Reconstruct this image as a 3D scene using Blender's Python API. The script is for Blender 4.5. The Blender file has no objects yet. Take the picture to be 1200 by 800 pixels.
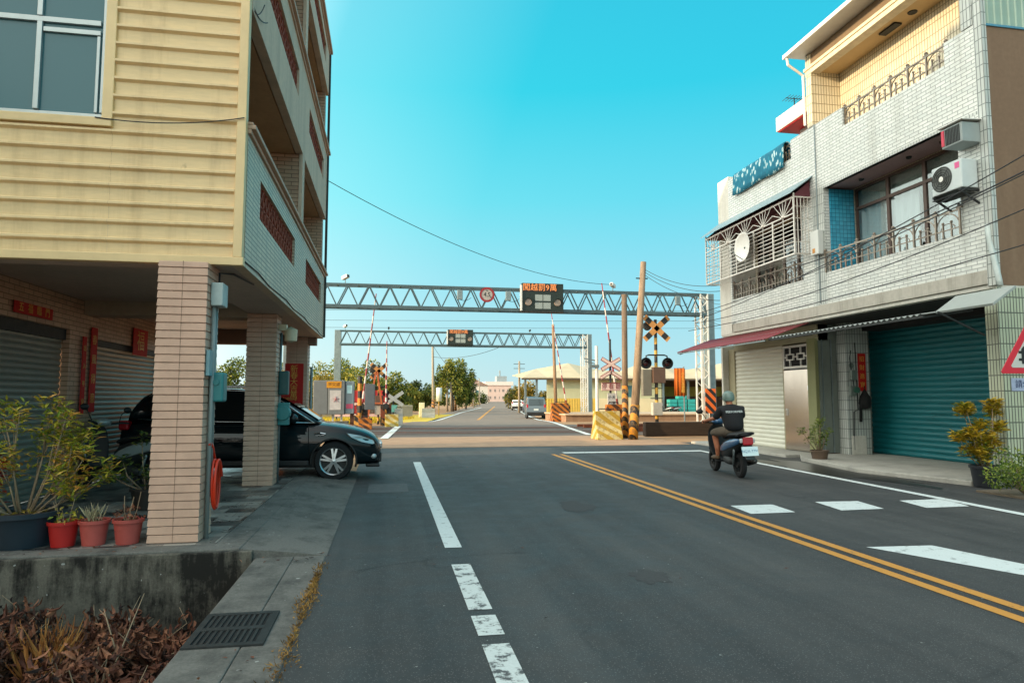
import bpy, bmesh, math, random
from math import sin, cos, tan, pi, radians, sqrt, atan2
from mathutils import Vector, Matrix, Euler
random.seed(7)
R = random.Random(11)
SC = bpy.context.scene
COL = SC.collection
# ------------------------------------------------------------------ view geometry (used to read ground distances)
FPX, YAW, PIT, EYE = 800.0, radians(10.27), radians(4.72), 1.5
def gz(Y):
    if Y < 38: return 0.0
    if Y > 58: return -0.3
    t = (Y-38)/20.0
    return -0.3*t*t*(3-2*t)
def ray(px, py):
    x = (px-600)/FPX; y = -(py-400)/FPX
    fy = cos(PIT)-y*sin(PIT); fz = sin(PIT)+y*cos(PIT)
    return Vector((x*cos(YAW)+fy*sin(YAW), -x*sin(YAW)+fy*cos(YAW), fz))
def P(px, py, z=0.0):
    r = ray(px, py); t = (z-EYE)/r.z
    return Vector((r.x*t, r.y*t, z))
def PD(px, py, d):
    r = ray(px, py); t = d/cos(PIT)
    return Vector((r.x*t, r.y*t, EYE+r.z*t))
def G(px, py):
    "point on the ground"
    z = 0.0
    for k in range(30):
        p = P(px, py, z); z = gz(p.y)
    return Vector((p.x, p.y, z))
# ------------------------------------------------------------------ mesh collector
ROOTM = {}
def root_of(o):
    while o.parent: o = o.parent
    return o
class MB:
    def __init__(s):
        s.v = []; s.f = []; s.mi = []; s.cur = 0; s.M = None
    def add(s, vs, fs):
        b = len(s.v)
        for p in vs:
            p = Vector(p)
            s.v.append(s.M @ p if s.M else p)
        for f in fs:
            s.f.append([i+b for i in f]); s.mi.append(s.cur)
        return s
    def box(s, x0, y0, z0, x1, y1, z1):
        if x0 > x1: x0, x1 = x1, x0
        if y0 > y1: y0, y1 = y1, y0
        if z0 > z1: z0, z1 = z1, z0
        return s.add([(x0,y0,z0),(x1,y0,z0),(x1,y1,z0),(x0,y1,z0),(x0,y0,z1),(x1,y0,z1),(x1,y1,z1),(x0,y1,z1)],
                     [(0,3,2,1),(4,5,6,7),(0,1,5,4),(1,2,6,5),(2,3,7,6),(3,0,4,7)])
    def cbox(s, c, sz, rot=None):
        M = rot.to_matrix() if isinstance(rot, Euler) else (rot or Matrix.Identity(3))
        c = Vector(c); h = [a/2 for a in sz]
        vs = [c+M@Vector((a*h[0], b*h[1], d*h[2])) for d in (-1,1) for (a,b) in ((-1,-1),(1,-1),(1,1),(-1,1))]
        return s.add(vs, [(0,3,2,1),(4,5,6,7),(0,1,5,4),(1,2,6,5),(2,3,7,6),(3,0,4,7)])
    def bar(s, a, b, w, h=None):
        a = Vector(a); b = Vector(b); d = b-a; L = d.length
        if L < 1e-6: return s
        q = d.to_track_quat('Z', 'Y').to_matrix()
        return s.cbox((a+b)/2, (w, h or w, L), q)
    def tube(s, pts, r, n=8, cap=True):
        pts = [Vector(p) for p in pts]; m = len(pts)
        rs = r if isinstance(r, (list, tuple)) else [r]*m
        vs = []; fs = []
        d0 = (pts[1]-pts[0]).normalized()
        up = Vector((0,0,1)) if abs(d0.z) < .9 else Vector((1,0,0))
        u = d0.cross(up).normalized()
        for i, p in enumerate(pts):
            d = (pts[min(i+1,m-1)]-pts[max(i-1,0)]).normalized()
            u = (u-d*u.dot(d)).normalized(); w = d.cross(u)
            for k in range(n):
                a = 2*pi*k/n
                vs.append(p+(u*cos(a)+w*sin(a))*rs[i])
        for i in range(m-1):
            for k in range(n):
                k2 = (k+1) % n
                fs.append((i*n+k, i*n+k2, (i+1)*n+k2, (i+1)*n+k))
        if cap:
            fs.append(tuple(range(n-1,-1,-1))); fs.append(tuple((m-1)*n+k for k in range(n)))
        return s.add(vs, fs)
    def lathe(s, prof, c=(0,0,0), n=24, axis='z', a0=0, a1=2*pi):
        full = abs(a1-a0-2*pi) < 1e-4
        nn = n if full else n+1
        vs = []; fs = []; m = len(prof)
        for k in range(nn):
            a = a0+(a1-a0)*k/n
            for (r, z) in prof:
                if axis == 'z': p = (r*cos(a), r*sin(a), z)
                elif axis == 'y': p = (r*cos(a), z, -r*sin(a))
                else: p = (z, r*cos(a), r*sin(a))
                vs.append(Vector(p)+Vector(c))
        for k in range(n):
            k2 = (k+1) % nn
            for j in range(m-1):
                fs.append((k*m+j, k2*m+j, k2*m+j+1, k*m+j+1))
        return s.add(vs, fs)
    def cyl(s, c, r, h, axis='z', n=20, r2=None):
        r2 = r if r2 is None else r2
        return s.lathe([(0.0001,0),(r,0),(r2,h),(0.0001,h)], c, n, axis)
    def prism(s, poly, axis, a, b):
        "extrude a 2-D polygon: axis x -> poly is (y,z); y -> (x,z); z -> (x,y)"
        def mk(p, t):
            return (t,p[0],p[1]) if axis == 'x' else (p[0],t,p[1]) if axis == 'y' else (p[0],p[1],t)
        n = len(poly)
        vs = [mk(p,a) for p in poly]+[mk(p,b) for p in poly]
        fs = [tuple(range(n)), tuple(range(2*n-1,n-1,-1))]+[(i,(i+1)%n,n+(i+1)%n,n+i) for i in range(n)]
        return s.add(vs, fs)
    def sweep(s, prof, axis, a, b):
        "open profile swept along an axis"
        def mk(p, t):
            return (t,p[0],p[1]) if axis == 'x' else (p[0],t,p[1]) if axis == 'y' else (p[0],p[1],t)
        n = len(prof)
        return s.add([mk(p,a) for p in prof]+[mk(p,b) for p in prof], [(i,i+1,n+i+1,n+i) for i in range(n-1)])
    def ball(s, c, r, n=16, m=10):
        if not isinstance(r, (tuple, list)): r = (r,r,r)
        c = Vector(c); vs = []; fs = []
        for j in range(m+1):
            t = pi*j/m
            for k in range(n):
                a = 2*pi*k/n
                vs.append(c+Vector((r[0]*sin(t)*cos(a), r[1]*sin(t)*sin(a), r[2]*cos(t))))
        for j in range(m):
            for k in range(n):
                k2 = (k+1) % n
                fs.append((j*n+k, (j+1)*n+k, (j+1)*n+k2, j*n+k2))
        return s.add(vs, fs)
    def quad(s, a, b, c, d):
        return s.add([a,b,c,d], [(0,1,2,3)])
    def build(s, name, mat, parent=None, smooth=False, bevel=0, fixn=True, solid=0):
        M = None
        if parent is not None:
            M = ROOTM.get(root_of(parent).name)
        Mi = M.inverted() if M else None
        me = bpy.data.meshes.new(name)
        me.from_pydata([tuple(Mi@p) if Mi else tuple(p) for p in s.v], [], s.f)
        mats = mat if isinstance(mat, (list, tuple)) else [mat]
        for m in mats: me.materials.append(m)
        for p, i in zip(me.polygons, s.mi):
            p.material_index = i; p.use_smooth = bool(smooth)
        if fixn:
            bm = bmesh.new(); bm.from_mesh(me)
            bmesh.ops.remove_doubles(bm, verts=bm.verts, dist=1e-5)
            bmesh.ops.recalc_face_normals(bm, faces=bm.faces)
            bm.to_mesh(me); bm.free()
        if smooth == 'auto':
            me.set_sharp_from_angle(angle=radians(38))
        o = bpy.data.objects.new(name, me); COL.objects.link(o)
        if parent is not None: o.parent = parent
        if solid:
            md = o.modifiers.new('solid', 'SOLIDIFY'); md.thickness = solid; md.offset = 0
        if bevel:
            md = o.modifiers.new('bevel', 'BEVEL'); md.width = bevel; md.segments = 2; md.limit_method = 'ANGLE'
            md.harden_normals = False
        return o
def tag(o, label=None, cat=None, group=None, kind=None):
    if label: o['label'] = label
    if cat: o['category'] = cat
    if group: o['group'] = group
    if kind: o['kind'] = kind
    return o
def thing(name, label, cat, loc=(0,0,0), rz=0.0, group=None):
    o = bpy.data.objects.new(name, None); COL.objects.link(o)
    o.empty_display_size = .2
    o.location = loc; o.rotation_euler = (0,0,rz)
    ROOTM[o.name] = Matrix.Translation(Vector(loc)) @ Matrix.Rotation(rz, 4, 'Z')
    return tag(o, label, cat, group)
def struct(o): return tag(o, kind='structure')
def copy_tree(o, parent=None):
    c = o.copy(); COL.objects.link(c)
    if parent: c.parent = parent
    for ch in list(o.children): copy_tree(ch, c)
    return c
def dup(o, loc, rz=0.0, label=None, scale=None):
    c = copy_tree(o); c.location = loc; c.rotation_euler = (0,0,rz)
    if scale: c.scale = (scale,)*3
    if label: c['label'] = label
    return c
def text(mb, string, size, M, depth=0.004, wx=1.0):
    "raised lettering; M places the text plane"
    cu = bpy.data.curves.new('t', 'FONT'); cu.body = string; cu.size = size; cu.extrude = depth
    cu.align_x = 'CENTER'; cu.align_y = 'CENTER'; cu.resolution_u = 2
    o = bpy.data.objects.new('t', cu); COL.objects.link(o)
    dg = bpy.context.evaluated_depsgraph_get()
    me = bpy.data.meshes.new_from_object(o.evaluated_get(dg))
    vs = [M @ Vector((v.co.x*wx, v.co.y, v.co.z)) for v in me.vertices]
    mb.add(vs, [tuple(p.vertices) for p in me.polygons])
    bpy.data.objects.remove(o); bpy.data.curves.remove(cu); bpy.data.meshes.remove(me)
def face_m(c, az=0.0, tilt=0.0):
    "text plane at c; az=0 faces -Y, -90 faces -X, +90 faces +X"
    return Matrix.Translation(Vector(c)) @ Matrix.Rotation(radians(az),4,'Z') @ Matrix.Rotation(radians(90+tilt),4,'X')
# ------------------------------------------------------------------ materials
def lin(h):
    h = h.lstrip('#'); o = []
    for i in (0,2,4):
        c = int(h[i:i+2],16)/255.0
        o.append(c/12.92 if c <= .04045 else ((c+.055)/1.055)**2.4)
    return tuple(o)
class NT:
    def __init__(s, name):
        s.m = bpy.data.materials.new(name); s.m.use_nodes = True
        s.t = s.m.node_tree; s.n = s.t.nodes; s.l = s.t.links
        s.b = s.n['Principled BSDF']
    def node(s, ty, **k):
        n = s.n.new(ty)
        for a, b in k.items():
            if a.startswith('i_'):
                key = a[2:]; key = int(key) if key.isdigit() else key.replace('_',' ')
                n.inputs[key].default_value = b
            else: setattr(n, a, b)
        return n
    def link(s, a, b): s.l.new(a, b)
    def coord(s): return s.node('ShaderNodeTexCoord').outputs['Object']
    def pos(s): return s.node('ShaderNodeNewGeometry').outputs['Position']
    def wall(s, src=None):
        "wall coordinates: (along, height) whichever way the wall faces"
        geo = s.node('ShaderNodeNewGeometry')
        sp = s.node('ShaderNodeSeparateXYZ'); s.link(src or geo.outputs['Position'], sp.inputs[0])
        sn = s.node('ShaderNodeSeparateXYZ'); s.link(geo.outputs['True Normal'], sn.inputs[0])
        ab = s.node('ShaderNodeMath', operation='ABSOLUTE'); s.link(sn.outputs[0], ab.inputs[0])
        gt = s.node('ShaderNodeMath', operation='GREATER_THAN'); s.link(ab.outputs[0], gt.inputs[0]); gt.inputs[1].default_value = .6
        mx = s.node('ShaderNodeMix', data_type='FLOAT'); s.link(gt.outputs[0], mx.inputs[0]); s.link(sp.outputs[0], mx.inputs[2]); s.link(sp.outputs[1], mx.inputs[3])
        az = s.node('ShaderNodeMath', operation='ABSOLUTE'); s.link(sn.outputs[2], az.inputs[0])
        gz_ = s.node('ShaderNodeMath', operation='GREATER_THAN'); s.link(az.outputs[0], gz_.inputs[0]); gz_.inputs[1].default_value = .7
        mz = s.node('ShaderNodeMix', data_type='FLOAT'); s.link(gz_.outputs[0], mz.inputs[0]); s.link(sp.outputs[2], mz.inputs[2]); s.link(sp.outputs[1], mz.inputs[3])
        cb = s.node('ShaderNodeCombineXYZ'); s.link(mx.outputs[0], cb.inputs[0]); s.link(mz.outputs[0], cb.inputs[1])
        return cb.outputs[0]
    def noise(s, scale, detail=4, rough=.6, src=None, stretch=None):
        src = src or s.pos()
        if stretch:
            mp = s.node('ShaderNodeMapping'); mp.inputs['Scale'].default_value = stretch
            s.link(src, mp.inputs[0]); src = mp.outputs[0]
        n = s.node('ShaderNodeTexNoise'); n.inputs['Scale'].default_value = scale
        n.inputs['Detail'].default_value = detail; n.inputs['Roughness'].default_value = rough
        s.link(src, n.inputs['Vector']); return n.outputs['Fac']
    def ramp(s, fac, stops):
        r = s.node('ShaderNodeValToRGB'); e = r.color_ramp.elements
        while len(e) < len(stops): e.new(.5)
        for el, (p, c) in zip(e, stops):
            el.position = p; el.color = tuple(c)+(1,) if len(c) == 3 else c
        s.link(fac, r.inputs[0]); return r.outputs['Color']
    def mix(s, fac, a, b, mode='MIX'):
        m = s.node('ShaderNodeMix', data_type='RGBA', blend_type=mode)
        for v, k in ((fac,0),(a,6),(b,7)):
            if isinstance(v, (int,float)): m.inputs[k].default_value = v
            elif isinstance(v, tuple): m.inputs[k].default_value = v+(1,) if len(v) == 3 else v
            else: s.link(v, m.inputs[k])
        return m.outputs[2]
    def bump(s, h, strength=.3, dist=.01):
        b = s.node('ShaderNodeBump'); b.inputs['Strength'].default_value = strength; b.inputs['Distance'].default_value = dist
        s.link(h, b.inputs['Height']); s.link(b.outputs[0], s.b.inputs['Normal'])
    def set(s, color=None, rough=None, metal=None, spec=None):
        for v, k in ((color,'Base Color'),(rough,'Roughness'),(metal,'Metallic'),(spec,'Specular IOR Level')):
            if v is None: continue
            if isinstance(v, tuple): s.b.inputs[k].default_value = v+(1,) if len(v) == 3 else v
            elif isinstance(v, (int,float)): s.b.inputs[k].default_value = v
            else: s.link(v, s.b.inputs[k])
        return s.m
def plain(name, col, rough=.6, metal=0.0, var=.18, scale=6, bump=0.0, spec=None, stretch=None, detail=5):
    "paint, metal, plastic or cloth with a little uneven tone"
    t = NT(name); c = lin(col) if isinstance(col, str) else col
    n = t.noise(scale, detail, .65, t.coord(), stretch)
    cl = t.ramp(n, [(.25, tuple(max(0,a*(1-var)) for a in c)), (.75, tuple(min(1,a*(1+var)) for a in c))])
    t.set(cl, rough, metal, spec)
    if bump: t.bump(t.noise(scale*9, 4, .6, t.coord()), bump, .01)
    return t.m
def grimy(name, col, dirt, amount=.5, rough=.75, scale=1.5, streak=True, bump=.15):
    "wall paint or plaster with rain streaks and stains of its own"
    t = NT(name); c = lin(col) if isinstance(col, str) else col; d = lin(dirt) if isinstance(dirt, str) else dirt
    a = t.noise(scale, 6, .7, t.pos(), (3.2,3.2,.35) if streak else None)
    f = t.ramp(a, [(.45,(0,0,0)), (.75,(amount,)*3)])
    b = t.noise(14, 5, .6)
    c2 = t.ramp(b, [(.3, tuple(x*.9 for x in c)), (.7, tuple(min(1,x*1.06) for x in c))])
    t.set(t.mix(f, c2, d), rough)
    t.bump(t.noise(60, 4, .6), bump, .004)
    return t.m
def tiles(name, c1, c2, mortar, w, h, off=.5, m=.006, rough=.35, bump=.5, dirt=None, freq=2, amount=.5, msmooth=.1):
    t = NT(name); v = t.wall()
    b = t.node('ShaderNodeTexBrick', offset=off, offset_frequency=freq)
    b.inputs['Scale'].default_value = 1; b.inputs['Mortar Size'].default_value = m; b.inputs['Mortar Smooth'].default_value = msmooth
    b.inputs['Brick Width'].default_value = w; b.inputs['Row Height'].default_value = h; b.inputs['Bias'].default_value = 0
    b.inputs['Color1'].default_value = lin(c1)+(1,); b.inputs['Color2'].default_value = lin(c2)+(1,); b.inputs['Mortar'].default_value = lin(mortar)+(1,)
    t.link(v, b.inputs['Vector'])
    col = b.outputs['Color']
    if dirt:
        a = t.noise(.9, 7, .72, t.pos(), (3.5,3.5,.4))
        f = t.ramp(a, [(.47,(0,0,0)), (.8,(amount,)*3)])
        col = t.mix(f, col, lin(dirt))
    t.set(col, rough)
    inv = t.node('ShaderNodeMath', operation='SUBTRACT'); inv.inputs[0].default_value = 1; t.link(b.outputs['Fac'], inv.inputs[1])
    t.bump(inv.outputs[0], bump, .006)
    return t.m
def foliage(name, dark, mid, light, rough=.6, scale=.8, trans=.25):
    t = NT(name)
    n = t.noise(scale, 3, .5)
    g = t.node('ShaderNodeNewGeometry')
    rd = t.node('ShaderNodeMath', operation='MULTIPLY_ADD'); t.link(g.outputs['Random Per Island'], rd.inputs[0]); rd.inputs[1].default_value = .55; rd.inputs[2].default_value = -.27
    ad = t.node('ShaderNodeMath', operation='ADD'); t.link(n, ad.inputs[0]); t.link(rd.outputs[0], ad.inputs[1])
    t.set(t.ramp(ad.outputs[0], [(.25,lin(dark)),(.5,lin(mid)),(.8,lin(light))]), rough)
    t.b.inputs['Subsurface Weight'].default_value = 0
    if trans:
        tr = t.node('ShaderNodeBsdfTranslucent'); ms = t.node('ShaderNodeMixShader'); ms.inputs[0].default_value = trans
        t.link(t.b.inputs['Base Color'].links[0].from_socket, tr.inputs[0])
        t.link(t.b.outputs[0], ms.inputs[1]); t.link(tr.outputs[0], ms.inputs[2])
        t.link(ms.outputs[0], t.n['Material Output'].inputs[0])
    return t.m
def glow(name, col, s):
    t = NT(name); t.set((0.02,0.02,0.02), .5)
    t.b.inputs['Emission Color'].default_value = lin(col)+(1,); t.b.inputs['Emission Strength'].default_value = s
    return t.m
def stripes(name, c1, c2, period, slope=1.0, rough=.6, wear=None, axis=2):
    "hazard paint: slanting bands"
    t = NT(name)
    sp = t.node('ShaderNodeSeparateXYZ'); t.link(t.coord(), sp.inputs[0])
    def m(op, a, b):
        n = t.node('ShaderNodeMath', operation=op)
        for i, v in enumerate((a,b)):
            if isinstance(v,(int,float)): n.inputs[i].default_value = v
            else: t.link(v, n.inputs[i])
        return n.outputs[0]
    d = m('ADD', sp.outputs[axis], m('MULTIPLY', m('ADD', sp.outputs[0], sp.outputs[1]), slope))
    f = m('GREATER_THAN', m('FRACT', m('DIVIDE', d, period), 0), .5)
    c = t.mix(f, lin(c1), lin(c2))
    if wear:
        a = t.noise(9, 6, .7); c = t.mix(t.ramp(a, [(.5,(0,0,0)),(.62,(.85,)*3)]), c, lin(wear))
    t.set(c, rough); return t.m
def glass(name, col, rough=.06):
    t = NT(name); t.set(lin(col), rough); t.b.inputs['Specular IOR Level'].default_value = .8
    return t.m
def paint(name, col, rough=.12, flake=.15):
    t = NT(name); c = lin(col)
    t.set(c, .35, flake); t.b.inputs['Coat Weight'].default_value = 1; t.b.inputs['Coat Roughness'].default_value = rough*.4
    return t.m
# ------------------------------------------------------------------ camera, light, sky
cam = bpy.data.cameras.new('camera'); camo = bpy.data.objects.new('camera', cam); COL.objects.link(camo)
cam.sensor_width = 36; cam.lens = 24; cam.clip_start = .05; cam.clip_end = 3000
camo.location = (0,0,EYE); camo.rotation_euler = (pi/2+PIT, 0, -YAW)
SC.camera = camo
SUN_EL, SUN_AZ = radians(13), atan2(-.97, -.24)      # azimuth measured from +Y towards +X: the sun stands low on the left
sdir = Vector((sin(SUN_AZ)*cos(SUN_EL), cos(SUN_AZ)*cos(SUN_EL), sin(SUN_EL)))
sl = bpy.data.lights.new('sun', 'SUN'); slo = bpy.data.objects.new('sun', sl); COL.objects.link(slo)
sl.energy = 5.0; sl.angle = radians(.5); sl.color = (1, .72, .42)
slo.rotation_euler = sdir.to_track_quat('Z', 'Y').to_euler()
W = bpy.data.worlds.new('World'); SC.world = W; W.use_nodes = True
def sky():
    t = W.node_tree; N = t.nodes; L = t.links
    bg = N['Background']
    sk = N.new('ShaderNodeTexSky'); sk.sky_type = 'NISHITA'; sk.sun_disc = False
    sk.sun_elevation = SUN_EL; sk.sun_rotation = SUN_AZ; sk.air_density = 1.0; sk.dust_density = 1.6; sk.ozone_density = 2.0
    tc = N.new('ShaderNodeTexCoord')
    dt = N.new('ShaderNodeVectorMath'); dt.operation = 'DOT_PRODUCT'; L.new(tc.outputs['Generated'], dt.inputs[0]); dt.inputs[1].default_value = sdir
    mr = N.new('ShaderNodeMapRange'); L.new(dt.outputs['Value'], mr.inputs[0]); mr.inputs[1].default_value = -1; mr.inputs[2].default_value = 1
    sp = N.new('ShaderNodeSeparateXYZ'); L.new(tc.outputs['Generated'], sp.inputs[0])
    def ramp(src, stops):
        r = N.new('ShaderNodeValToRGB'); e = r.color_ramp.elements
        while len(e) < len(stops): e.new(.5)
        for el, (p, c) in zip(e, stops): el.position = p; el.color = tuple(c)+(1,)
        L.new(src, r.inputs[0]); return r.outputs[0]
    # clear evening air: pale at the horizon, deep turquoise higher up and away from the sun
    elev = ramp(sp.outputs[2], [(0,(.64,.84,.86)),(.06,(.52,.82,.87)),(.15,(.36,.79,.89)),(.28,(.15,.76,.88)),(.42,(.03,.67,.83)),(.56,(.03,.58,.78)),(.75,(.30,.58,.72))])
    side = ramp(mr.outputs[0], [(.04,(2.1,1.10,.92)),(.11,(.80,.90,.95)),(.25,(.86,.95,.99)),(.45,(1.12,1.05,1.02)),(.62,(1,1,1)),(1,(1,1,1))])
    glow_ = ramp(mr.outputs[0], [(.36,(0,0,0)),(.48,(.045,.035,.027)),(.60,(.34,.285,.235)),(.78,(.70,.59,.48)),(.93,(.95,.80,.64)),(1,(1,.86,.68))])
    mu = N.new('ShaderNodeMix'); mu.data_type = 'RGBA'; mu.blend_type = 'MULTIPLY'; mu.inputs[0].default_value = 1
    L.new(elev, mu.inputs[6]); L.new(side, mu.inputs[7])
    ms = N.new('ShaderNodeMix'); ms.data_type = 'RGBA'; ms.blend_type = 'MULTIPLY'; ms.inputs[0].default_value = 1
    ms.inputs[7].default_value = (3.4,3.4,3.4,1); L.new(glow_, ms.inputs[6])
    ad = N.new('ShaderNodeMix'); ad.data_type = 'RGBA'; ad.blend_type = 'ADD'; ad.inputs[0].default_value = 1
    L.new(mu.outputs[2], ad.inputs[6]); L.new(ms.outputs[2], ad.inputs[7])
    sc = N.new('ShaderNodeMix'); sc.data_type = 'RGBA'; sc.blend_type = 'MULTIPLY'; sc.inputs[0].default_value = 1
    L.new(ad.outputs[2], sc.inputs[6]); sc.inputs[7].default_value = (10,10,10,1)
    mx = N.new('ShaderNodeMix'); mx.data_type = 'RGBA'; mx.inputs[0].default_value = .86
    L.new(sk.outputs[0], mx.inputs[6]); L.new(sc.outputs[2], mx.inputs[7])
    L.new(mx.outputs[2], bg.inputs[0]); bg.inputs[1].default_value = .1
sky()
SC.view_settings.view_transform = 'Standard'; SC.view_settings.look = 'None'
SC.view_settings.exposure = 0.16; SC.view_settings.gamma = 1; SC.view_settings.use_curve_mapping = False
SC.render.engine = 'CYCLES'; SC.cycles.use_denoising = True
SC.cycles.max_bounces = 6; SC.cycles.diffuse_bounces = 4; SC.cycles.glossy_bounces = 3; SC.cycles.transparent_max_bounces = 8
SC.cycles.caustics_reflective = False; SC.cycles.caustics_refractive = False
# ------------------------------------------------------------------ shared materials
M = {}
def asphalt():
    t = NT('asphalt'); p = t.pos()
    fine = t.noise(160, 3, .8); mid = t.noise(2.2, 6, .65); big = t.noise(.35, 4, .6, None, (1,.35,1))
    a = t.ramp(fine, [(.3,(.025,.0275,.0285)),(.7,(.069,.0735,.0745))])
    b = t.ramp(mid, [(.3,(.82,.82,.84)),(.7,(1.12,1.1,1.08))])
    c = t.ramp(big, [(.35,(.72,.74,.76)),(.65,(1.16,1.14,1.12))])
    col = t.mix(1, t.mix(1, a, b, 'MULTIPLY'), c, 'MULTIPLY')
    # tyre-polished wheel tracks, drips and hairline cracks
    trk = t.ramp(t.noise(1.0, 5, .6, None, (1.5,.045,1)), [(.38,(.70,.71,.72)),(.62,(1.25,1.23,1.2))])
    col = t.mix(1, col, trk, 'MULTIPLY')
    oil = t.ramp(t.noise(1.7, 7, .72, None, (1,.6,1)), [(.66,(1,1,1)),(.76,(.62,.62,.63))]); col = t.mix(1, col, oil, 'MULTIPLY')
    agg = t.node('ShaderNodeTexVoronoi', feature='F1'); agg.inputs['Scale'].default_value = 60; t.link(p, agg.inputs['Vector'])
    col = t.mix(t.ramp(agg.outputs['Distance'], [(.16,(.7,)*3),(.26,(0,0,0))]), col, (.17,.172,.17))
    vo = t.node('ShaderNodeTexVoronoi', feature='DISTANCE_TO_EDGE'); vo.inputs['Scale'].default_value = .42
    ds = t.node('ShaderNodeVectorMath', operation='ADD'); t.link(p, ds.inputs[0])
    nn = t.node('ShaderNodeTexNoise'); nn.inputs['Scale'].default_value = 1.3; nn.inputs['Detail'].default_value = 6; t.link(p, nn.inputs[0])
    t.link(nn.outputs['Color'], ds.inputs[1]); t.link(ds.outputs[0], vo.inputs['Vector'])
    cr = t.ramp(vo.outputs['Distance'], [(.0,(.55,.55,.55)),(.010,(1,1,1))])
    msk = t.ramp(t.noise(.25, 2, .5), [(.5,(0,0,0)),(.6,(1,1,1))])
    col = t.mix(msk, col, t.mix(1, col, cr, 'MULTIPLY'))
    t.set(col, t.ramp(mid, [(.3,(.62,)*3),(.7,(.85,)*3)]))
    t.bump(fine, .35, .006)
    return t.m
M['asphalt'] = asphalt()
M['asphalt_patch'] = plain('asphalt_patch', (.045,.048,.05), .9, 0, .3, 40, .4)
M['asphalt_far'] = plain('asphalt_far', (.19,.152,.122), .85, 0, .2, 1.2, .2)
M['dirt'] = plain('dirt', '#9c7a58', .95, 0, .3, .8, .6)
M['ballast'] = plain('ballast', '#6d5646', .95, 0, .45, 9, 1.0)
def road_paint(name, col, wear=.5, th=.56):
    t = NT(name); c = lin(col)
    n = t.noise(7, 7, .75); f = t.ramp(n, [(th,(0,0,0)),(th+.07,(wear,)*3)])
    n2 = t.noise(70, 3, .7); c2 = t.ramp(n2, [(.3,tuple(x*.85 for x in c)),(.7,c)])
    t.set(t.mix(f, c2, (.06,.063,.065)), .7); t.bump(n2, .2, .004)
    return t.m
M['white_line'] = road_paint('white_road_paint', '#d3dcdb', .55)
M['worn_line'] = road_paint('worn_white_road_paint', '#ccd4d2', .97, .525)
M['yellow_line'] = road_paint('yellow_road_paint', '#c98f3e', .5)
def old_concrete(name, col, dirt, amount, streak=False):
    "weathered concrete: blotches, fine grit and a few pale chips"
    t = NT(name); c = lin(col); d = lin(dirt)
    a = t.noise(2.6, 9, .72); b = t.noise(1.3, 8, .75, None, (4,4,.7) if streak else (1.3,.5,1))
    m = t.node('ShaderNodeMath', operation='ADD'); t.link(a, m.inputs[0]); t.link(b, m.inputs[1])
    lo = .86 if streak else .94
    f = t.ramp(m.outputs[0], [(lo,(0,0,0)),(1.0,(amount,)*3)]) if False else None
    h = t.node('ShaderNodeMapRange'); t.link(m.outputs[0], h.inputs[0]); h.inputs[1].default_value = lo; h.inputs[2].default_value = lo+.26; h.inputs[4].default_value = amount
    g = t.noise(55, 4, .75); c2 = t.ramp(g, [(.3,tuple(x*.72 for x in c)),(.7,tuple(min(1,x*1.2) for x in c))])
    cc = t.mix(h.outputs[0], c2, d)
    ch = t.noise(16, 2, .5); cc = t.mix(t.ramp(ch, [(.73,(0,0,0)),(.75,(.7,)*3)]), cc, (.42,.43,.41))
    t.set(cc, .9); t.bump(g, .5, .006); return t.m
M['concrete'] = old_concrete('concrete', '#6b6a65', '#2d2f2d', .7)
M['concrete_dark'] = old_concrete('stained_concrete', '#68645a', '#100f0b', .97, True)
M['concrete_pale'] = grimy('pale_concrete', '#a9a8a0', '#6a6a64', .6, .88, 1.3, False, .3)
M['iron'] = plain('cast_iron', '#3a3c3c', .6, .6, .3, 12, .2)
M['steel'] = plain('galvanised_steel', '#7f8b8d', .45, .55, .2, 5)
M['gantry_blue'] = plain('blue_grey_steel', '#4b5e64', .5, .3, .2, 3)
M['white_metal'] = plain('white_metal', '#d9d8d2', .45, .1, .08, 5)
M['black'] = plain('black_plastic', '#141617', .5, 0, .2, 6)
M['rubber'] = plain('tyre_rubber', '#17181a', .85, 0, .25, 20)
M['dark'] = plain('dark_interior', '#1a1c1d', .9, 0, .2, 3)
M['wood_pole'] = grimy('weathered_pole', '#94806a', '#4a3626', .9, .85, 3.2, True, .5)
M['pole_conc'] = grimy('concrete_pole', '#a09684', '#6a5f52', .8, .85, 1.4, True, .2)
M['hazard'] = stripes('black_yellow_hazard', '#b87c1a', '#1d1a18', .55, .9, .6, '#8c6a3c')
M['hazard_small'] = stripes('small_hazard', '#b9741c', '#1b1917', .34, .9, .6, '#8c6a3c')
M['red_white'] = stripes('red_white_bands', '#c23a3a', '#e4ddd4', 1.0, 0.0, .5)
M['black_white'] = stripes('black_yellow_bands', '#d8b45a', '#2a2724', .62, 0.0, .5)
M['banner_red'] = plain('red_paper', '#c01812', .75, 0, .15, 5)
M['gold'] = plain('gold_print', '#d7a041', .5, 0, .1, 9)
M['terracotta'] = plain('terracotta', '#9a4a33', .85, 0, .25, 9)
M['wire'] = plain('cable', '#20252a', .6, 0, .1, 4)
M['teal_box'] = plain('teal_box', '#2a7d80', .5, 0, .12, 6)
M['orange_led'] = glow('orange_led', '#ff9648', 1.2)
M['chrome'] = plain('chrome', '#c9cfd2', .15, 1, .05, 4)
M['red_lamp'] = plain('red_lens', '#b01420', .2, 0, .1, 8)
M['lens'] = plain('clear_lens', '#b9c6c8', .12, .3, .15, 8)
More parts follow.
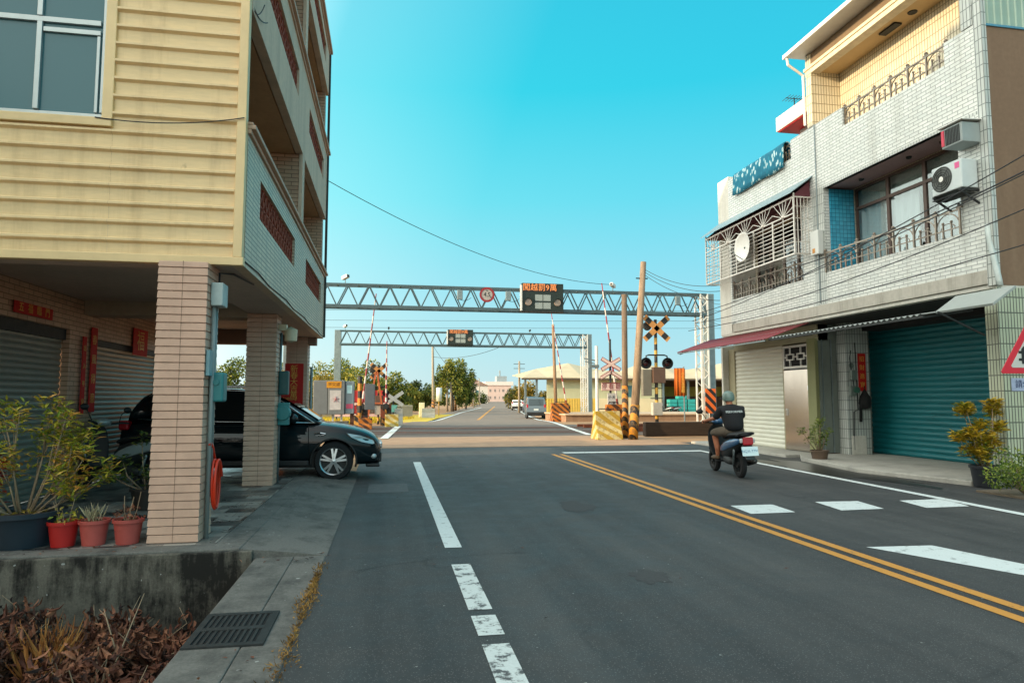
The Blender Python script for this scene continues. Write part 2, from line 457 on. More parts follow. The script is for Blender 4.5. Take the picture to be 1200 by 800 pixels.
# ------------------------------------------------------------------ ground, roads, pavements
def strip(name, mat, xa, xb, ys, dz):
    mb = MB(); vs = []; fs = []
    for y in ys:
        vs += [(xa, y, gz(y)+dz), (xb, y, gz(y)+dz)]
    for i in range(len(ys)-1): fs.append((2*i, 2*i+1, 2*i+3, 2*i+2))
    return struct(mb.add(vs, fs).build(name, mat))
YS = [-20+i*2.0 for i in range(20)]+[20+i*1.5 for i in range(30)]+[66,90,140,250,500,900,1600]
def ground():
    # one sheet to the horizon; a sunken planting bed is left open beside the gutter
    mb = MB(); vs = []; fs = []
    xs = [-900,-300,-100,-40,-20,-12,-9.0,-1.2,12,30,60,150,500,1200]
    ys = [-400,-100,-20,6.95]+[8+i*2.0 for i in range(26)]+[62,70,90,140,250,500,900,1600]
    for y in ys:
        for x in xs: vs.append((x, y, gz(y)-.012))
    n = len(xs)
    for j in range(len(ys)-1):
        for i in range(n-1):
            if xs[i] == -9.0 and ys[j] == -20: continue
            fs.append((j*n+i, j*n+i+1, (j+1)*n+i+1, (j+1)*n+i))
    struct(mb.add(vs, fs).build('ground', M['dirt']))
    pit = MB().box(-9.0,-20,-1.0,-1.2,6.95,-.85)
    struct(pit.build('planting_bed', plain('bed_soil', '#3a2d22', .95, 0, .35, 6, .8)))
ground()
# near street: asphalt up to the crossing
strip('road', M['asphalt'], -.62, 10.6, [-20,0,6,12,18,22], .0)
def far_road():
    # crossing deck, then the road bends a little right and runs to the horizon
    L_ = [Vector((-.62,22,0)), Vector((-.9,26,0))]; R_ = [Vector((9.5,22,0)), Vector((9.0,26,0))]
    for px, py in ((452,510),(472,500),(504,491)): L_.append(G(px-10,py))
    for px, py in ((706,514),(668,500),(632,491)): R_.append(G(px,py))
    a, b = L_[-1], R_[-1]
    d = Vector((sin(radians(9.7)), cos(radians(9.7)), 0))
    for t in (40, 120, 300, 700):
        L_.append(Vector((a.x+d.x*t, a.y+d.y*t, -.3))); R_.append(Vector((b.x+d.x*t, b.y+d.y*t, -.3)))
    return L_, R_, d
FL, FR, FD = far_road()
def road_sheet():
    mb = MB(); vs = []; fs = []
    for a, b in zip(FL, FR): 
        za = gz(a.y)+.006; zb = gz(b.y)+.006
        vs += [(a.x,a.y,za),(b.x,b.y,zb)]
    # finer cross rows where the ground dips
    for i in range(len(FL)-1): fs.append((2*i,2*i+1,2*i+3,2*i+2))
    return vs, fs
def far_road_mesh():
    mb = MB(); vs = []; fs = []; k = 0
    for i in range(len(FL)-1):
        n = 8 if i < 6 else 1
        for j in range(n+(1 if i == len(FL)-2 else 0)):
            t = j/n; a = FL[i].lerp(FL[i+1], t); b = FR[i].lerp(FR[i+1], t)
            for q in range(5):
                c = a.lerp(b, q/4); vs.append((c.x, c.y, gz(c.y)+.006))
            k += 1
    for i in range(k-1):
        for q in range(4): fs.append((i*5+q, i*5+q+1, (i+1)*5+q+1, (i+1)*5+q))
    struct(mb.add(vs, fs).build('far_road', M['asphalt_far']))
far_road_mesh()
def line(name, mat, pts, w, dz=.012):
    mb = MB(); vs = []; fs = []
    P_ = []
    for i in range(len(pts)-1):
        a = Vector(pts[i]); b = Vector(pts[i+1]); n = max(1, int((b-a).length/3))
        for k in range(n): P_.append(a.lerp(b, k/n))
    P_.append(Vector(pts[-1]))
    for i, p in enumerate(P_):
        d = (P_[min(i+1,len(P_)-1)]-P_[max(0,i-1)]); d.z = 0; d.normalize(); s = Vector((d.y,-d.x,0))*w/2
        for q in (p-s, p+s): vs.append((q.x, q.y, gz(q.y)+dz))
    for i in range(len(P_)-1): fs.append((2*i,2*i+1,2*i+3,2*i+2))
    return struct(mb.add(vs, fs).build(name, mat))
V = Vector
line('edge_line', M['white_line'], [V((.67,7.0,0)),V((.69,16.3,0))], .17, .004)
for a, b in ((4.95,6.3),(4.42,4.82),(2.6,4.26)):
    line('edge_line', M['worn_line'], [V((.67,a,0)),V((.67,b,0))], .17, .004)
for dx in (-.11,.11):
    line('centre_line', M['yellow_line'], [V((4.36+dx,-6,0)),V((4.37+dx,8,0)),V((4.46+dx,17.9,0))], .11, .004)
line('stop_line', M['white_line'], [V((4.75,18.35,0)),V((8.86,18.35,0))], .36, .004)
line('edge_line', M['white_line'], [V((8.75,18.1,0)),V((8.4,14.5,0)),V((8.08,7.6,0)),V((7.9,3,0))], .16, .008)
def poly_mark(name, mat, pix):
    mb = MB(); ps = [G(*p) for p in pix]
    mb.add([(p.x,p.y,.004) for p in ps], [tuple(range(len(ps)))])
    struct(mb.build(name, mat))
poly_mark('lane_dash', M['white_line'], [(880,602),(932,600),(905,591),(856,592.5)])
poly_mark('lane_dash', M['white_line'], [(986,598),(1036,596),(1005,587),(955,588)])
poly_mark('lane_dash', M['white_line'], [(1086,595),(1136,593),(1105,584.5),(1054,586.5)])
poly_mark('lane_arrow', M['white_line'], [(1200,674),(1222,671),(1222,656),(1200,661),(1092,639),(1015,641)])
# markings beyond the crossing
line('far_edge_line', M['white_line'], [G(450,514.5),G(467,499.5)], .3, .028)
line('far_edge_line', M['white_line'], [G(691,510),G(666,501.5),G(643,494),G(619.5,487.5),G(598,475.8)], .26, .028)
line('far_edge_line', M['white_line'], [G(502,494),G(540,483.5),G(564,477.5)], .24, .012)
line('far_centre_line', M['yellow_line'], [G(560,492),G(570,484),G(580,476)], .25, .012)
# crossing deck panels between the rails, shadow bands put into their dark colour
def deck():
    mb = MB()
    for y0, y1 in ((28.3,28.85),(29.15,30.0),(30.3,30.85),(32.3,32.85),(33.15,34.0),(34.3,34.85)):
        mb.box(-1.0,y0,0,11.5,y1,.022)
    struct(mb.build('shaded_crossing_deck', plain('deck_shade_dark',(.065,.06,.056),.85,0,.3,2,.3)))
    struct(MB().box(-1.5,20.9,.0,9.7,26.3,.0095).build('sunlit_dust_strip', plain('sunlit_dust',(.33,.215,.135),.95,0,.25,1.6,.3)))  # sandy strip with the sunlit band put into its warm pale colour
    struct(MB().box(-1.2,26.9,.0,10.6,28.25,.0105).box(-2.2,34.9,.0,10.4,37.4,.0105).box(-1.6,30.9,.0,10.6,32.25,.0105).build('crossing_shade_band', plain('crossing_shade_band',(.085,.075,.068),.9,0,.25,1.5,.3)))  # dark sheets: shadow bands across the road put into the colour
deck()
strip('track_bed', M['ballast'], -80, 120, [26.6,27.2,35.6,36.4], .002)
for yy in (29.0, 30.15, 33.0, 34.15):
    r_ = MB().box(-80,yy-.035,0,120,yy+.035,.035).box(9.6,yy-.06,.03,120,yy+.06,.16).box(-80,yy-.06,.03,-1.4,yy+.06,.16)
    struct(r_.build('rail', plain('rusty_rail', '#6a3c2a', .7, .5, .3, 6)))
# pavements on the left
def paving():
    t = NT('paving_tiles'); v = t.pos()
    b = t.node('ShaderNodeTexBrick', offset=.5, offset_frequency=2)
    b.inputs['Scale'].default_value = 1; b.inputs['Mortar Size'].default_value = .004; b.inputs['Brick Width'].default_value = .30; b.inputs['Row Height'].default_value = .30
    b.inputs['Color1'].default_value = (.05,.05,.05,1); b.inputs['Color2'].default_value = (.42,.40,.37,1); b.inputs['Mortar'].default_value = (.045,.045,.045,1)
    b.inputs['Bias'].default_value = -.05
    t.link(v, b.inputs['Vector'])
    n = t.noise(3, 6, .7)
    t.set(t.mix(1, b.outputs['Color'], t.ramp(n, [(.3,(.6,.62,.62)),(.7,(1.1,1.1,1.05))]), 'MULTIPLY'), t.ramp(n, [(.35,(.22,)*3),(.65,(.55,)*3)]))
    t.bump(b.outputs['Fac'], -.2, .004)
    return t.m
struct(MB().box(-9,7.12,-.9,-1.62,16.6,.098).build('pavement', paving()))
struct(MB().box(-9,6.86,-.9,-1.34,7.118,.102).box(-1.618,7.12,-.3,-1.34,16.6,.1).build('pavement_border', M['concrete'], bevel=.012))
def ramp_():
    mb = MB(); ys = [6.86,9,12,14.4]; vs = []; fs = []
    for y in ys: vs += [(-1.338,y,.095),(-.9,y,.05),(-.55,y,.007)]
    for j in range(3):
        for i in range(2): fs.append((j*3+i,j*3+i+1,(j+1)*3+i+1,(j+1)*3+i))
    b = len(vs); vs += [(-1.338,6.86,-.05),(-.55,6.86,-.05)]; fs.append((0,1,2,b+1,b))
    struct(mb.add(vs, fs).build('ramp', M['concrete']))
ramp_()
# gutter strip with its wall towards the sunken bed
struct(MB().box(-1.2,-20,-1.0,-.85,6.858,.012).box(-.848,-20,-.2,-.56,6.858,.010).build('gutter', M['concrete'], bevel=.01))
# stained wall between the paving and the sunken bed
bw = MB().box(-9,6.80,-1.0,-1.22,6.858,.085)
tag(bw.build('retaining_wall', M['concrete_dark'], bevel=.012), 'low stained concrete wall below the row of flower pots', 'wall')
# right-hand apron
struct(MB().prism([(9.85,10.25),(9.35,12.5),(9.75,15.0),(10.3,15.9),(12.6,15.9),(12.6,10.25)], 'z', -.1, .085).build('apron', M['concrete_pale'], bevel=.02))
struct(MB().box(9.9,15.902,-.1,11.2,21.4,.075).build('apron', M['concrete_pale'], bevel=.02))
struct(MB().box(9.3,-10,-.05,30,9.6,.03).build('verge', plain('verge_soil','#6a5f50',.95,0,.3,4,.6)))
# oil-dark patches and repairs on the road
def blot(name, mat, c, rx, ry, dz, seed):
    r = random.Random(seed); n = 26; ps = []
    for k in range(n):
        a = 2*pi*k/n; q = 1+r.uniform(-.25,.25)
        ps.append((c[0]+cos(a)*rx*q, c[1]+sin(a)*ry*q, dz))
    struct(MB().add(ps, [tuple(range(n))]).build(name, mat))
blot('wet_patch', plain('wet_asphalt', (.02,.021,.021), .35, 0, .2, 5), (9.05,12.9), .62, 2.5, .003, 5)
struct(MB().box(-.3,11.2,0,.35,12.3,.003).build('road_patch', plain('concrete_patch', (.10,.105,.105), .85, 0, .2, 8)))
def cracks():
    r = random.Random(33); mb = MB()
    def wander(x, y, dx, dy, n, w):
        for k in range(n):
            x2, y2 = x+dx+r.uniform(-.07,.07), y+dy+r.uniform(-.07,.07); q = w*r.uniform(.5,1.2)
            s = Vector((y2-y, x-x2, 0)).normalized()*q
            mb.add([(x-s.x,y-s.y,.002),(x+s.x,y+s.y,.002),(x2+s.x,y2+s.y,.002),(x2-s.x,y2-s.y,.002)], [(0,1,2,3)])
            if r.random() < .10 and n > 8: wander(x2, y2, r.uniform(-.12,.12), r.uniform(-.12,.12), n//3, w*.7)
            x, y = x2, y2
    wander(-.3, 6.2, .13, .05, 14, .003); wander(1.0, 8.5, .15, .02, 18, .003); wander(.1, 12.4, .01, .16, 30, .004)
    struct(mb.build('road_crack', plain('crack_fill',(.016,.017,.018),.8), None, False, 0, False))
    mb = MB()
    for k in range(340):
        x, y = r.uniform(-.5,8), r.uniform(2.2,14); a = r.uniform(0,6.28); q = r.uniform(.004,.013)
        mb.add([(x+q*cos(a+j*2.1),y+q*sin(a+j*2.1),.0045) for j in range(3)], [(0,1,2)])
    tag(mb.build('grit', plain('pale_grit','#8d8f8c',.9), None, False, 0, False), 'pale grit and chips scattered on the asphalt', 'grit', None, 'stuff')
    for c, rx, ry, sd in (((2.2,5.6),.16,.22,1),((2.6,9.3),.22,.5,2),((6.2,9.8),.12,.3,3),((5.9,13.6),.2,.5,4)):
        blot('oil_stain', M['asphalt_patch'], c, rx, ry, .0025, sd)
cracks()
def grate():
    t = thing('drain_grate', 'rectangular iron drain grate set in the concrete gutter', 'drain', (-.96,4.8,.012))
    f = MB(); x0,x1,y0,y1 = -1.19,-.72,4.46,5.12
    f.box(x0,y0,.012,x1,y0+.05,.024).box(x0,y1-.05,.012,x1,y1,.024).box(x0,y0+.05,.012,x0+.04,y1-.05,.024).box(x1-.04,y0+.05,.012,x1,y1-.05,.024)
    ym = (y0+y1)/2; f.box(x0+.04,ym-.03,.012,x1-.04,ym+.03,.023)
    f.build('frame', M['iron'], t)
    b = MB()
    for k in range(11):
        x = x0+.055+k*.036
        b.box(x,y0+.05,.0125,x+.017,ym-.03,.021).box(x,ym+.03,.0125,x+.017,y1-.05,.021)
    b.build('bars', M['iron'], t)
    MB().box(x0+.03,y0+.04,.0122,x1-.03,y1-.04,.0135).build('well', plain('drain_dark', (.006,.006,.006), .9), t)
grate()
# ------------------------------------------------------------------ left apartment building
def siding_mat():
    t = NT('yellow_siding'); c = lin('#eacd9c')
    a = t.noise(1.0, 6, .7, None, (3.4,3.4,.3)); f = t.ramp(a, [(.48,(0,0,0)),(.78,(.5,)*3)])
    b = t.noise(9, 5, .6, None, (.5,1,3)); c2 = t.ramp(b, [(.3,tuple(x*.9 for x in c)),(.7,tuple(min(1,x*1.05) for x in c))])
    s = t.noise(3.1, 8, .8, None, (1.6,1,1.1)); rust = t.ramp(s, [(.66,(0,0,0)),(.74,(.75,)*3)])
    vo = t.node('ShaderNodeTexVoronoi', feature='F1'); vo.inputs['Scale'].default_value = 1.9
    mp = t.node('ShaderNodeMapping'); mp.inputs['Scale'].default_value = (1,.2,1); t.link(t.pos(), mp.inputs[0])
    dn = t.node('ShaderNodeVectorMath', operation='ADD'); nz = t.node('ShaderNodeTexNoise'); nz.inputs['Scale'].default_value = 9; sc_ = t.node('ShaderNodeVectorMath', operation='SCALE'); sc_.inputs['Scale'].default_value = .12
    t.link(t.pos(), nz.inputs[0]); t.link(nz.outputs['Color'], sc_.inputs[0]); t.link(mp.outputs[0], dn.inputs[0]); t.link(sc_.outputs[0], dn.inputs[1]); t.link(dn.outputs[0], vo.inputs['Vector'])
    dots = t.ramp(vo.outputs['Distance'], [(.02,(.75,)*3),(.07,(0,0,0))])
    c2 = t.mix(dots, c2, lin('#7a6443'))
    t.set(t.mix(rust, t.mix(f, c2, lin('#a07c48')), lin('#7d6340')), t.ramp(b, [(.3,(.42,)*3),(.7,(.6,)*3)]))
    t.bump(b, .08, .01); return t.m
M['siding'] = siding_mat()
M['siding_trim'] = plain('siding_trim', '#e2c592', .5, 0, .1, 3)
M['white_mosaic'] = tiles('white_mosaic', '#dcc2a2', '#cdb597', '#8f7d69', .30, .055, 0, .008, .45, .8, '#7c7d72', 2, .5)
M['pale_plaster'] = grimy('pale_plaster', '#d2baa2', '#9a8672', .5, .75, 1.1)
M['pink_tile'] = tiles('pink_tile', '#cfa98c', '#bd957a', '#86674f', .24, .07, .5, .007, .5, .7, '#7a5c4a', 2, .4)
M['soffit'] = grimy('soffit_paint', '#c0ab9c', '#948376', .4, .8, .8, False)
M['warm_ceiling'] = grimy('warm_ceiling', '#c29a72', '#8c6a4c', .4, .8, .8, False)
M['pillar_tile'] = plain('pillar_tile', '#c6a18b', .5, 0, .14, 4, .15)
M['shutter_grey'] = plain('grey_shutter', '#93958c', .45, .35, .15, 3, 0, None, (1,1,6))
M['win_dark'] = glass('dark_window_glass', '#3f6a72', .22)
M['win_dark'].node_tree.nodes['Principled BSDF'].inputs['Specular IOR Level'].default_value = .35
M['alu'] = plain('aluminium', '#aeb6b6', .4, .4, .08, 5)
def corrugate(y0, z0, z1, x0, x1, pitch=.186, out=.04):
    "horizontal ribs standing out towards -Y"
    pr = []; z = z0
    while z < z1-.001:
        for dz, o in ((0,0),(.105,.004),(.128,out),(.150,out),(.166,.0)):
            if z+dz < z1: pr.append((y0-o, z+dz))
        z += pitch
    pr.append((y0, z1))
    return MB().sweep(pr, 'x', x0, x1)
def roller(mb, x, y0, y1, z0, z1, pitch=.075, out=.018, sign=-1):
    "ribbed shutter in a plane X = x, ribs standing out along sign*X"
    pr = []; z = z0
    while z < z1:
        for k in range(4):
            zz = z+pitch*k/4
            if zz <= z1: pr.append((zz, out*(0,.75,1,.75)[k]))
        z += pitch
    pr.append((z1, 0)); n = len(pr)
    mb.add([(x+sign*o, y0, zz) for zz, o in pr]+[(x+sign*o, y1, zz) for zz, o in pr], [(i,i+1,n+i+1,n+i) for i in range(n-1)])
    return mb
def lattice(mb, x, y0, y1, z0, z1, px, pz, t=.018, d=.07):
    "pierced ventilation blocks: crossed diagonals in a grid"
    ny = max(1, round((y1-y0)/px)); nz = max(1, round((z1-z0)/pz)); a = (y1-y0)/ny; b = (z1-z0)/nz
    for i in range(ny):
        for j in range(nz):
            ya, za = y0+i*a, z0+j*b
            mb.bar((x,ya,za),(x,ya+a,za+b),d,t); mb.bar((x+.002,ya,za+b),(x+.002,ya+a,za),d,t)
    for i in range(ny+1): mb.bar((x-.003,y0+i*a,z0),(x-.003,y0+i*a,z1),d,t)
    for j in range(nz+1): mb.bar((x-.006,y0,z0+j*b),(x-.006,y1,z0+j*b),d,t)
    return mb
def wall_holes(mb, x0, x1, y0, y1, z0, z1, holes):
    "wall slab in the Y-Z plane with rectangular holes (y0,y1,z0,z1) sharing one height band each"
    ys = sorted({y0,y1}|{h[0] for h in holes}|{h[1] for h in holes})
    for a, b in zip(ys, ys[1:]):
        hs = sorted([(h[2],h[3]) for h in holes if h[0] <= a+1e-6 and h[1] >= b-1e-6]); z = z0
        for ha, hb in hs:
            mb.box(x0,a,z,x1,b,ha); z = hb
        mb.box(x0,a,z,x1,b,z1)
    return mb
XL, YN, YE = -1.5, 7.38, 16.35
def left_building():
    B = thing('apartment_building', 'tall tiled apartment building with yellow metal siding and a pillared ground floor', 'building', (-4.5, 11.8, .1))
    # --- front clad in yellow ribbed sheet, window opening left of X = -2.86
    mb = corrugate(YN, 2.95, 9.9, -2.80, -1.60)
    mb.build('siding', M['siding'], B)
    corrugate(YN, 2.95, 4.28, -9.2, -2.802).build('siding', M['siding'], B)
    corrugate(YN, 6.35, 9.9, -9.2, -2.802).build('siding', M['siding'], B)
    corrugate(YN, 4.28, 6.35, -9.2, -4.95).build('siding', M['siding'], B)
    tr = MB().box(-9.2,YN-.05,2.86,-1.49,YN+.04,2.945).box(-1.598,YN-.045,2.946,-1.505,YN+.06,9.9)
    tr.box(-2.80+.002,YN-.04,4.33,-2.90,YN+.02,6.35).box(-9.2,YN-.055,4.24,-2.80,YN+.01,4.328)
    tr.build('siding_trim', M['siding_trim'], B, bevel=.006)
    wf = MB(); zb, zt, xa, xb = 4.33, 6.35, -4.9, -2.903; yw = YN-.015
    def fr(x0,z0,x1,z1,d=.05,dy=0): wf.box(x0,yw+dy,z0,x1,yw+dy+d,z1)
    fr(xa,zb,xb,zb+.04); fr(xa,zt-.05,xb,zt); fr(xb-.03,zb+.056,xb,zt-.051); fr(xa,zb+.056,xa+.05,zt-.051)
    fr(xa+.051,5.30,xb-.051,5.355); fr(-3.545,zb+.056,-3.495,5.299,.05,-.006); fr(-3.55,5.361,-3.50,zt-.051,.05,-.004)
    fr(-3.489,5.20,xb-.051,5.25,.03,.003); fr(-2.985,zb+.056,-2.954,5.19,.03,.003)
    w = wf.build('window', M['alu'], B, bevel=.004)
    MB().quad((xa,yw+.03,zb),(xb,yw+.03,zb),(xb,yw+.03,zt),(xa,yw+.03,zt)).build('pane', M['win_dark'], w)
    # --- white street front: three banded parapets with vent blocks
    for k, (z0, z1, mat, top) in enumerate(((2.87,4.30,'white_mosaic',4.43),(5.68,7.20,'pale_plaster',7.34),(8.70,9.70,'pale_plaster',9.86))):
        va, vb = z0+.70, z0+1.16
        if k == 2: va, vb = z0+.40, z0+.82
        holes = [(8.2,11.2,va,vb),(12.7,15.5,va,vb)]
        wall_holes(MB(), XL-.12, XL, YN+.062, YE, z0, z1, holes).build('parapet', M[mat], B)
        for h in holes:
            v = MB(); lattice(v, XL-.07, h[0], h[1], va, vb, .21, .21)
            v.build('vent_block', M['terracotta'], B)
            MB().box(XL-.117,h[0],va-.0,XL-.112,h[1],vb).build('vent_back', M['dark'], B)
        c = MB().box(XL-.16,YN+.062,z1+.001,XL+.03,YE+.03,z1+.05).box(XL-.16,YN+.062,z1+.051,XL+.075,YE+.05,top-.03).box(XL-.15,YN+.062,top-.029,XL+.045,YE+.03,top)
        c.build('coping', plain('cream_coping', '#bd9c84', .6, 0, .1, 4), B, bevel=.008)
        if k < 2:
            MB().box(-1.619,YN+.062,z0+.15,-6,YE,z0+.30).build('floor_slab', M['soffit'], B)
    # ceilings and walls of the balconies
    for z0, z1 in ((4.2,5.66),(7.1,8.68)):
        MB().box(-1.64,YN+.1,z1+.012,-4.6,YE-.002,z1+.15).build('ceiling', M['warm_ceiling'], B)
        MB().box(-3.0,YN+.1,z0-.8,-3.15,YE-.3,z1).build('back_wall', M['pink_tile'], B)
        MB().box(-2.999,11.9,z0-.8,-1.56,12.15,z1).build('party_wall', M['pink_tile'], B)
        MB().box(-2.999,YE-.25,z0-.8,-1.56,YE-.004,z1).build('party_wall', M['pink_tile'], B)
        MB().box(-1.555,11.88,z0+.24,-1.498,12.17,z1+.01).build('wall_edge', M['pale_plaster'], B)
        MB().box(-3.0,YN+.06,z0-.8,-1.60,YN+.098,z1+.1).build('party_wall', M['pink_tile'], B)
        MB().box(-2.995,8.6,z0-.7,-2.96,9.5,z0+1.1).build('door', M['win_dark'], B)
        MB().box(-2.995,13.2,z0-.7,-2.96,14.1,z0+1.1).build('door', M['win_dark'], B)
        lamp = MB(); lamp.lathe([(.001,z1-.07),(.13,z1-.05),(.15,z1+.01)], (-2.2,9.4,0), 20); lamp.build('ceiling_lamp', M['white_metal'], B, True)
    MB().box(-9.2,YN+.3,9.5,-1.63,YE,9.64).build('roof', M['concrete'], B)
    MB().box(-9,YN+.2,9.645,-3.6,YE-.4,11.7).build('roof_shade_block', M['pale_plaster'], B)  # unseen rooftop block added to shade the house front opposite
    # body behind the siding and beyond
    MB().box(-9.2,YN+.05,3.42,-3.16,YE,9.48).build('wall', M['pale_plaster'], B)
    # --- arcade: ceiling, beams, back wall with two shutters
    MB().box(-9.2,YN+.042,3.26,-1.50-.125,YE,3.41).build('arcade_ceiling', M['soffit'], B)
    bm_ = MB().box(-9.2,YN+.042,2.872,-2.262,7.72,3.255).box(-2.26,YN+.042,2.871,-1.622,YE,3.254)
    bm_.build('beam', M['soffit'], B)
    MB().box(-4.69,11.62,2.80,-2.263,12.08,3.254).build('beam', grimy('cream_beam','#a89a88','#857868',.4,.8,.8,False), B)
    MB().box(-4.69,YE-.35,2.70,-1.63,YE-.001,3.253).build('beam', grimy('brown_beam','#8f7463','#6d5546',.4,.8,.8,False), B)
    tl = MB().tube([(-3.05,8.9,3.235),(-2.95,9.9,3.235)], .02, 8); tl.build('tube_lamp', M['white_metal'], B)
    XW = -4.7
    wl = MB().box(XW-.2,7.5,2.52,XW,11.2,3.258).box(XW-.2,11.2,.1,XW,12.1,3.258).box(XW-.2,12.1,2.46,XW,15.6,3.258).box(XW-.2,15.6,.1,XW,YE,3.258)
    wl.build('arcade_wall', M['pink_tile'], B)
    for y0, y1 in ((7.5,11.198),(12.102,15.598)):
        roller(MB(), XW-.12, y0, y1, .1, 2.52, .085, .02, 1).build('roller_shutter', M['shutter_grey'], B, False, 0, False)
        MB().box(XW-.125,y0,2.36,XW-.05,y1,2.52).build('shutter_box', M['iron'], B)
    # --- three pillars of stacked long tiles
    for k, py in enumerate((7.24, 11.62, YE-.35)):
        mb = MB(); xa, xb, ya, yb = -2.26, -1.81, py, py+.47; z = .1; h = .0795; top = 2.868 if k == 0 else 2.869
        xb += .0 if k else .0
        while z < top-.01:
            z2 = min(z+h, top)
            r0, r1 = .0095, .002
            ring = []
            for zz, o in ((z,.001),(z+.003,.001),(z+.006,r0),(z2-.010,r1+.003),(z2-.004,.001)):
                for (sx, sy) in ((xa-o,ya-o),(xb+o,ya-o),(xb+o,yb+o),(xa-o,yb+o)): ring.append((sx,sy,zz))
            fs = []
            for i in range(4):
                for j in range(4): fs.append((i*4+j, i*4+(j+1)%4, (i+1)*4+(j+1)%4, (i+1)*4+j))
            mb.add(ring, fs); z = z2
        mb.build('pillar', M['pillar_tile'], B, False, 0, True)
        jt = MB().box((xa+xb)/2-.004,ya-.0095,.1,(xa+xb)/2+.001,ya-.004,top)
        jt.build('tile_joint', plain('joint','#8c7060',.8), B)
    # --- services on the first pillar
    gp = plain('grey_pipe','#8a9290',.5,.1,.1,4)
    MB().tube([(-1.775,7.42,.1),(-1.775,7.42,2.45)], .022, 8).build('conduit', gp, B, True)
    MB().tube([(-1.77,7.50,.5),(-1.77,7.50,2.45)], .016, 8).build('conduit', gp, B, True)
    MB().tube([(-1.78,7.62,2.45),(-1.78,7.62,2.82),(-1.70,7.9,2.86),(-1.62,8.6,2.867)], .012, 6).build('conduit', M['wire'], B, True)
    MB().box(-1.80,7.36,2.44,-1.68,7.58,2.68).build('junction_box', plain('pale_box','#a9b7b5',.5), B, bevel=.012)
    MB().box(-1.80,7.26,1.72,-1.76,7.38,1.98).build('breaker_box', plain('blue_box','#6f97a0',.5), B, bevel=.008)
    mt = MB().box(-1.80,7.42,1.46,-1.66,7.60,1.76).build('meter_box', M['teal_box'], B, bevel=.02)
    MB().cyl((-1.73,7.419,1.66), .03, -.015, 'y', 18).build('dial', M['teal_box'], mt)
    # services on the second pillar
    MB().box(-1.80,11.9,1.55,-1.64,12.05,1.95).build('meter_box', plain('dark_teal_box','#1f4f50',.5), B, bevel=.02)
    m2 = MB().lathe([(.001,0),(.12,0),(.13,.12),(.10,.17),(.001,.18)], (-1.72,11.88,1.25), 18, 'y').box(-1.8,11.92,1.05,-1.62,12.03,1.42)
    m2.build('meter_box', M['teal_box'], B, bevel=.01)
    MB().box(-1.8,11.8,2.62,-1.68,11.95,2.72).lathe([(.001,0),(.10,.03),(.11,.22),(.001,.27)], (-1.62,11.9,2.42), 16).build('arcade_lamp', plain('lamp_cream','#c9bda0',.4), B, 'auto')
    MB().tube([(-1.79,12.02,.1),(-1.79,12.02,2.6)], .02, 8).build('conduit', M['steel'], B, True)
    MB().tube([(-1.72,16.1,.1),(-1.72,16.1,2.2)], .03, 8).build('conduit', M['steel'], B, True)
    # cable hugging the street front edge
    pts = [(-1.493,YN+.07+i*(YE-YN-.1)/12, 2.92+.02*sin(i*2.1)) for i in range(13)]
    MB().tube(pts, .008, 5).build('conduit', M['wire'], B)
    MB().tube([(XL+.015,YE-.02,2.9),(XL+.015,YE-.02,9.8)], .03, 8).build('downpipe', M['iron'], B)
    return B
left_building()
def sag(a, b, s, n=14):
    a = Vector(a); b = Vector(b)
    return [a.lerp(b, i/n)-Vector((0,0,4*s*(i/n)*(1-i/n))) for i in range(n+1)]
def cable(label, a, b, s, r=.012, group=None, n=18):
    o = MB().tube(sag(a,b,s,n), r, 5).build('power_cable', M['wire'], None)
    return tag(o, label, 'cable', group)
cable('thin dark cable sagging across the yellow siding below the window', (-2.95,7.32,4.32), (-1.52,7.32,4.42), .06, .006)
def loops():
    mb = MB()
    mb.tube(sag((-1.52,7.35,5.80),(-1.46,8.1,5.9),.10,10), .007, 5).tube(sag((-1.52,7.35,5.78),(-1.46,7.9,6.0),.16,10), .006, 5)
    tag(mb.build('cable_loop', M['wire']), 'loose black cable loops at the top corner of the yellow building', 'cable')
loops()
# red paper couplets and boards hung in the arcade
def couplet(name, label, c, w, h, az, chars, size, horizontal=False):
    t = thing(name, label, 'banner', c)
    m = MB(); Mx = Matrix.Translation(Vector(c)) @ Matrix.Rotation(radians(az),4,'Z')
    m.M = Mx; m.box(-w/2,-.006,-h/2,w/2,.006,h/2)
    m.build('board', M['banner_red'], t)
    tx = MB(); n = len(chars)
    for i, ch in enumerate(chars):
        off = Vector(((i-(n-1)/2)*w/n*.92, -.009, 0)) if horizontal else Vector((0, -.009, ((n-1)/2-i)*h/n*.92))
        text(tx, ch, size, Mx @ Matrix.Translation(off) @ Matrix.Rotation(pi/2,4,'X'), .002)
    tx.build('lettering', M['gold'], t)
    return t
couplet('paper_couplet', 'tall red paper couplet with gold writing on the farthest arcade pillar', (-2.08,YE-.375,1.62), .40, 1.30, 0, '新春大吉萬事如意', .17)
couplet('paper_couplet', 'narrow red couplet strip hanging between the two grey shutters', (-4.665,11.98,1.95), .22, 1.35, 90, '春風得意', .17)
couplet('paper_couplet', 'narrow orange-edged strip beside the red couplet by the shutter pier', (-4.66,11.62,1.85), .13, 1.2, 90, '出入平安', .1)
couplet('paper_banner', 'square red paper board above the second grey shutter', (-4.665,14.05,2.55), .75, .50, 90, '福', .4)
couplet('paper_banner', 'small red and gold paper scroll above the first grey shutter', (-4.665,10.05,2.66), 1.0, .15, 90, '五福臨門', .13, True)
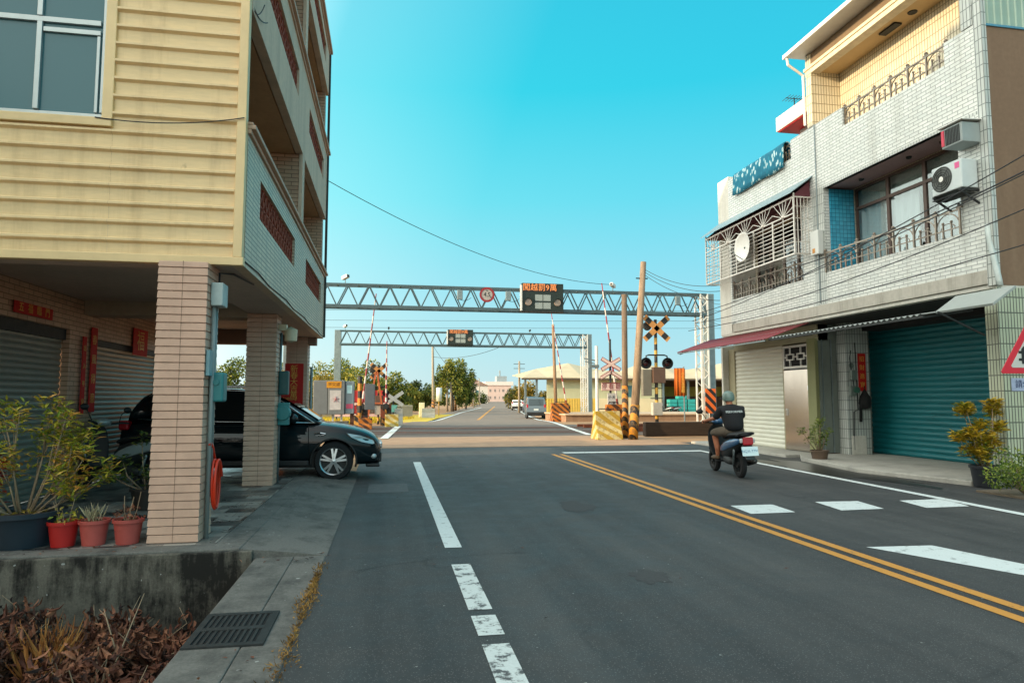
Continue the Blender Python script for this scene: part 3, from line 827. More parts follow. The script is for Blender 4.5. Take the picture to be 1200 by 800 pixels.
def hose():
    mb = MB(); pts = []
    for i in range(80):
        a = i/79*2*pi*3.2; r = .19+.012*sin(i*.9)
        pts.append((-1.735+.02*sin(a*.37)+.006*i/79*3, 7.55+.12*sin(a), .62+.24*cos(a)*(1+.04*sin(a*1.7))-.02*sin(a*2)))
    mb.tube(pts, .013, 6).tube([(-1.745,7.55,.86),(-1.76,7.5,1.0),(-1.77,7.42,1.06),(-1.77,7.40,1.02)], .014, 6)
    tag(mb.build('garden_hose', plain('orange_hose','#d8391c',.35,0,.1,5), None, True), 'coiled red orange garden hose hanging on the near pillar', 'hose')
hose()
# unseen house added left of the view to shade the near street, and the brick shed past the arcade
def added_house():
    B = thing('shade_house', 'unseen plastered house added to shade the street, left of the yellow building', 'building', (-15,-3,-1))
    MB().box(-20,-16,-1,-11.4,6.0,9.0).build('wall', M['pale_plaster'], B)
    MB().box(-20.2,-16.2,9.0,-11.2,6.2,9.25).build('roof', M['concrete'], B)
    MB().box(-14,3.6,9.251,-11.41,5.98,14.4).build('shade_tower', M['pale_plaster'], B)  # unseen tower added on the sun's path to shade the corner column opposite
    for y in (-12,-7,-2,3):
        for z in (.8,3.9):
            w = MB().box(-11.398,y,z,-11.36,y+1.6,z+1.5).build('window', M['alu'], B)
            MB().box(-11.358,y+.08,z+.08,-11.35,y+1.52,z+1.42).build('pane', M['win_dark'], w)
added_house()
def shed():
    B = thing('brick_shed', 'low brown brick shed with pale roof edge past the far arcade pillar', 'shed', (-3.3,19.6,0))
    MB().box(-3.5,18.4,0,-2.42,21.4,1.72).build('wall', tiles('brown_brick','#8a5a44','#7b4e3b','#5d3f32',.22,.07,.5,.006,.85,.5), B)
    r = MB().box(-3.6,18.3,1.72,-2.38,21.5,1.80); r.build('roof', plain('rust_roof','#8c6048',.8), B, bevel=.01)
    MB().box(-3.5,18.8,1.801,-2.75,21.2,2.15).build('upper_wall', plain('cream_wall','#cdbb98',.8), B)
    MB().box(-3.58,18.7,2.151,-2.62,21.3,2.22).build('upper_roof', plain('olive_roof','#b7a878',.8), B, bevel=.01)
shed()
# ------------------------------------------------------------------ right row house
M['white_brick'] = tiles('white_brick', '#dfe1dc', '#d0d4d0', '#979c9a', .24, .072, .5, .008, .4, .8, '#8b8b80', 2, .5)
M['cream_tile'] = tiles('cream_tile', '#d8cfb6', '#cbc2a9', '#8a8168', .075, .24, 0, .009, .4, .7)
M['column_tile'] = tiles('column_tile', '#c3c8c4', '#b7bdb9', '#747a78', .075, .24, 0, .009, .4, .7, '#86826f', 2, .4)
M['green_tile'] = tiles('green_tile', '#b5bda4', '#a9b29a', '#55594e', .062, .27, 0, .010, .4, .7, '#7d8070', 2, .5)
M['blue_tile'] = tiles('blue_tile', '#3aa5c4', '#2c8fb0', '#175a74', .10, .10, 0, .006, .25, .6)
M['teal_shutter'] = plain('teal_shutter', '#0f6c74', .45, .1, .12, 2, 0, None, (1,1,5))
M['cream_shutter'] = plain('cream_shutter', '#d2d2c4', .5, .05, .08, 2, 0, None, (1,1,5))
M['brown_wall'] = grimy('brown_render', '#77604c', '#8f7a64', .5, .8, .7)
M['pale_white'] = grimy('white_render', '#cfcdc4', '#a39f92', .5, .75, 1.2)
M['win_brown'] = plain('brown_frame', '#54423a', .5, .2, .15, 5)
M['rail_metal'] = plain('dull_steel_rail', '#8b8074', .35, .7, .25, 9)
def clear_glass():
    t = NT('clear_glass'); N = t.n
    tr = N.new('ShaderNodeBsdfTransparent'); gl = N.new('ShaderNodeBsdfGlossy'); gl.inputs['Roughness'].default_value = .03
    lw = N.new('ShaderNodeMath'); lw.operation = 'MULTIPLY_ADD'; lf = N.new('ShaderNodeLayerWeight'); lf.inputs[0].default_value = .35; t.link(lf.outputs['Facing'], lw.inputs[0]); lw.inputs[1].default_value = .35; lw.inputs[2].default_value = .06
    ms = N.new('ShaderNodeMixShader'); tr.inputs[0].default_value = (.86,.92,.92,1)
    t.link(lw.outputs[0], ms.inputs[0]); t.link(tr.outputs[0], ms.inputs[1]); t.link(gl.outputs[0], ms.inputs[2])
    t.link(ms.outputs[0], N['Material Output'].inputs[0]); return t.m
M['clear_glass'] = clear_glass()
def wavy(mb, xf, zf, xb, zb, y0, y1, pitch=.12, amp=.012):
    n = int((y1-y0)/pitch*6); vs = []; fs = []
    for i in range(n+1):
        y = y0+(y1-y0)*i/n; o = amp*sin(2*pi*(y-y0)/pitch)
        vs += [(xf,y,zf+o),((xf+xb)/2,y,(zf+zb)/2+o),(xb,y,zb+o)]
    for i in range(n):
        for j in range(2): fs.append((i*3+j,i*3+j+1,(i+1)*3+j+1,(i+1)*3+j))
    return mb.add(vs, fs)
def railing(x, y0, y1, z0, z1, n):
    mb = MB(); st = (y1-y0)/n
    mb.bar((x,y0,z1-.03),(x,y1,z1-.03),.03).bar((x,y0,z0+.14),(x,y1,z0+.14),.02)
    for i in range(n+1):
        y = y0+i*st; mb.bar((x,y,z0),(x,y,z1+.02),.035); mb.ball((x,y,z1+.04),.035,8,6); mb.bar((x,y-.06,z1+.0),(x,y+.06,z1+.0),.045,.02)
    for i in range(n):
        ya = y0+i*st; H = (z1-z0)
        mb.tube([(x,ya+st*.5+st*.5*cos(pi-pi*k/10),z0+.14+(H-.2)*sin(pi*k/10)) for k in range(11)], .013, 5)
        mb.tube([(x,ya+st*.5+st*.3*cos(pi-pi*k/8),z0+.14+(H-.38)*sin(pi*k/8)) for k in range(9)], .009, 5)
        for q in (.35,.7):
            mb.bar((x,ya+st*q,z0),(x,ya+st*q,z0+.26),.026); mb.ball((x,ya+st*q,z0+.28),.028,7,5)
    return mb
XF, YA, YB = 10.4, 10.05, 20.1
def row_house():
    B = thing('row_house', 'three storey white tiled row house with a teal and a cream roller shutter', 'building', (13, 15, .1))
    # --- body
    MB().box(12.52,YA+.3,.1,20,YB-.02,3.44).build('wall', M['pale_white'], B)
    MB().box(12.0,YA+.06,3.5,20,YB-.02,8.28).box(11.3,YA+.06,6.8,11.998,YB-.02,8.28).build('wall', M['pale_white'], B)
    MB().box(11.26,10.3,8.31,20,15.0,10.19).build('wall', M['pale_white'], B)
    MB().box(XF+.02,YA+.02,3.42,20,YB-.01,3.49).build('floor_slab', M['pale_white'], B)
    # --- gable side seen at the right edge: brown render over tiles, green sheet on top
    MB().box(10.466,YA+.012,3.46,20,YA+.058,8.16).build('side_wall', M['brown_wall'], B)
    MB().box(XF+.002,YA,.1,20,YA+.29,3.40).box(XF-.06,YA-.03,1.95,20,YA-.002,3.41).build('pier', M['green_tile'], B)
    pr = []
    for i in range(62):
        for q, o in ((0,0),(.06,0),(.075,.02),(.10,.02),(.115,0)): pr.append((10.47+i*.15+q, YA+.03-o))
    n = len(pr)
    MB().add([(a,b,8.20) for a,b in pr]+[(a,b,10.3) for a,b in pr], [(i,i+1,n+i+1,n+i) for i in range(n-1)]).build('side_sheet', plain('green_sheet','#93aa9c',.5,.1,.12,2), B)
    MB().box(10.466,YA-.01,8.161,20,YA+.056,8.20).build('side_trim', plain('blue_trim','#4d86a0',.5), B)
    # --- street front, second storey
    hl = [(10.72,14.72,4.52,6.62),(15.62,19.30,4.50,6.62)]
    mbw = wall_holes(MB(), XF, XF+.14, YA+.17, 19.40, 3.76, 6.62, hl)
    mbw.box(XF,10.72+.0,4.521,XF+.14,10.73,4.53)
    mbw.build('parapet', M['white_brick'], B)
    MB().box(XF-.022,10.10,3.50,XF+.10,19.3,3.755).build('plaster_band', grimy('band','#b6b2a8','#7d786c',.7,.8,1.3), B, bevel=.01)
    # third storey parapet with low stretches for the railings
    p3 = MB().box(XF-.002,YA+.17,6.62,XF+.14,10.92,8.27).box(XF-.002,10.921,6.62,XF+.14,13.90,7.84).box(XF-.002,13.901,6.62,XF+.14,16.0,8.30)
    p3.box(XF-.002,16.001,6.62,XF+.14,19.0,7.80).box(XF-.002,19.001,6.62,XF+.14,19.40,8.30)
    p3.build('parapet', M['white_brick'], B)
    p4 = MB().box(XF-.004,YA+.17,6.60,XF+.002,19.4,6.66); p4.build('edge_course', M['column_tile'], B)
    MB().box(XF+.005,19.401,3.46,XF+1.7,YB,8.42).build('end_wall', M['pale_white'], B, bevel=.01)
    # columns
    MB().box(XF-.03,YA-.01,3.46,10.464,YA+.168,8.72).build('column', M['column_tile'], B)
    MB().box(XF-.01,14.721,3.77,11.24,15.15,6.60).build('column', M['column_tile'], B)
    MB().box(XF-.02,15.0,8.301,10.62,15.22,10.18).box(10.62,15.0,8.301,11.25,15.2,10.0).build('column', M['cream_tile'], B)
    MB().box(XF-.02,YA+.2,8.28,10.62,10.5,10.18).build('column', M['column_tile'], B)
    MB().box(11.18,10.3,6.7,11.258,14.998,10.0).build('recess_wall', M['cream_tile'], B)
    # balcony ceilings
    MB().box(XF+.141,YA+.18,6.64,11.298,19.38,6.78).build('ceiling', grimy('mauve_ceiling','#bd9c9a','#947a78',.4,.8,1,False), B)
    MB().box(10.621,10.3,9.70,11.25,14.998,9.80).build('ceiling', plain('beige_ceiling','#c8ac80',.7,0,.08,2), B)
    MB().box(XF-.03,10.06,9.66,10.62,15.24,9.78).box(XF-.06,10.06,9.781,10.62,15.26,9.86).build('eave_trim', plain('cream_trim','#d8cbb0',.6), B, bevel=.008)
    MB().box(XF+.0,10.05,9.861,10.62,15.22,10.18).build('eave_beam', plain('brown_eave','#7b6a54',.7), B)
    MB().prism([(9.95,10.20),(9.95,10.30),(20,10.75),(20,10.2)], 'y', 10.0, 15.38).build('roof', M['white_metal'], B)
    MB().box(9.86,10.0,10.16,9.949,15.40,10.26).tube([(9.92,15.3,10.18),(9.95,15.3,9.98),(10.35,15.28,9.72),(10.36,15.28,8.4)], .035, 8).build('gutter', M['white_metal'], B)
    sp = MB()
    for y in (12.2,): sp.lathe([(.001,9.69),(.09,9.68),(.10,9.702)], (10.9,y,0), 14)
    sp.box(10.8,12.6,9.66,10.98,13.1,9.699); sp.build('ceiling_lamp', M['iron'], B)
    sp = MB()
    for y in (11.6,12.5,14.0): sp.lathe([(.001,6.60),(.05,6.60),(.06,6.64)], (10.9,y,0), 14)
    sp.build('ceiling_lamp', M['iron'], B)
    # small canopy of the far unit with its red soffit
    MB().box(XF-.02,15.24,8.76,12.4,16.62,9.15).build('canopy', plain('pink_white','#dccabd',.7,0,.06,2), B, bevel=.01)
    MB().box(XF+.02,15.25,8.735,12.38,16.58,8.759).build('canopy_soffit', plain('red_soffit','#c2141c',.6), B)
    MB().box(10.9,15.22,8.30,11.1,16.3,8.734).build('canopy_wall', M['pale_white'], B)
    # railings
    railing(XF+.06,10.93,13.89,7.84,8.30,6).build('railing', M['rail_metal'], B, 'auto')
    railing(XF+.06,16.02,18.98,7.80,8.26,7).build('railing', M['rail_metal'], B, 'auto')
    railing(XF-.02,10.74,14.70,4.52,5.02,7).build('railing', M['rail_metal'], B, 'auto')
    railing(XF+.06,15.64,19.28,4.50,5.0,8).build('railing', M['rail_metal'], B, 'auto')
    # --- windows of the second storey, with curtains behind the glass
    def window(y0, y1, z0, z1, nv, zt):
        f = MB(); x = 11.22
        f.box(x,y0,z0,x+.06,y1,z0+.06).box(x,y0,z1-.06,x+.06,y1,z1).box(x-.004,y0,zt-.035,x+.056,y1,zt+.035)
        for i in range(nv+1):
            y = y0+(y1-y0)*i/nv; f.box(x+.003,max(y0,y-.045),z0+.061,x+.063,min(y1,y+.045),z1-.061)
        w = f.build('window', M['win_brown'], B)
        MB().box(x+.03,y0+.03,z0+.03,x+.034,y1-.03,z1-.03).build('pane', M['clear_glass'], w)
        return w
    wall_holes(MB(), 11.241, 11.298, YA+.19, 19.38, 3.5, 6.63, [(10.3,14.66,4.0,6.60),(15.7,19.2,4.0,6.5)]).build('inner_wall', M['cream_tile'], B)
    w1 = window(10.3,14.66,4.0,6.60,4,6.10)
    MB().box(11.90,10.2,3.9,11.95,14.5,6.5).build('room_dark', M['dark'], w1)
    cu = MB(); vs = []; fs = []; n = 160; rr = random.Random(4)
    for i in range(n+1):
        y = 10.35+4.25*i/n; o = .05*sin(i*.62)+.03*sin(i*1.37+1)
        vs += [(11.36+o,y,4.02),(11.36+o*.6,y,6.08)]
    for i in range(n):
        if (i//18) % 5 != 4: fs.append((2*i,2*i+2,2*i+3,2*i+1))
    cu.add(vs, fs).build('curtain', plain('white_curtain','#cfd2d6',.9,0,.06,3), w1, True)
    cu = MB(); cu.box(11.35,10.35,6.12,11.36,14.6,6.58); cu.build('curtain', plain('patterned_curtain','#b9b8b2',.9,0,.3,30), w1)
    # the inner wall behind the windows is cut by a dark room so the openings read as glass
    w2 = window(15.7,19.2,4.0,6.5,5,5.9)
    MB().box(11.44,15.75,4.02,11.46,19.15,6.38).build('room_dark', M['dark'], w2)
    cu = MB()
    cu.box(11.35,15.8,4.1,11.36,16.5,6.2).box(11.35,18.0,4.1,11.36,18.5,6.2); cu.build('curtain', plain('beige_curtain','#8d7b66',.9,0,.2,6), w2)
    MB().box(XF+.15,14.70,4.53,11.22,14.719,6.60).build('blue_panel', M['blue_tile'], B)
    # --- barred window cage of the far unit
    cg = MB(); xo, ya, yb, za, zb = 9.92, 15.22, 20.02, 5.08, 6.52; t = .02
    for z in (za,zb): cg.bar((xo,ya,z),(xo,yb,z),.035); cg.bar((xo,ya,z),(XF,ya,z),.03); cg.bar((xo,yb,z),(XF,yb,z),.03)
    for y in (ya,yb): cg.bar((xo,y,za),(xo,y,zb+.1),.035)
    zm = za+1.02; cg.bar((xo,ya,zm),(xo,yb,zm),.028)
    nb = 5; st = (yb-ya)/nb
    for i in range(1,nb): cg.bar((xo,ya+i*st,za),(xo,ya+i*st,zm),.034)
    for i in range(nb): cg.bar((xo,ya+(i+.5)*st,za),(xo,ya+(i+.5)*st,zm),.016)
    for k in range(1,10): cg.bar((xo,ya,za+k*.102),(xo,yb,za+k*.102),.016)
    for i in range(nb):
        yc = ya+(i+.5)*st
        for a in (20,45,68,90,112,135,160):
            L = min(.46/max(.3,abs(sin(radians(a)))), st*.5/max(.2,abs(cos(radians(a)))))
            cg.bar((xo,yc,zm),(xo,yc+cos(radians(a))*L,zm+sin(radians(a))*L),.016)
        cg.ball((xo-.01,yc,zm+.01),.045,10,6)
    for y in (ya,yb):
        for k in range(1,5): cg.bar((xo+(XF-xo)*k/5,y,za),(xo+(XF-xo)*k/5,y,zb),.016)
        for k in (1,2,3,4): cg.bar((xo,y,za+k*.3),(XF,y,za+k*.3),.014)
    for k in range(30): cg.bar((xo,ya+k*(yb-ya)/29,za),(XF,ya+k*(yb-ya)/29,za),.012)
    cg.build('window_cage', plain('cage_steel','#d6cfc6',.4,.4,.15,6), B)
    MB().prism([(9.78,6.58),(9.78,6.60),(XF-.002,7.06),(XF-.002,7.03)],'y',ya-.1,yb+.1).build('cage_roof', plain('grey_blue_sheet','#8ea3a8',.5,.2), B)
    MB().prism([(9.93,6.53),(9.93,6.57),(XF-.004,6.95),(XF-.004,6.53)],'y',ya+.02,yb-.02).build('cage_backing', plain('dark_red_sheet','#5c2730',.7), B)
    # --- ground floor
    XG = 10.9
    wl = MB().box(XG,20.2,.08,XG+.3,20.6,3.05).box(XG+.002,15.9,2.98,XG+.3,20.2,3.44).box(XG,17.46,.08,XG+.2,17.52,2.98)
    wl.build('shop_wall', plain('olive_grey_wall','#9a9478',.75,0,.12,2), B)
    MB().box(XF+.3,20.601,.08,20,20.7,3.2).build('shop_side', M['pale_white'], B)
    MB().box(XG+.3,15.95,.1,12.5,20.5,.12).build('shop_floor', M['concrete'], B)
    roller(MB(), XG+.05, 17.52, 20.2, .08, 2.98, .124, .024, -1).build('roller_shutter', M['cream_shutter'], B, False, 0, False)
    # stainless door under a pierced fanlight
    M['stainless'] = plain('stainless_door', '#b9b2a8', .17, 1, .10, 1.2, 0, None, (1,1,.35))
    MB().box(XG-.01,16.30,.09,XG+.03,17.455,2.26).build('door', M['stainless'], B, bevel=.006)
    dd = [o for o in B.children if o.name.startswith('door')][0]
    MB().box(XG-.045,17.30,1.02,XG-.011,17.36,1.20).build('handle', M['chrome'], dd, bevel=.008)
    MB().box(XG-.014,16.33,.6,XG-.0105,16.37,.72).box(XG-.014,16.33,1.7,XG-.0105,16.37,1.82).build('hinge', M['chrome'], dd)
    fl = MB(); y0,y1,z0,z1 = 16.30,17.455,2.30,2.93; x = XG-.025
    fl.box(x,y0,z0,x+.05,y0+.05,z1).box(x,y1-.05,z0,x+.05,y1,z1).box(x,y0+.051,z0,x+.05,y1-.051,z0+.06).box(x,y0+.051,z1-.06,x+.05,y1-.051,z1)
    for yc in (y0+.33, y1-.33):
        zc = (z0+z1)/2
        for (a,b,c,d) in ((yc-.17,zc-.09,yc+.17,zc-.06),(yc-.17,zc+.06,yc+.17,zc+.09),(yc-.17,zc-.059,yc-.14,zc+.059),(yc+.14,zc-.059,yc+.17,zc+.059)):
            fl.box(x,a,b,x+.04,c,d)
        fl.box(x+.002,yc-.015,z0+.05,x+.04,yc+.015,zc-.091).box(x+.002,yc-.015,zc+.091,x+.04,yc+.015,z1-.05)
    fl.box(x+.002,y0+.05,(z0+z1)/2-.015,x+.04,y0+.16,(z0+z1)/2+.015).box(x+.002,y1-.16,(z0+z1)/2-.015,x+.04,y1-.05,(z0+z1)/2+.015).box(x+.002,y0+.501,(z0+z1)/2-.015,x+.04,y1-.501,(z0+z1)/2+.015)
    f_ = fl.build('fanlight', M['white_metal'], B)
    MB().box(x+.042,y0,z0,x+.06,y1,z1).build('backing', M['dark'], f_)
    MB().box(XG-.06,15.93,.09,XG+.03,16.28,3.05).build('door_pier', plain('olive_paint','#7f8158',.7,0,.1,2), B)
    MB().box(XG+.031,15.90,.1,12.5,15.99,3.40).build('recess_wall', plain('grey_green_wall','#6d7670',.8,0,.15,2), B)
    MB().box(XG+.35,15.868,.1,XG+.38,15.899,3.0).box(XG+.1,15.868,.1,XG+.12,15.899,3.0).build('wall_strip', M['steel'], B)
    MB().box(11.42,15.52,.086,12.06,15.865,3.42).build('pier', M['column_tile'], B)
    mb = MB().box(11.5,15.49,.087,11.9,15.518,.55); mb.build('pier_base', M['pale_white'], B, bevel=.006)
    roller(MB(), 12.42, 10.36, 15.9, .09, 3.42, .128, .028, -1).build('roller_shutter', M['teal_shutter'], B, False, 0, False)
    MB().box(11.9,10.35,3.2,12.41,15.5,3.41).build('shutter_box', M['dark'], B)
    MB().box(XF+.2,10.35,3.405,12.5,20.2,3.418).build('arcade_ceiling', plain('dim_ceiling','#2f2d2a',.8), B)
    # meters and wires on the pier
    mg = plain('meter_grey','#6f7b76',.4,0,.3,20)
    MB().box(11.46,15.42,1.55,11.62,15.518,1.80).build('electric_meter', mg, B, bevel=.01)
    MB().box(11.50,15.43,1.95,11.66,15.518,2.2).build('electric_meter', mg, B, bevel=.01)
    mt = MB()
    mt.lathe([(.001,0),(.07,0),(.075,.09),(.001,.1)], (11.57,15.51,2.32), 14, 'y')
    mt.build('electric_meter', mg, B, 'auto')
    lt = MB().lathe([(.001,0),(.08,0),(.08,-.06),(.001,-.07)], (11.60,15.42,1.7), 14, 'y'); lt.build('electric_meter', plain('meter_green','#3f6a5a',.35), B)
    MB().tube([(11.68,15.5,2.9),(11.70,15.5,1.2),(11.58,15.5,1.15),(11.56,15.5,.5),(11.56,15.5,.2)], .014, 6).build('conduit', M['wire'], B)
    MB().tube([(11.56,15.5,2.7),(11.50,15.48,2.5),(11.54,15.48,2.2),(11.62,15.48,1.6)], .01, 6).build('conduit', M['wire'], B)
    MB().tube([(XF-.035,YA+.10,4.55),(XF-.04,YA+.08,4.3),(XF-.05,YA-.08,3.55),(XF-.05,YA-.10,3.42)], .045, 10).build('downpipe', plain('pale_pipe','#b9c4c2',.45), B, True)
    MB().tube([(XF-.02,14.95,3.8),(XF-.02,14.95,8.3)], .012, 6).build('conduit', M['steel'], B)
    # --- awnings
    wavy(MB(), 9.18,2.95,XF-.024,3.38,15.45,20.75,.15,.016).build('awning', plain('red_sheet','#74222a',.5,.05,.15,3), B, True, 0, False, .006)
    MB().bar((9.2,15.5,2.915),(9.2,20.7,2.915),.03).bar((9.8,15.5,3.17),(9.8,20.7,3.17),.03).bar((9.22,20.6,2.90),(XF,20.6,3.36),.05).bar((9.22,18,2.90),(XF,18,3.36),.03).build('awning_frame', M['steel'], B)
    wavy(MB(), 9.28,2.97,XF-.024,3.14,10.52,15.50,.15,.018).build('awning', plain('grey_sheet','#858d8b',.5,.1,.15,3), B, True, 0, False, .006)
    MB().bar((9.3,10.5,2.93),(9.3,15.5,2.93),.04).bar((9.8,10.5,3.02),(9.8,15.5,3.02),.03).bar((9.3,10.6,2.92),(XF,10.6,3.08),.035).bar((9.3,13,2.92),(XF,13,3.08),.035).bar((9.3,15.4,2.92),(XF,15.4,3.08),.035).build('awning_frame', M['iron'], B)
    MB().prism([(9.55,2.98),(9.53,3.02),(9.98,3.32),(10.0,3.28)],'y',9.32,10.50).build('awning_panel', plain('white_panel','#979f9c',.55,0,.08,2), B, bevel=.006)
    MB().bar((9.4,10.3,2.99),(XF-.07,10.3,2.6),.03).build('awning_frame', M['iron'], B)
    return B
row_house()
def ac_units():
    t = thing('air_conditioner', 'white outdoor air conditioner with a round fan grille on a wall bracket', 'air conditioner', (10.2,10.55,5.15))
    MB().box(10.02,10.28,5.25,10.36,10.96,5.78).build('casing', plain('ac_white','#bfc9ca',.45,0,.06,4), t, bevel=.02)
    g = MB()
    for r in (.05,.09,.13,.175,.22): g.tube([(10.008,10.72+r*cos(2*pi*k/24),5.52+r*sin(2*pi*k/24)) for k in range(25)], .007, 4)
    for k in range(8): g.bar((10.006,10.72,5.52),(10.006,10.72+.22*cos(k*pi/4),5.52+.22*sin(k*pi/4)),.006)
    g.build('fan_grille', M['iron'], t)
    f = MB().lathe([(.001,10.015),(.225,10.015),(.235,10.019)], (0,10.72,5.52), 28, 'x'); f.build('fan_recess', plain('fan_shadow','#5c625f',.6), t)
    MB().lathe([(.001,9.998),(.05,10.0),(.055,10.010)], (0,10.72,5.52), 16, 'x').build('fan_hub', M['white_metal'], t)
    MB().box(10.016,10.32,5.62,10.019,10.42,5.73).build('sticker', plain('pink_sticker','#d7558f',.5), t)
    b = MB().bar((10.0,10.32,5.22),(XF,10.32,5.22),.04).bar((10.0,10.92,5.22),(XF,10.92,5.22),.04).bar((10.02,10.32,5.2),(XF,10.32,4.98),.03).bar((10.02,10.92,5.2),(XF,10.92,4.98),.03).box(10.0,10.29,5.16,10.3,10.95,5.17)
    b.build('bracket', M['iron'], t)
    t = thing('air_conditioner', 'grey louvred window air conditioner above the outdoor fan unit', 'air conditioner', (10.3,10.5,6.0))
    MB().box(10.0,10.2,6.06,11.2,10.66,6.42).build('casing', plain('ac_grey','#8f9a9a',.5,0,.08,4), t, bevel=.01)
    l = MB()
    for k in range(10): l.box(9.988,10.25+k*.033,6.09,9.999,10.265+k*.033,6.39)
    l.build('louvres', M['iron'], t)
    MB().box(9.985,10.59,6.10,9.9985,10.65,6.39).build('label_strip', plain('red_strip','#c5304a',.5), t)
    MB().prism([(9.98,6.44),(9.96,6.45),(11.2,6.53),(11.2,6.50)],'y',10.15,10.7).build('hood', M['white_metal'], t)
ac_units()
def heater():
    t = thing('water_heater', 'white wall mounted gas water heater beside the blue tiles', 'water heater', (10.3,14.9,5.0))
    MB().box(10.22,14.74,4.98,10.385,15.05,5.58).build('casing', plain('heater_white','#d2d5d1',.35,0,.04,4), t, bevel=.02)
    MB().box(10.214,14.86,5.03,10.219,14.96,5.14).build('badge', plain('orange_badge','#c88a3a',.5), t)
    MB().tube([(10.3,14.85,4.98),(10.3,14.85,4.75)], .012, 6).tube([(10.3,14.95,4.98),(10.3,14.95,4.75)], .012, 6).build('pipe', M['steel'], t)
heater()
def dish():
    t = thing('satellite_dish', 'white round satellite dish fixed to the barred balcony window', 'dish', (9.8,17.5,5.3))
    MB().lathe([(.001,.10),(.12,.093),(.25,.07),(.36,.03),(.41,0),(.415,.006),(.36,.04),(.25,.08),(.001,.112)], (9.72,17.45,5.72), 36, 'x').build('reflector', plain('dish_white','#e3e2dc',.5,0,.03,3), t, True)
    MB().bar((9.80,17.45,5.72),(9.92,17.45,5.6),.04).tube([(9.76,17.45,5.36),(9.5,17.45,5.5),(9.42,17.45,5.68)], .012, 6).build('arm', M['steel'], t)
    MB().lathe([(.001,-.05),(.03,-.05),(.03,.05),(.001,.05)], (9.42,17.45,5.7), 12, 'x').build('receiver', M['white_metal'], t)
dish()
def blanket():
    t = NT('leaf_print_cloth'); v = t.node('ShaderNodeTexVoronoi', feature='F1'); v.inputs['Scale'].default_value = 6; v.inputs['Randomness'].default_value = 1
    mp = t.node('ShaderNodeMapping'); mp.inputs['Scale'].default_value = (1,1.5,.8); mp.inputs['Rotation'].default_value = (.6,0,0)
    t.link(t.pos(), mp.inputs[0]); t.link(mp.outputs[0], v.inputs['Vector'])
    t.set(t.ramp(v.outputs['Distance'], [(.28,lin('#b9d3d6')),(.36,lin('#1c7f97')),(.6,lin('#126a84'))]), .9)
    mb = MB(); vs = []; fs = []; n = 50; pr = [(.16,-.35),(.13,-.15),(.10,.02),(.05,.075),(0,.085),(-.06,.07),(-.11,.0),(-.12,-.25),(-.13,-.45),(-.14,-.62)]
    y0, y1 = 16.25, 18.95
    for i in range(n+1):
        y = y0+(y1-y0)*i/n
        for j, (dx, dz) in enumerate(pr):
            w = max(0, j-5)/4.0
            vs.append((XF+.06+dx-w*.012*sin(i*.55)-w*.008*sin(i*1.4), y, 8.27+dz+.006*sin(i*.4)+(-.015*w*sin(i*.21))))
    m = len(pr)
    for i in range(n):
        for j in range(m-1): fs.append((i*m+j,(i+1)*m+j,(i+1)*m+j+1,i*m+j+1))
    tag(mb.add(vs, fs).build('blanket', t.m, None, True, 0, True, .03), 'teal leaf patterned blanket airing over the upper balcony railing', 'blanket')
blanket()
couplet('paper_couplet', 'faded orange red couplet on the tiled pier beside the teal shutter', (11.86,15.51,2.15), .22, .95, 0, '招財進寶', .15)
def clothbag():
    mb = MB()
    r = random.Random(3)
    mb.lathe([(.001,0),(.12,.02),(.15,.15),(.13,.3),(.07,.4),(.03,.48),(.001,.5)], (11.86,15.44,1.22), 14)
    mb.tube([(11.86,15.46,1.65),(11.9,15.49,1.8)], .012, 5).bar((11.74,15.44,1.45),(11.72,15.44,.9),.05)
    tag(mb.build('cloth_bag', plain('black_cloth','#16181a',.9,0,.3,9,.5), None, True), 'black cloth bag hanging below the couplet by the teal shutter', 'bag')
clothbag()
def antenna():
    mb = MB().bar((10.75,16.3,9.15),(10.75,16.3,9.62),.02).bar((10.5,16.3,9.6),(11.0,16.3,9.6),.015)
    for k in range(6): mb.bar((10.52+k*.09,16.1,9.6),(10.52+k*.09,16.5,9.6),.01)
    tag(mb.build('antenna', M['iron']), 'thin television aerial on the pale roof with the red soffit', 'antenna')
antenna()
# cables strung along the street front
for k, (lab, a, b, s) in enumerate((
    ('highest thin cable crossing the white tiled front from the right edge', (9.9,8.4,5.45), (9.95,21.2,4.05), .25),
    ('thick dark cable running across the balcony railing of the white tiled front', (9.9,8.5,5.15), (9.95,15.1,4.75), .12),
    ('second thick cable running just under the balcony railing cable', (9.88,8.5,5.10), (9.95,21,4.25), .2),
    ('slack cable crossing the white tiles below the balcony railing', (9.9,8.5,4.55), (9.95,21,3.95), .25),
    ('lowest cable crossing the white tiles just above the awnings', (9.9,8.5,3.95), (9.95,21.5,3.75), .12),
    )):
    cable(lab, a, b, s, .011 if k != 1 else .014)
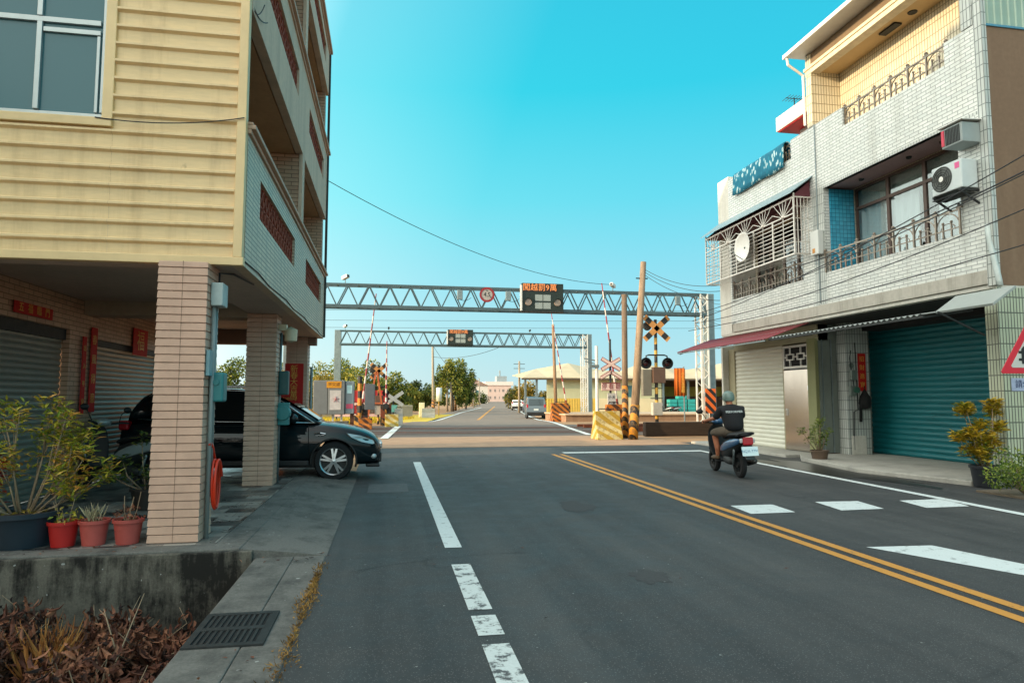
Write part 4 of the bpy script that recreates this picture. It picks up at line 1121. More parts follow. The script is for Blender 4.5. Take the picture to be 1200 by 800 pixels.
# ------------------------------------------------------------------ vehicles
def wheel(parent, c, r, w, side, spokes=5, rimmat=None):
    "axle along local Y; side = -1 shows its face to -Y"
    c = Vector(c)
    ty = MB().lathe([(r*.70,-w/2),(r*.93,-w/2),(r,-w*.34),(r,w*.34),(r*.93,w/2),(r*.70,w/2)], c, 36, 'y')
    ty.build('tyre', M['rubber'], parent, 'auto')
    wh = MB()
    wh.lathe([(r*.71,-w/2*1.01),(r*.66,-w*.45),(r*.64,-w*.1),(r*.64,w*.3)] if side < 0 else [(r*.71,w/2*1.01),(r*.66,w*.45),(r*.64,w*.1),(r*.64,-w*.3)], c, 36, 'y')
    yo = side*w*.36
    for k in range(spokes):
        for dq in (-.13,.13):
            a = 2*pi*k/spokes+.3
            p0 = c+Vector((cos(a+dq*.9)*r*.12, yo*1.15, sin(a+dq*.9)*r*.12)); p1 = c+Vector((cos(a+dq*1.35)*r*.67, yo, sin(a+dq*1.35)*r*.67))
            d = (p1-p0); q = Matrix((Vector((-sin(a),0,cos(a))), Vector((0,1,0)), d.normalized())).transposed()
            wh.cbox((p0+p1)/2, (r*.11,.03,d.length), q)
    wh.lathe([(.001,yo*1.3),(r*.15,yo*1.2),(r*.17,yo*.7)], c, 16, 'y')
    o = wh.build('rim', rimmat or M['rim'], parent, 'auto')
    MB().lathe([(.001,side*w*.08),(r*.655,side*w*.08)], c, 24, 'y').build('brake', M['iron'], parent)
M['rim'] = plain('alloy_rim', '#b9bec0', .28, .85, .08, 6)
def apply_mods(o):
    dg = bpy.context.evaluated_depsgraph_get()
    me = bpy.data.meshes.new_from_object(o.evaluated_get(dg))
    o.modifiers.clear(); old = o.data; o.data = me; bpy.data.meshes.remove(old)
    return o
def loft(secs, name, mat, parent, subsurf=0, caps=True):
    "sections: list of rings with equal counts"
    vs = []; fs = []; n = len(secs[0])
    for s in secs: vs += s
    for i in range(len(secs)-1):
        for k in range(n): fs.append((i*n+k, i*n+(k+1)%n, (i+1)*n+(k+1)%n, (i+1)*n+k))
    if caps: fs.append(tuple(range(n-1,-1,-1))); fs.append(tuple((len(secs)-1)*n+k for k in range(n)))
    o = MB().add(vs, fs).build(name, mat, parent, True)
    if subsurf:
        md = o.modifiers.new('s','SUBSURF'); md.levels = subsurf; md.render_levels = subsurf; apply_mods(o)
    for p in o.data.polygons: p.use_smooth = True
    return o
def cut(o, cutters):
    for c in cutters:
        md = o.modifiers.new('b','BOOLEAN'); md.operation = 'DIFFERENCE'; md.solver = 'EXACT'; md.object = c
    bpy.context.view_layer.update(); apply_mods(o)
    for c in cutters:
        me = c.data; bpy.data.objects.remove(c); bpy.data.meshes.remove(me)
    o.data.set_sharp_from_angle(angle=radians(40))
def interp(tab, x):
    for (a, va), (b, vb) in zip(tab, tab[1:]):
        if a <= x <= b: t = (x-a)/(b-a); return va+(vb-va)*t
    return tab[0][1] if x < tab[0][0] else tab[-1][1]
def suv():
    "local axes: x forward, y to its left, z up; its right side (-Y) faces the camera"
    body = paint('dark_teal_paint', '#031318', .05, 0); body.node_tree.nodes['Principled BSDF'].inputs['Coat Weight'].default_value = .75; body.node_tree.nodes['Principled BSDF'].inputs['Roughness'].default_value = .65; body.node_tree.nodes['Principled BSDF'].inputs['Specular IOR Level'].default_value = .1; trim = M['black']; gl = glass('car_glass', '#0c1619', .04)
    t = thing('suv', 'dark teal sport utility vehicle parked nose out under the arcade', 'car', (0,0,0))
    # lower body
    top = [(-2.24,.80),(-2.20,.97),(-1.9,1.03),(-1.0,1.035),(.4,1.03),(.95,1.02),(1.25,1.00),(1.6,.955),(1.9,.885),(2.1,.79),(2.20,.66),(2.23,.58)]
    bot = [(-2.24,.45),(-2.2,.36),(-1.9,.27),(1.8,.25),(2.1,.26),(2.2,.30),(2.23,.36)]
    wid = [(-2.24,.62),(-2.2,.74),(-1.95,.86),(-1.2,.905),(.8,.905),(1.5,.895),(1.9,.83),(2.1,.70),(2.2,.54),(2.23,.46)]
    secs = []
    for x in (-2.24,-2.2,-2.05,-1.8,-1.4,-.8,0,.7,1.1,1.4,1.65,1.85,2.0,2.12,2.19,2.23):
        zt = interp(top,x); zb = interp(bot,x); w = interp(wid,x); h = zt-zb
        half = [(0,zb),(.55*w,zb),(.90*w,zb+.03*h),(.975*w,zb+.22*h),(1.0*w,zb+.52*h),(.985*w,zb+.74*h),(.93*w,zb+.92*h),(.82*w,zt-.005*h),(.45*w,zt+.018),(0,zt+.026)]
        ring = [(x,y,z) for y,z in half]+[(x,-y,z) for y,z in half[-2:0:-1]]
        secs.append(ring)
    b = loft(secs, 'body', body, t, 2)
    cs = [MB().cyl((x,-1.2,.345), .395, 2.4, 'y', 40).build('c', trim) for x in (1.38,-1.32)]
    cut(b, cs)
    # cabin
    def cabin_y(z, x=0): 
        k = (z-1.0)/.62
        return .84-.20*k-.02*k*k
    prof = [(1.18,1.00),(.88,1.19),(.52,1.40),(.22,1.535),(-.1,1.60),(-.7,1.625),(-1.4,1.605),(-1.80,1.555),(-1.98,1.38),(-2.14,1.00)]
    secs = []
    for x, z in prof:
        zt = z; y0 = .84; 
        if x > .9: pass
        w0 = .84 if x > -1.7 else .80; wt = cabin_y(zt)
        ring = [(x,-w0,.96),(x,-(w0+wt)/2-.01,(.96+zt)/2),(x,-wt,zt-.035*min(1,(zt-.98)/.3)),(x,-wt*.82,zt),(x,0,zt+.015),(x,wt*.82,zt),(x,wt,zt-.035*min(1,(zt-.98)/.3)),(x,(w0+wt)/2+.01,(.96+zt)/2),(x,w0,.96)]
        secs.append(ring)
    loft(secs, 'cabin', body, t, 1)
    def side(poly, s, off): return [(x, s*(cabin_y(z)+off+.012*(1-abs((z-1.28)/.3))), z) for x, z in poly]
    dl = [(.92,1.055),(.50,1.32),(.25,1.47),(-.05,1.53),(-.08,1.055)]
    dr = [(-.14,1.055),(-.11,1.535),(-.6,1.555),(-1.02,1.545),(-1.10,1.055)]
    dq = [(-1.16,1.07),(-1.08,1.54),(-1.45,1.52),(-1.72,1.42),(-1.86,1.20)]
    for s in (-1,1):
        for poly in (dl,dr,dq):
            m = MB(); a = side(poly,s,.006); c = side(poly,s,-.02); n = len(poly)
            m.add(a+c, [tuple(range(n)), tuple(range(2*n-1,n-1,-1))]+[(i,(i+1)%n,n+(i+1)%n,n+i) for i in range(n)])
            m.build('side_window', gl, t)
        ch = MB(); ch.tube(side([(1.02,1.02),(.6,1.29),(.28,1.495),(-.1,1.565),(-.7,1.588),(-1.45,1.56),(-1.78,1.45)],s,.012), .011, 5)
        ch.tube(side([(1.02,1.025),(.2,1.03),(-1.1,1.03),(-1.9,1.06)],s,.016), .010, 5)
        ch.build('window_trim', M['chrome'], t, True)
        MB().tube([(.1,s*.62,1.625),(-.1,s*.63,1.655),(-1.5,s*.62,1.65),(-1.7,s*.60,1.61)], .017, 6).build('roof_rail', M['chrome'], t, True)
        mi = MB().ball((.66,s*1.0,1.10),(.09,.11,.085),14,10).bar((.66,s*.84,1.05),(.66,s*.93,1.08),.05); mi.build('wing_mirror', trim if s > 0 else body, t, True)
        for x, nm in ((.35,'door_handle'),(-.85,'door_handle')):
            MB().tube([(x-.32,s*.895,.90),(x-.27,s*.925,.905),(x-.17,s*.925,.905),(x-.12,s*.895,.90)], .013, 6).build(nm, M['chrome'], t, True)
        sm = MB()
        for xs in ([( .98,.40),(.93,.70),(.92,1.0)],[(-.10,.36),(-.10,.7),(-.10,1.02)],[(-1.0,.6),(-1.12,.8),(-1.14,1.0)]):
            sm.tube([(x,s*(.912 if .5<z<.9 else .888),z) for x,z in xs], .006, 4)
        sm.build('door_seam', plain('seam_black','#020404',.8), t)
        MB().box(-.85,s*.84,.26,.95,s*.905,.36).build('sill', trim, t, bevel=.02)
        vent = MB().tube([(1.02,s*.90,.83),(1.13,s*.905,.845),(1.22,s*.90,.83)], .014, 5).tube([(1.05,s*.905,.80),(1.2,s*.905,.805)], .010, 5); vent.build('fender_vent', M['chrome'], t)
        hl = MB(); pts = [(1.60,.885,.845),(1.85,.825,.80),(2.05,.70,.72),(2.13,.60,.665),(2.06,.73,.645),(1.86,.85,.69),(1.68,.90,.77)]
        hl.add([(x,s*y,z) for x,y,z in pts]+[(x-.05,s*(y-.09),z) for x,y,z in pts], [tuple(range(7)), tuple(range(13,6,-1))]+[(i,(i+1)%7,7+(i+1)%7,7+i) for i in range(7)])
        hl.build('headlight', M['lens'], t)
        MB().ball((2.08,s*.66,.42),(.06,.06,.05),12,8).build('fog_lamp', M['lens'], t, True)
        MB().cbox((-2.12,s*.74,.95),(.16,.20,.16)).build('tail_light', M['red_lamp'], t, bevel=.03)
        for xw in (1.38,-1.32):
            ar = MB(); ar.tube([(xw+.40*cos(a),s*.893,.345+.40*sin(a)) for a in [pi*(-.08)+pi*1.16*k/20 for k in range(21)]], .020, 6)
            ar.build('wheel_arch', trim, t, True)
    ws = MB(); gp = [(1.08,1.06),(.80,1.235),(.5,1.405),(.26,1.515)]
    vs = []; 
    for x, z in gp:
        for k in range(7): 
            y = (k-3)/3*(cabin_y(z)-.10); vs.append((x+.02-abs(y)*.02, y, z+.022))
    ws.add(vs, [(i*7+k,i*7+k+1,(i+1)*7+k+1,(i+1)*7+k) for i in range(3) for k in range(6)]); ws.build('windscreen', gl, t, True)
    MB().box(2.15,-.42,.55,2.245,.42,.66).build('grille', M['chrome'], t, bevel=.02)
    MB().box(2.12,-.5,.30,2.235,.5,.48).build('bumper_intake', trim, t, bevel=.02)
    MB().box(1.95,-.78,.235,2.2,.78,.29).build('bumper_lip', trim, t, bevel=.02)
    MB().box(-1.6,-.78,.22,1.7,.78,.5).build('underbody', M['black'], t)
    for x in (1.38,-1.32):
        for s in (-1,1):
            w = MB().cyl((x,s*.80,.345), .05, .02, 'y').build('wheel', M['iron'], t)
            wheel(w, (x,s*.80,.345), .345, .215, s)
    t.location = (-2.36, 13.62, .045); t.rotation_euler = (0, radians(1.0), radians(2.0))
    return t
suv()
def scooter(label, col, extra_plate=None, group=None):
    "local: y forward, x right"
    t = thing('motor_scooter', label, 'scooter', (0,0,0), 0, group)
    bp = paint('scooter_'+label[:9].replace(' ','_'), col, .2, .2); dk = plain('scooter_plastic', '#1b2023', .4, 0, .12, 6)
    def wh(y):
        o = MB().lathe([(.15,-.05),(.21,-.052),(.24,-.03),(.245,0),(.24,.03),(.21,.052),(.15,.05)], (0,y,.245), 28, 'x').build('wheel', M['rubber'], t, 'auto')
        r = MB().lathe([(.155,-.045),(.14,-.03),(.14,.03),(.155,.045)], (0,y,.245), 24, 'x').lathe([(.001,-.06),(.05,-.06),(.05,.06),(.001,.06)], (0,y,.245), 14, 'x')
        for k in range(5): r.bar((0,y,.245),(0,y+.15*cos(k*2*pi/5),.245+.15*sin(k*2*pi/5)),.03)
        r.build('rim', M['iron'], o)
    wh(0); wh(1.27)
    def ring(y, zc, a, b, n=12, x=0, e=.8):
        o = []
        for k in range(n):
            an = 2*pi*k/n; c_, s_ = cos(an), sin(an)
            o.append((x+a*math.copysign(abs(c_)**e,c_), y, zc+b*math.copysign(abs(s_)**e,s_)))
        return o
    # tail body, from the tail lamp forward under the saddle
    loft([ring(-.42,.73,.05,.03),ring(-.38,.715,.10,.065),ring(-.25,.68,.15,.10),ring(0,.60,.19,.19),ring(.3,.53,.195,.25),ring(.5,.46,.175,.25),ring(.58,.45,.12,.18)], 'tail_body', dk, t, 1)
    for s in (-1,1):
        loft([ring(-.36,.715,.02,.04,8,s*.115),ring(-.2,.685,.03,.075,8,s*.155),ring(.1,.62,.03,.10,8,s*.19),ring(.42,.53,.02,.075,8,s*.185),ring(.5,.50,.006,.03,8,s*.17)], 'side_panel', bp, t, 1)
    loft([ring(-.34,.815,.10,.03),ring(-.3,.825,.145,.05),ring(-.05,.82,.17,.055),ring(.2,.785,.175,.05),ring(.45,.755,.14,.05),ring(.62,.72,.08,.035)], 'saddle', plain('saddle_vinyl','#14171a',.55,0,.1,9), t, 1)
    MB().tube([(.13,-.22,.80),(.13,-.4,.85),(.07,-.47,.865),(-.07,-.47,.865),(-.13,-.4,.85),(-.13,-.22,.80)], .017, 8).build('grab_rail', dk, t, True)
    loft([ring(.5,.30,.17,.05),ring(.75,.275,.18,.04),ring(1.0,.29,.17,.05)], 'footboard', dk, t, 1)
    loft([ring(.93,.30,.16,.05),ring(1.0,.45,.20,.05),ring(1.03,.65,.23,.045),ring(1.06,.85,.20,.05),ring(1.04,.98,.10,.05)], 'leg_shield', dk, t, 1)
    loft([ring(1.02,.42,.12,.05),ring(1.12,.55,.17,.12),ring(1.16,.72,.17,.10),ring(1.12,.9,.13,.06)], 'front_cowl', bp, t, 1)
    loft([ring(.86,1.02,.06,.04),ring(.95,1.03,.15,.075),ring(1.08,1.03,.12,.07),ring(1.14,1.02,.05,.04)], 'handlebar_cowl', bp, t, 1)
    MB().tube([(-.36,.84,1.03),(-.28,.90,1.03),(-.1,.97,1.0),(.1,.97,1.0),(.28,.90,1.03),(.36,.84,1.03)], .017, 8).build('handlebar', M['black'], t, True)
    for s in (-1,1):
        m = MB().tube([(s*.25,.92,1.04),(s*.30,.95,1.16),(s*.36,.93,1.22)], .008, 6).ball((s*.39,.93,1.24),(.075,.03,.05),14,8); m.build('mirror', M['black'], t, True)
    MB().tube([(-.09,1.27,.25),(-.09,1.12,.62)], .025, 8).tube([(.09,1.27,.25),(.09,1.12,.62)], .025, 8).build('fork', M['iron'], t, True)
    loft([ring(1.0,.42,.05,.02),ring(1.12,.52,.085,.02),ring(1.27,.535,.09,.02),ring(1.42,.48,.07,.02),ring(1.5,.41,.03,.012)], 'front_fender', bp, t, 1)
    loft([ring(-.02,.30,.055,.06,10,-.12),ring(.2,.32,.08,.09,10,-.11),ring(.5,.34,.09,.10,10,-.08)], 'engine', M['iron'], t, 1)
    MB().tube([(.14,.35,.24),(.14,.1,.27),(.15,.05,.28)], .02, 8).tube([(.15,.06,.28),(.155,-.02,.285),(.16,-.30,.34),(.16,-.34,.345)], [.05,.065,.06,.03], 12).build('exhaust', plain('exhaust_metal','#5c5a57',.35,.8,.15,6), t, True)
    MB().tube([(-.13,0,.25),(-.13,-.12,.66)], .02, 8).tube([(.13,0,.25),(.13,-.12,.66)], .02, 8).build('shock', M['steel'], t, True)
    MB().cbox((0,-.435,.715),(.19,.06,.14)).build('tail_light', glow('tail_red','#d3142a',.35), t, bevel=.025)
    for s in (-1,1): MB().cbox((s*.115,-.40,.72),(.055,.06,.085)).build('turn_signal', M['lens'], t, bevel=.02)
    MB().prism([(-.38,.66),(-.46,.60),(-.52,.38),(-.50,.375),(-.42,.58),(-.34,.62)],'x',-.085,.085).build('rear_fender', dk, t, bevel=.01)
    if extra_plate:
        Mp = Matrix.Translation(Vector((0,-.505,.535))) @ Matrix.Rotation(radians(-16),4,'X')
        p = MB(); p.M = Mp; p.box(-.15,-.004,-.085,.15,.004,.085); pl = p.build('licence_plate', plain('plate_white','#c9dfe4',.5,0,.04,9), t)
        x = MB(); text(x, extra_plate, .068, Mp @ Matrix.Translation(Vector((0,-.006,0))) @ Matrix.Rotation(pi/2,4,'X'), .001)
        x.build('plate_lettering', plain('plate_blue','#2a6f96',.5), pl)
    return t
sc1 = scooter('black and blue scooter being ridden toward the crossing', '#1f5680', 'NQX-7791', None)
sc1.location = (6.56, 12.05, 0); sc1.rotation_euler = (0, radians(-2), radians(-6))
sc2 = scooter('dark scooter parked behind the bushy pot plant under the arcade', '#8c9a9c', None, None)
sc2.location = (-3.55, 11.15, .1); sc2.rotation_euler = (0, radians(5), radians(62))
def parked_shield():
    # pale leg shield guard of the parked scooter
    pass
# ------------------------------------------------------------------ the rider
def skin(name, joints, edges, mat, parent, root=0, sub=2):
    me = bpy.data.meshes.new(name)
    M_ = ROOTM[root_of(parent).name].inverted() if parent is not None else Matrix.Identity(4)
    me.from_pydata([tuple(M_ @ Vector(j[0])) for j in joints], edges, [])
    o = bpy.data.objects.new(name, me); COL.objects.link(o)
    md = o.modifiers.new('k','SKIN'); md.use_smooth_shade = True
    for i, j in enumerate(joints):
        v = me.skin_vertices[0].data[i]; r = j[1]; v.radius = (r, r) if not isinstance(r, tuple) else r
        v.use_root = (i == root)
    sb = o.modifiers.new('s','SUBSURF'); sb.levels = sub; sb.render_levels = sub
    bpy.context.view_layer.update(); apply_mods(o)
    o.data.materials.clear(); o.data.materials.append(mat)
    for p in o.data.polygons: p.use_smooth = True
    if parent is not None: o.parent = parent
    return o
def rider():
    t = thing('person', 'scooter rider in a black t-shirt, brown shorts and a pale green helmet', 'person', (0,.25,.8))
    sk = plain('skin', '#a8694a', .6, 0, .08, 12)
    # joints in scooter space; arms reach to the grips, right and left
    J = [((0,.16,.90),(.115,.085)), ((0,.18,1.03),(.125,.095)), ((0,.24,1.17),(.13,.09)), ((0,.29,1.28),(.09,.065)), ((0,.32,1.37),.05), ((0,.36,1.44),(.072,.088)), ((0,.37,1.52),(.082,.095))]
    E = [(0,1),(1,2),(2,3),(3,4),(4,5),(5,6)]
    for s in (-1,1):
        k = len(J)
        J += [((s*.19,.29,1.275),.055), ((s*.275,.42,1.11),.043), ((s*.30,.52,1.10),.040), ((s*.335,.74,1.055),.032), ((s*.34,.81,1.045),.035)]
        E += [(3,k),(k,k+1),(k+1,k+2),(k+2,k+3),(k+3,k+4)]
        k = len(J)
        J += [((s*.12,.22,.84),.078), ((s*.22,.60,.83),.072), ((s*.215,.62,.76),.062), ((s*.20,.56,.52),.052), ((s*.19,.60,.37),.036), ((s*.20,.70,.335),.034), ((s*.205,.79,.325),.026)]
        E += [(0,k),(k,k+1),(k+1,k+2),(k+2,k+3),(k+3,k+4),(k+4,k+5),(k+5,k+6)]
    nb = len(J)
    body = skin('body', J, E, sk, t, 0)
    # face on the head (turned forward) and ears
    f = MB(); f.tube([(0,.455,1.50),(0,.48,1.465),(0,.455,1.455)], [.008,.016,.01], 8)
    for s in (-1,1): f.ball((s*.086,.36,1.475),(.012,.022,.032),8,6); f.ball((s*.032,.45,1.50),.011,8,6)
    f.tube([(-.025,.445,1.42),(0,.454,1.417),(.025,.445,1.42)], .006, 6)
    f.build('face', sk, t, True)
    # hands: palm, four curled fingers and a thumb closed round each grip
    for s in (-1,1):
        gx, gy, gzz = s*.335, .845, 1.03
        h = MB(); h.ball((gx,gy-.045,gzz+.025),(.042,.048,.018),12,8)
        for q in range(4):
            x = gx+s*(-.032+.021*q); L = (.9,1,.96,.8)[q]
            h.tube([(x,gy-.02,gzz+.03),(x,gy+.018*L,gzz+.03),(x,gy+.033*L,gzz+.008),(x,gy+.022*L,gzz-.018),(x,gy+.002,gzz-.024)], [.0105,.010,.0095,.009,.0075], 7)
        h.tube([(gx-s*.04,gy-.05,gzz+.02),(gx-s*.048,gy-.02,gzz-.004),(gx-s*.036,gy+.006,gzz-.022)], [.013,.011,.009], 7)
        h.build('hand', sk, t, True)
    shirt = plain('black_tshirt', '#15171b', .9, 0, .2, 7, .3)
    SJ = [((0,.15,.84),(.195,.155)), ((0,.175,1.00),(.205,.16)), ((0,.235,1.16),(.225,.155)), ((0,.285,1.285),(.175,.115)), ((0,.315,1.36),(.085,.075))]
    SE = [(0,1),(1,2),(2,3),(3,4)]
    for s in (-1,1):
        k = len(SJ); SJ += [((s*.20,.288,1.27),.092), ((s*.25,.37,1.165),.076), ((s*.275,.415,1.11),.070)]; SE += [(3,k),(k,k+1),(k+1,k+2)]
    skin('tshirt', SJ, SE, shirt, t, 0)
    prt = MB(); text(prt, 'PERFORMER', .062, Matrix.Translation(Vector((0,.112,1.235))) @ Matrix.Rotation(radians(70),4,'X'), .003, 1.0)
    prt.build('shirt_print', plain('print_white','#c9d2d2',.7), t)
    shorts = plain('brown_shorts', '#5b5145', .9, 0, .15, 8, .3)
    HJ = [((0,.17,.86),(.15,.12))]; HE = []
    for s in (-1,1):
        k = len(HJ); HJ += [((s*.125,.24,.865),.115), ((s*.205,.52,.84),.092), ((s*.225,.64,.825),.086), ((s*.224,.655,.77),.080)]; HE += [(0,k),(k,k+1),(k+1,k+2),(k+2,k+3)]
    skin('shorts', HJ, HE, shorts, t, 0)
    for s in (-1,1):
        sh = MB(); sh.tube([(s*.19,.55,.345),(s*.195,.62,.345),(s*.205,.75,.335),(s*.21,.83,.325),(s*.21,.85,.322)], [.03,.045,.045,.035,.015], 10)
        sh.build('shoe', plain('sandal','#57432f',.7), t, True)
    hm = MB(); hm.lathe([(.108,-.07),(.116,-.03),(.116,.01),(.107,.055),(.084,.092),(.048,.115),(.001,.123)], (0,.36,1.515), 24)
    hm.ball((0,.36,1.45),(.106,.112,.02),18,8)
    h = hm.build('helmet', plain('helmet_green','#6a8079',.3,0,.06,5), t, True)
    MB().box(-.10,.47,1.48,.10,.54,1.50).build('visor', M['black'], h, bevel=.008)
    return t
rd = rider()
bpy.context.view_layer.update()
o0 = sc1.matrix_world.copy()
off = Matrix.Translation(Vector((6.56,12.05,0))) @ Euler((0,radians(-2),radians(-6))).to_matrix().to_4x4()
pm = off @ ROOTM[rd.name]
rd.location = pm.to_translation(); rd.rotation_euler = pm.to_euler()
def van(name, label, cat, loc, rz, col, L=4.4, Wd=1.72, H=1.85, hood=.9, group=None, bed=False):
    "simple but complete delivery van, x forward"
    t = thing(name, label, cat, (0,0,0), 0, group)
    bp = paint('van_'+col[1:], col, .25, .3); gl = glass('van_glass', '#1d2b30', .06)
    hw = Wd/2
    pr = [(-L/2,.32),(-L/2,.75),(-L/2+.06,1.05),(-L/2+.22,H-.10),(-L/2+.40,H),(L/2-hood-1.0,H),(L/2-hood-.45,H-.18),(L/2-hood+.05,1.08),(L/2-.25,.92),(L/2-.02,.68),(L/2,.32)]
    secs = []
    for k, y in enumerate((-hw,-hw*.97,hw*.97,hw)):
        e = 0 if k in (1,2) else .03
        secs.append([(x*(1-e*.4), y-(0 if z < 1.05 else math.copysign(.14*(z-1.05)/(H-1.05),y)), z-e*(.5 if z > .4 else -.5)) for x, z in pr])
    b = loft(secs, 'body', bp, t)
    for f in b.data.polygons: f.use_smooth = False
    cut(b, [MB().cyl((x,-1.2,.31),.36,2.4,'y',24).build('c', M['black']) for x in (L/2-.75,-L/2+.80)])
    yy = lambda z: hw-.14*(z-1.05)/(H-1.05)+.004
    rw = MB().prism([(-L/2+.055,1.12),(-L/2+.195,H-.16),(-L/2+.205,H-.16),(-L/2+.09,1.12)],'y',-hw+.22,hw-.22); rw.build('rear_window', gl, t)
    for s in (-1,1):
        m = MB()
        for x0, x1 in ((-L/2+.35,-.55),(-.48,.35),(.42,L/2-hood-.32)):
            za, zb = 1.12, H-.16
            m.quad((x0,s*yy(za),za),(x1+.1*(x1>.4),s*yy(za),za),(x1-.12*(x1>.4),s*yy(zb),zb),(x0,s*yy(zb),zb))
        m.build('side_window', gl, t)
        MB().cbox((-L/2+.09,s*(hw-.11),1.02),(.10,.14,.42)).build('tail_light', M['red_lamp'], t, bevel=.02)
        MB().cbox((L/2-.08,s*(hw-.25),.78),(.10,.3,.16)).build('headlight', M['lens'], t, bevel=.03)
        for x in (L/2-.75,-L/2+.80):
            w = MB().cyl((x,s*(hw-.1),.31), .05, .02, 'y').build('wheel', M['iron'], t)
            wheel(w, (x,s*(hw-.11),.31), .31, .19, s)
    MB().box(-L/2-.06,-hw+.06,.34,-L/2+.1,hw-.06,.58).build('bumper', M['black'], t, bevel=.03)
    pl = MB().box(-L/2-.012,-.2,.72,-L/2+.0,.2,.86).build('licence_plate', plain('plate_pale','#c9d2d2',.5), t)
    MB().box(-L/2+.25,-hw+.15,.26,L/2-.25,hw-.15,.45).build('underbody', M['black'], t)
    ws = MB().quad((L/2-hood+.03,-hw+.15,1.12),(L/2-hood+.03,hw-.15,1.12),(L/2-hood-.43,hw-.22,H-.2),(L/2-hood-.43,-hw+.22,H-.2)); ws.build('windscreen', gl, t)
    t.location = loc; t.rotation_euler = (0,0,rz)
    return t
RDZ = radians(90-9.7)
p_ = G(632.5,490.6)
van('van', 'silver grey minivan parked at the right roadside beyond the crossing', 'van', (p_.x,p_.y+1.9,p_.z+.01), RDZ, '#56636b')
p_ = G(619,483.5)
van('van', 'dark blue van partly hidden in front of the silver minivan', 'van', (p_.x+.2,p_.y,p_.z+.01), RDZ, '#3d4a63', 4.3, 1.7, 1.95)
p_ = G(606,480.5)
van('car', 'small white car parked farthest along the right roadside', 'car', (p_.x,p_.y,p_.z+.01), RDZ, '#d6d9d8', 4.0, 1.65, 1.5)
# ------------------------------------------------------------------ plants
def rvec(r):
    while True:
        v = Vector((r.uniform(-1,1),r.uniform(-1,1),r.uniform(-1,1)))
        if .01 < v.length <= 1: return v
def leaf(mb, p, d, n, L, w, fold=.25):
    "one pointed leaf: two folded halves"
    d = d.normalized(); s = d.cross(n)
    if s.length < 1e-3: return
    s.normalize(); n = s.cross(d)
    mb.add([p, p+d*L*.45+s*w/2+n*w*fold, p+d*L, p+d*L*.45-s*w/2+n*w*fold, p+d*L*.5], [(0,1,4),(1,2,4),(0,4,3),(4,2,3)])
def curl(mb, p, d, n, L, w, bend):
    "dry leaf: a curled ribbon of three folded pieces"
    d = d.normalized(); s = d.cross(n)
    if s.length < 1e-3: return
    s.normalize(); n = s.cross(d); vs = []; q = p
    for k, ww in enumerate((.25,1,.8,.05)):
        vs += [q+s*w*ww*.5+n*w*.35*ww, q, q-s*w*ww*.5+n*w*.35*ww]
        a = bend; d, n = d*cos(a)-n*sin(a), n*cos(a)+d*sin(a); q = q+d*L/3
    mb.add(vs, [(3*k+j,3*k+j+1,3*k+j+4,3*k+j+3) for k in range(3) for j in range(2)])
def leaf_cloud(mb, c, rad, n, L, w, r, shell=.5, droop=.2, hole=0):
    c = Vector(c)
    for i in range(n):
        v = rvec(r)
        if v.length < shell and r.random() < .7: v = v.normalized()*(shell+(1-shell)*r.random())
        p = c+Vector((v.x*rad[0], v.y*rad[1], v.z*rad[2]))
        d = rvec(r)*.9+v*.6-Vector((0,0,droop))
        leaf(mb, p, d, rvec(r)+Vector((0,0,.6)), L*r.uniform(.7,1.25), w*r.uniform(.7,1.2))
M['bark'] = plain('bark', '#6b5644', .9, 0, .3, 5, .5)
M['twig'] = plain('pale_twig', '#8d7a62', .85, 0, .25, 9, .3)
M['soil'] = plain('soil', '#3a2c20', .95, 0, .4, 20, .6)
F_tree = foliage('tree_leaves', '#36481a', '#70802a', '#b4a648', .6, .35)
F_dark = foliage('dark_tree_leaves', '#22371a', '#435a24', '#787d36', .6, .35)
F_gold = foliage('golden_leaves', '#4b4a18', '#86782a', '#b79a45', .6, .4)
F_pot = foliage('pot_leaves', '#6a7f26', '#b4b03a', '#e0a250', .5, 3)
F_pot2 = foliage('yellow_leaves', '#6d7a22', '#b39a2c', '#d8b53c', .5, 4)
F_dry = foliage('dry_leaves', '#24130d', '#5f3525', '#956449', .8, 3, .1)
F_bush = foliage('bush_leaves', '#2f4a18', '#5f7a24', '#8f9a38', .5, 3)
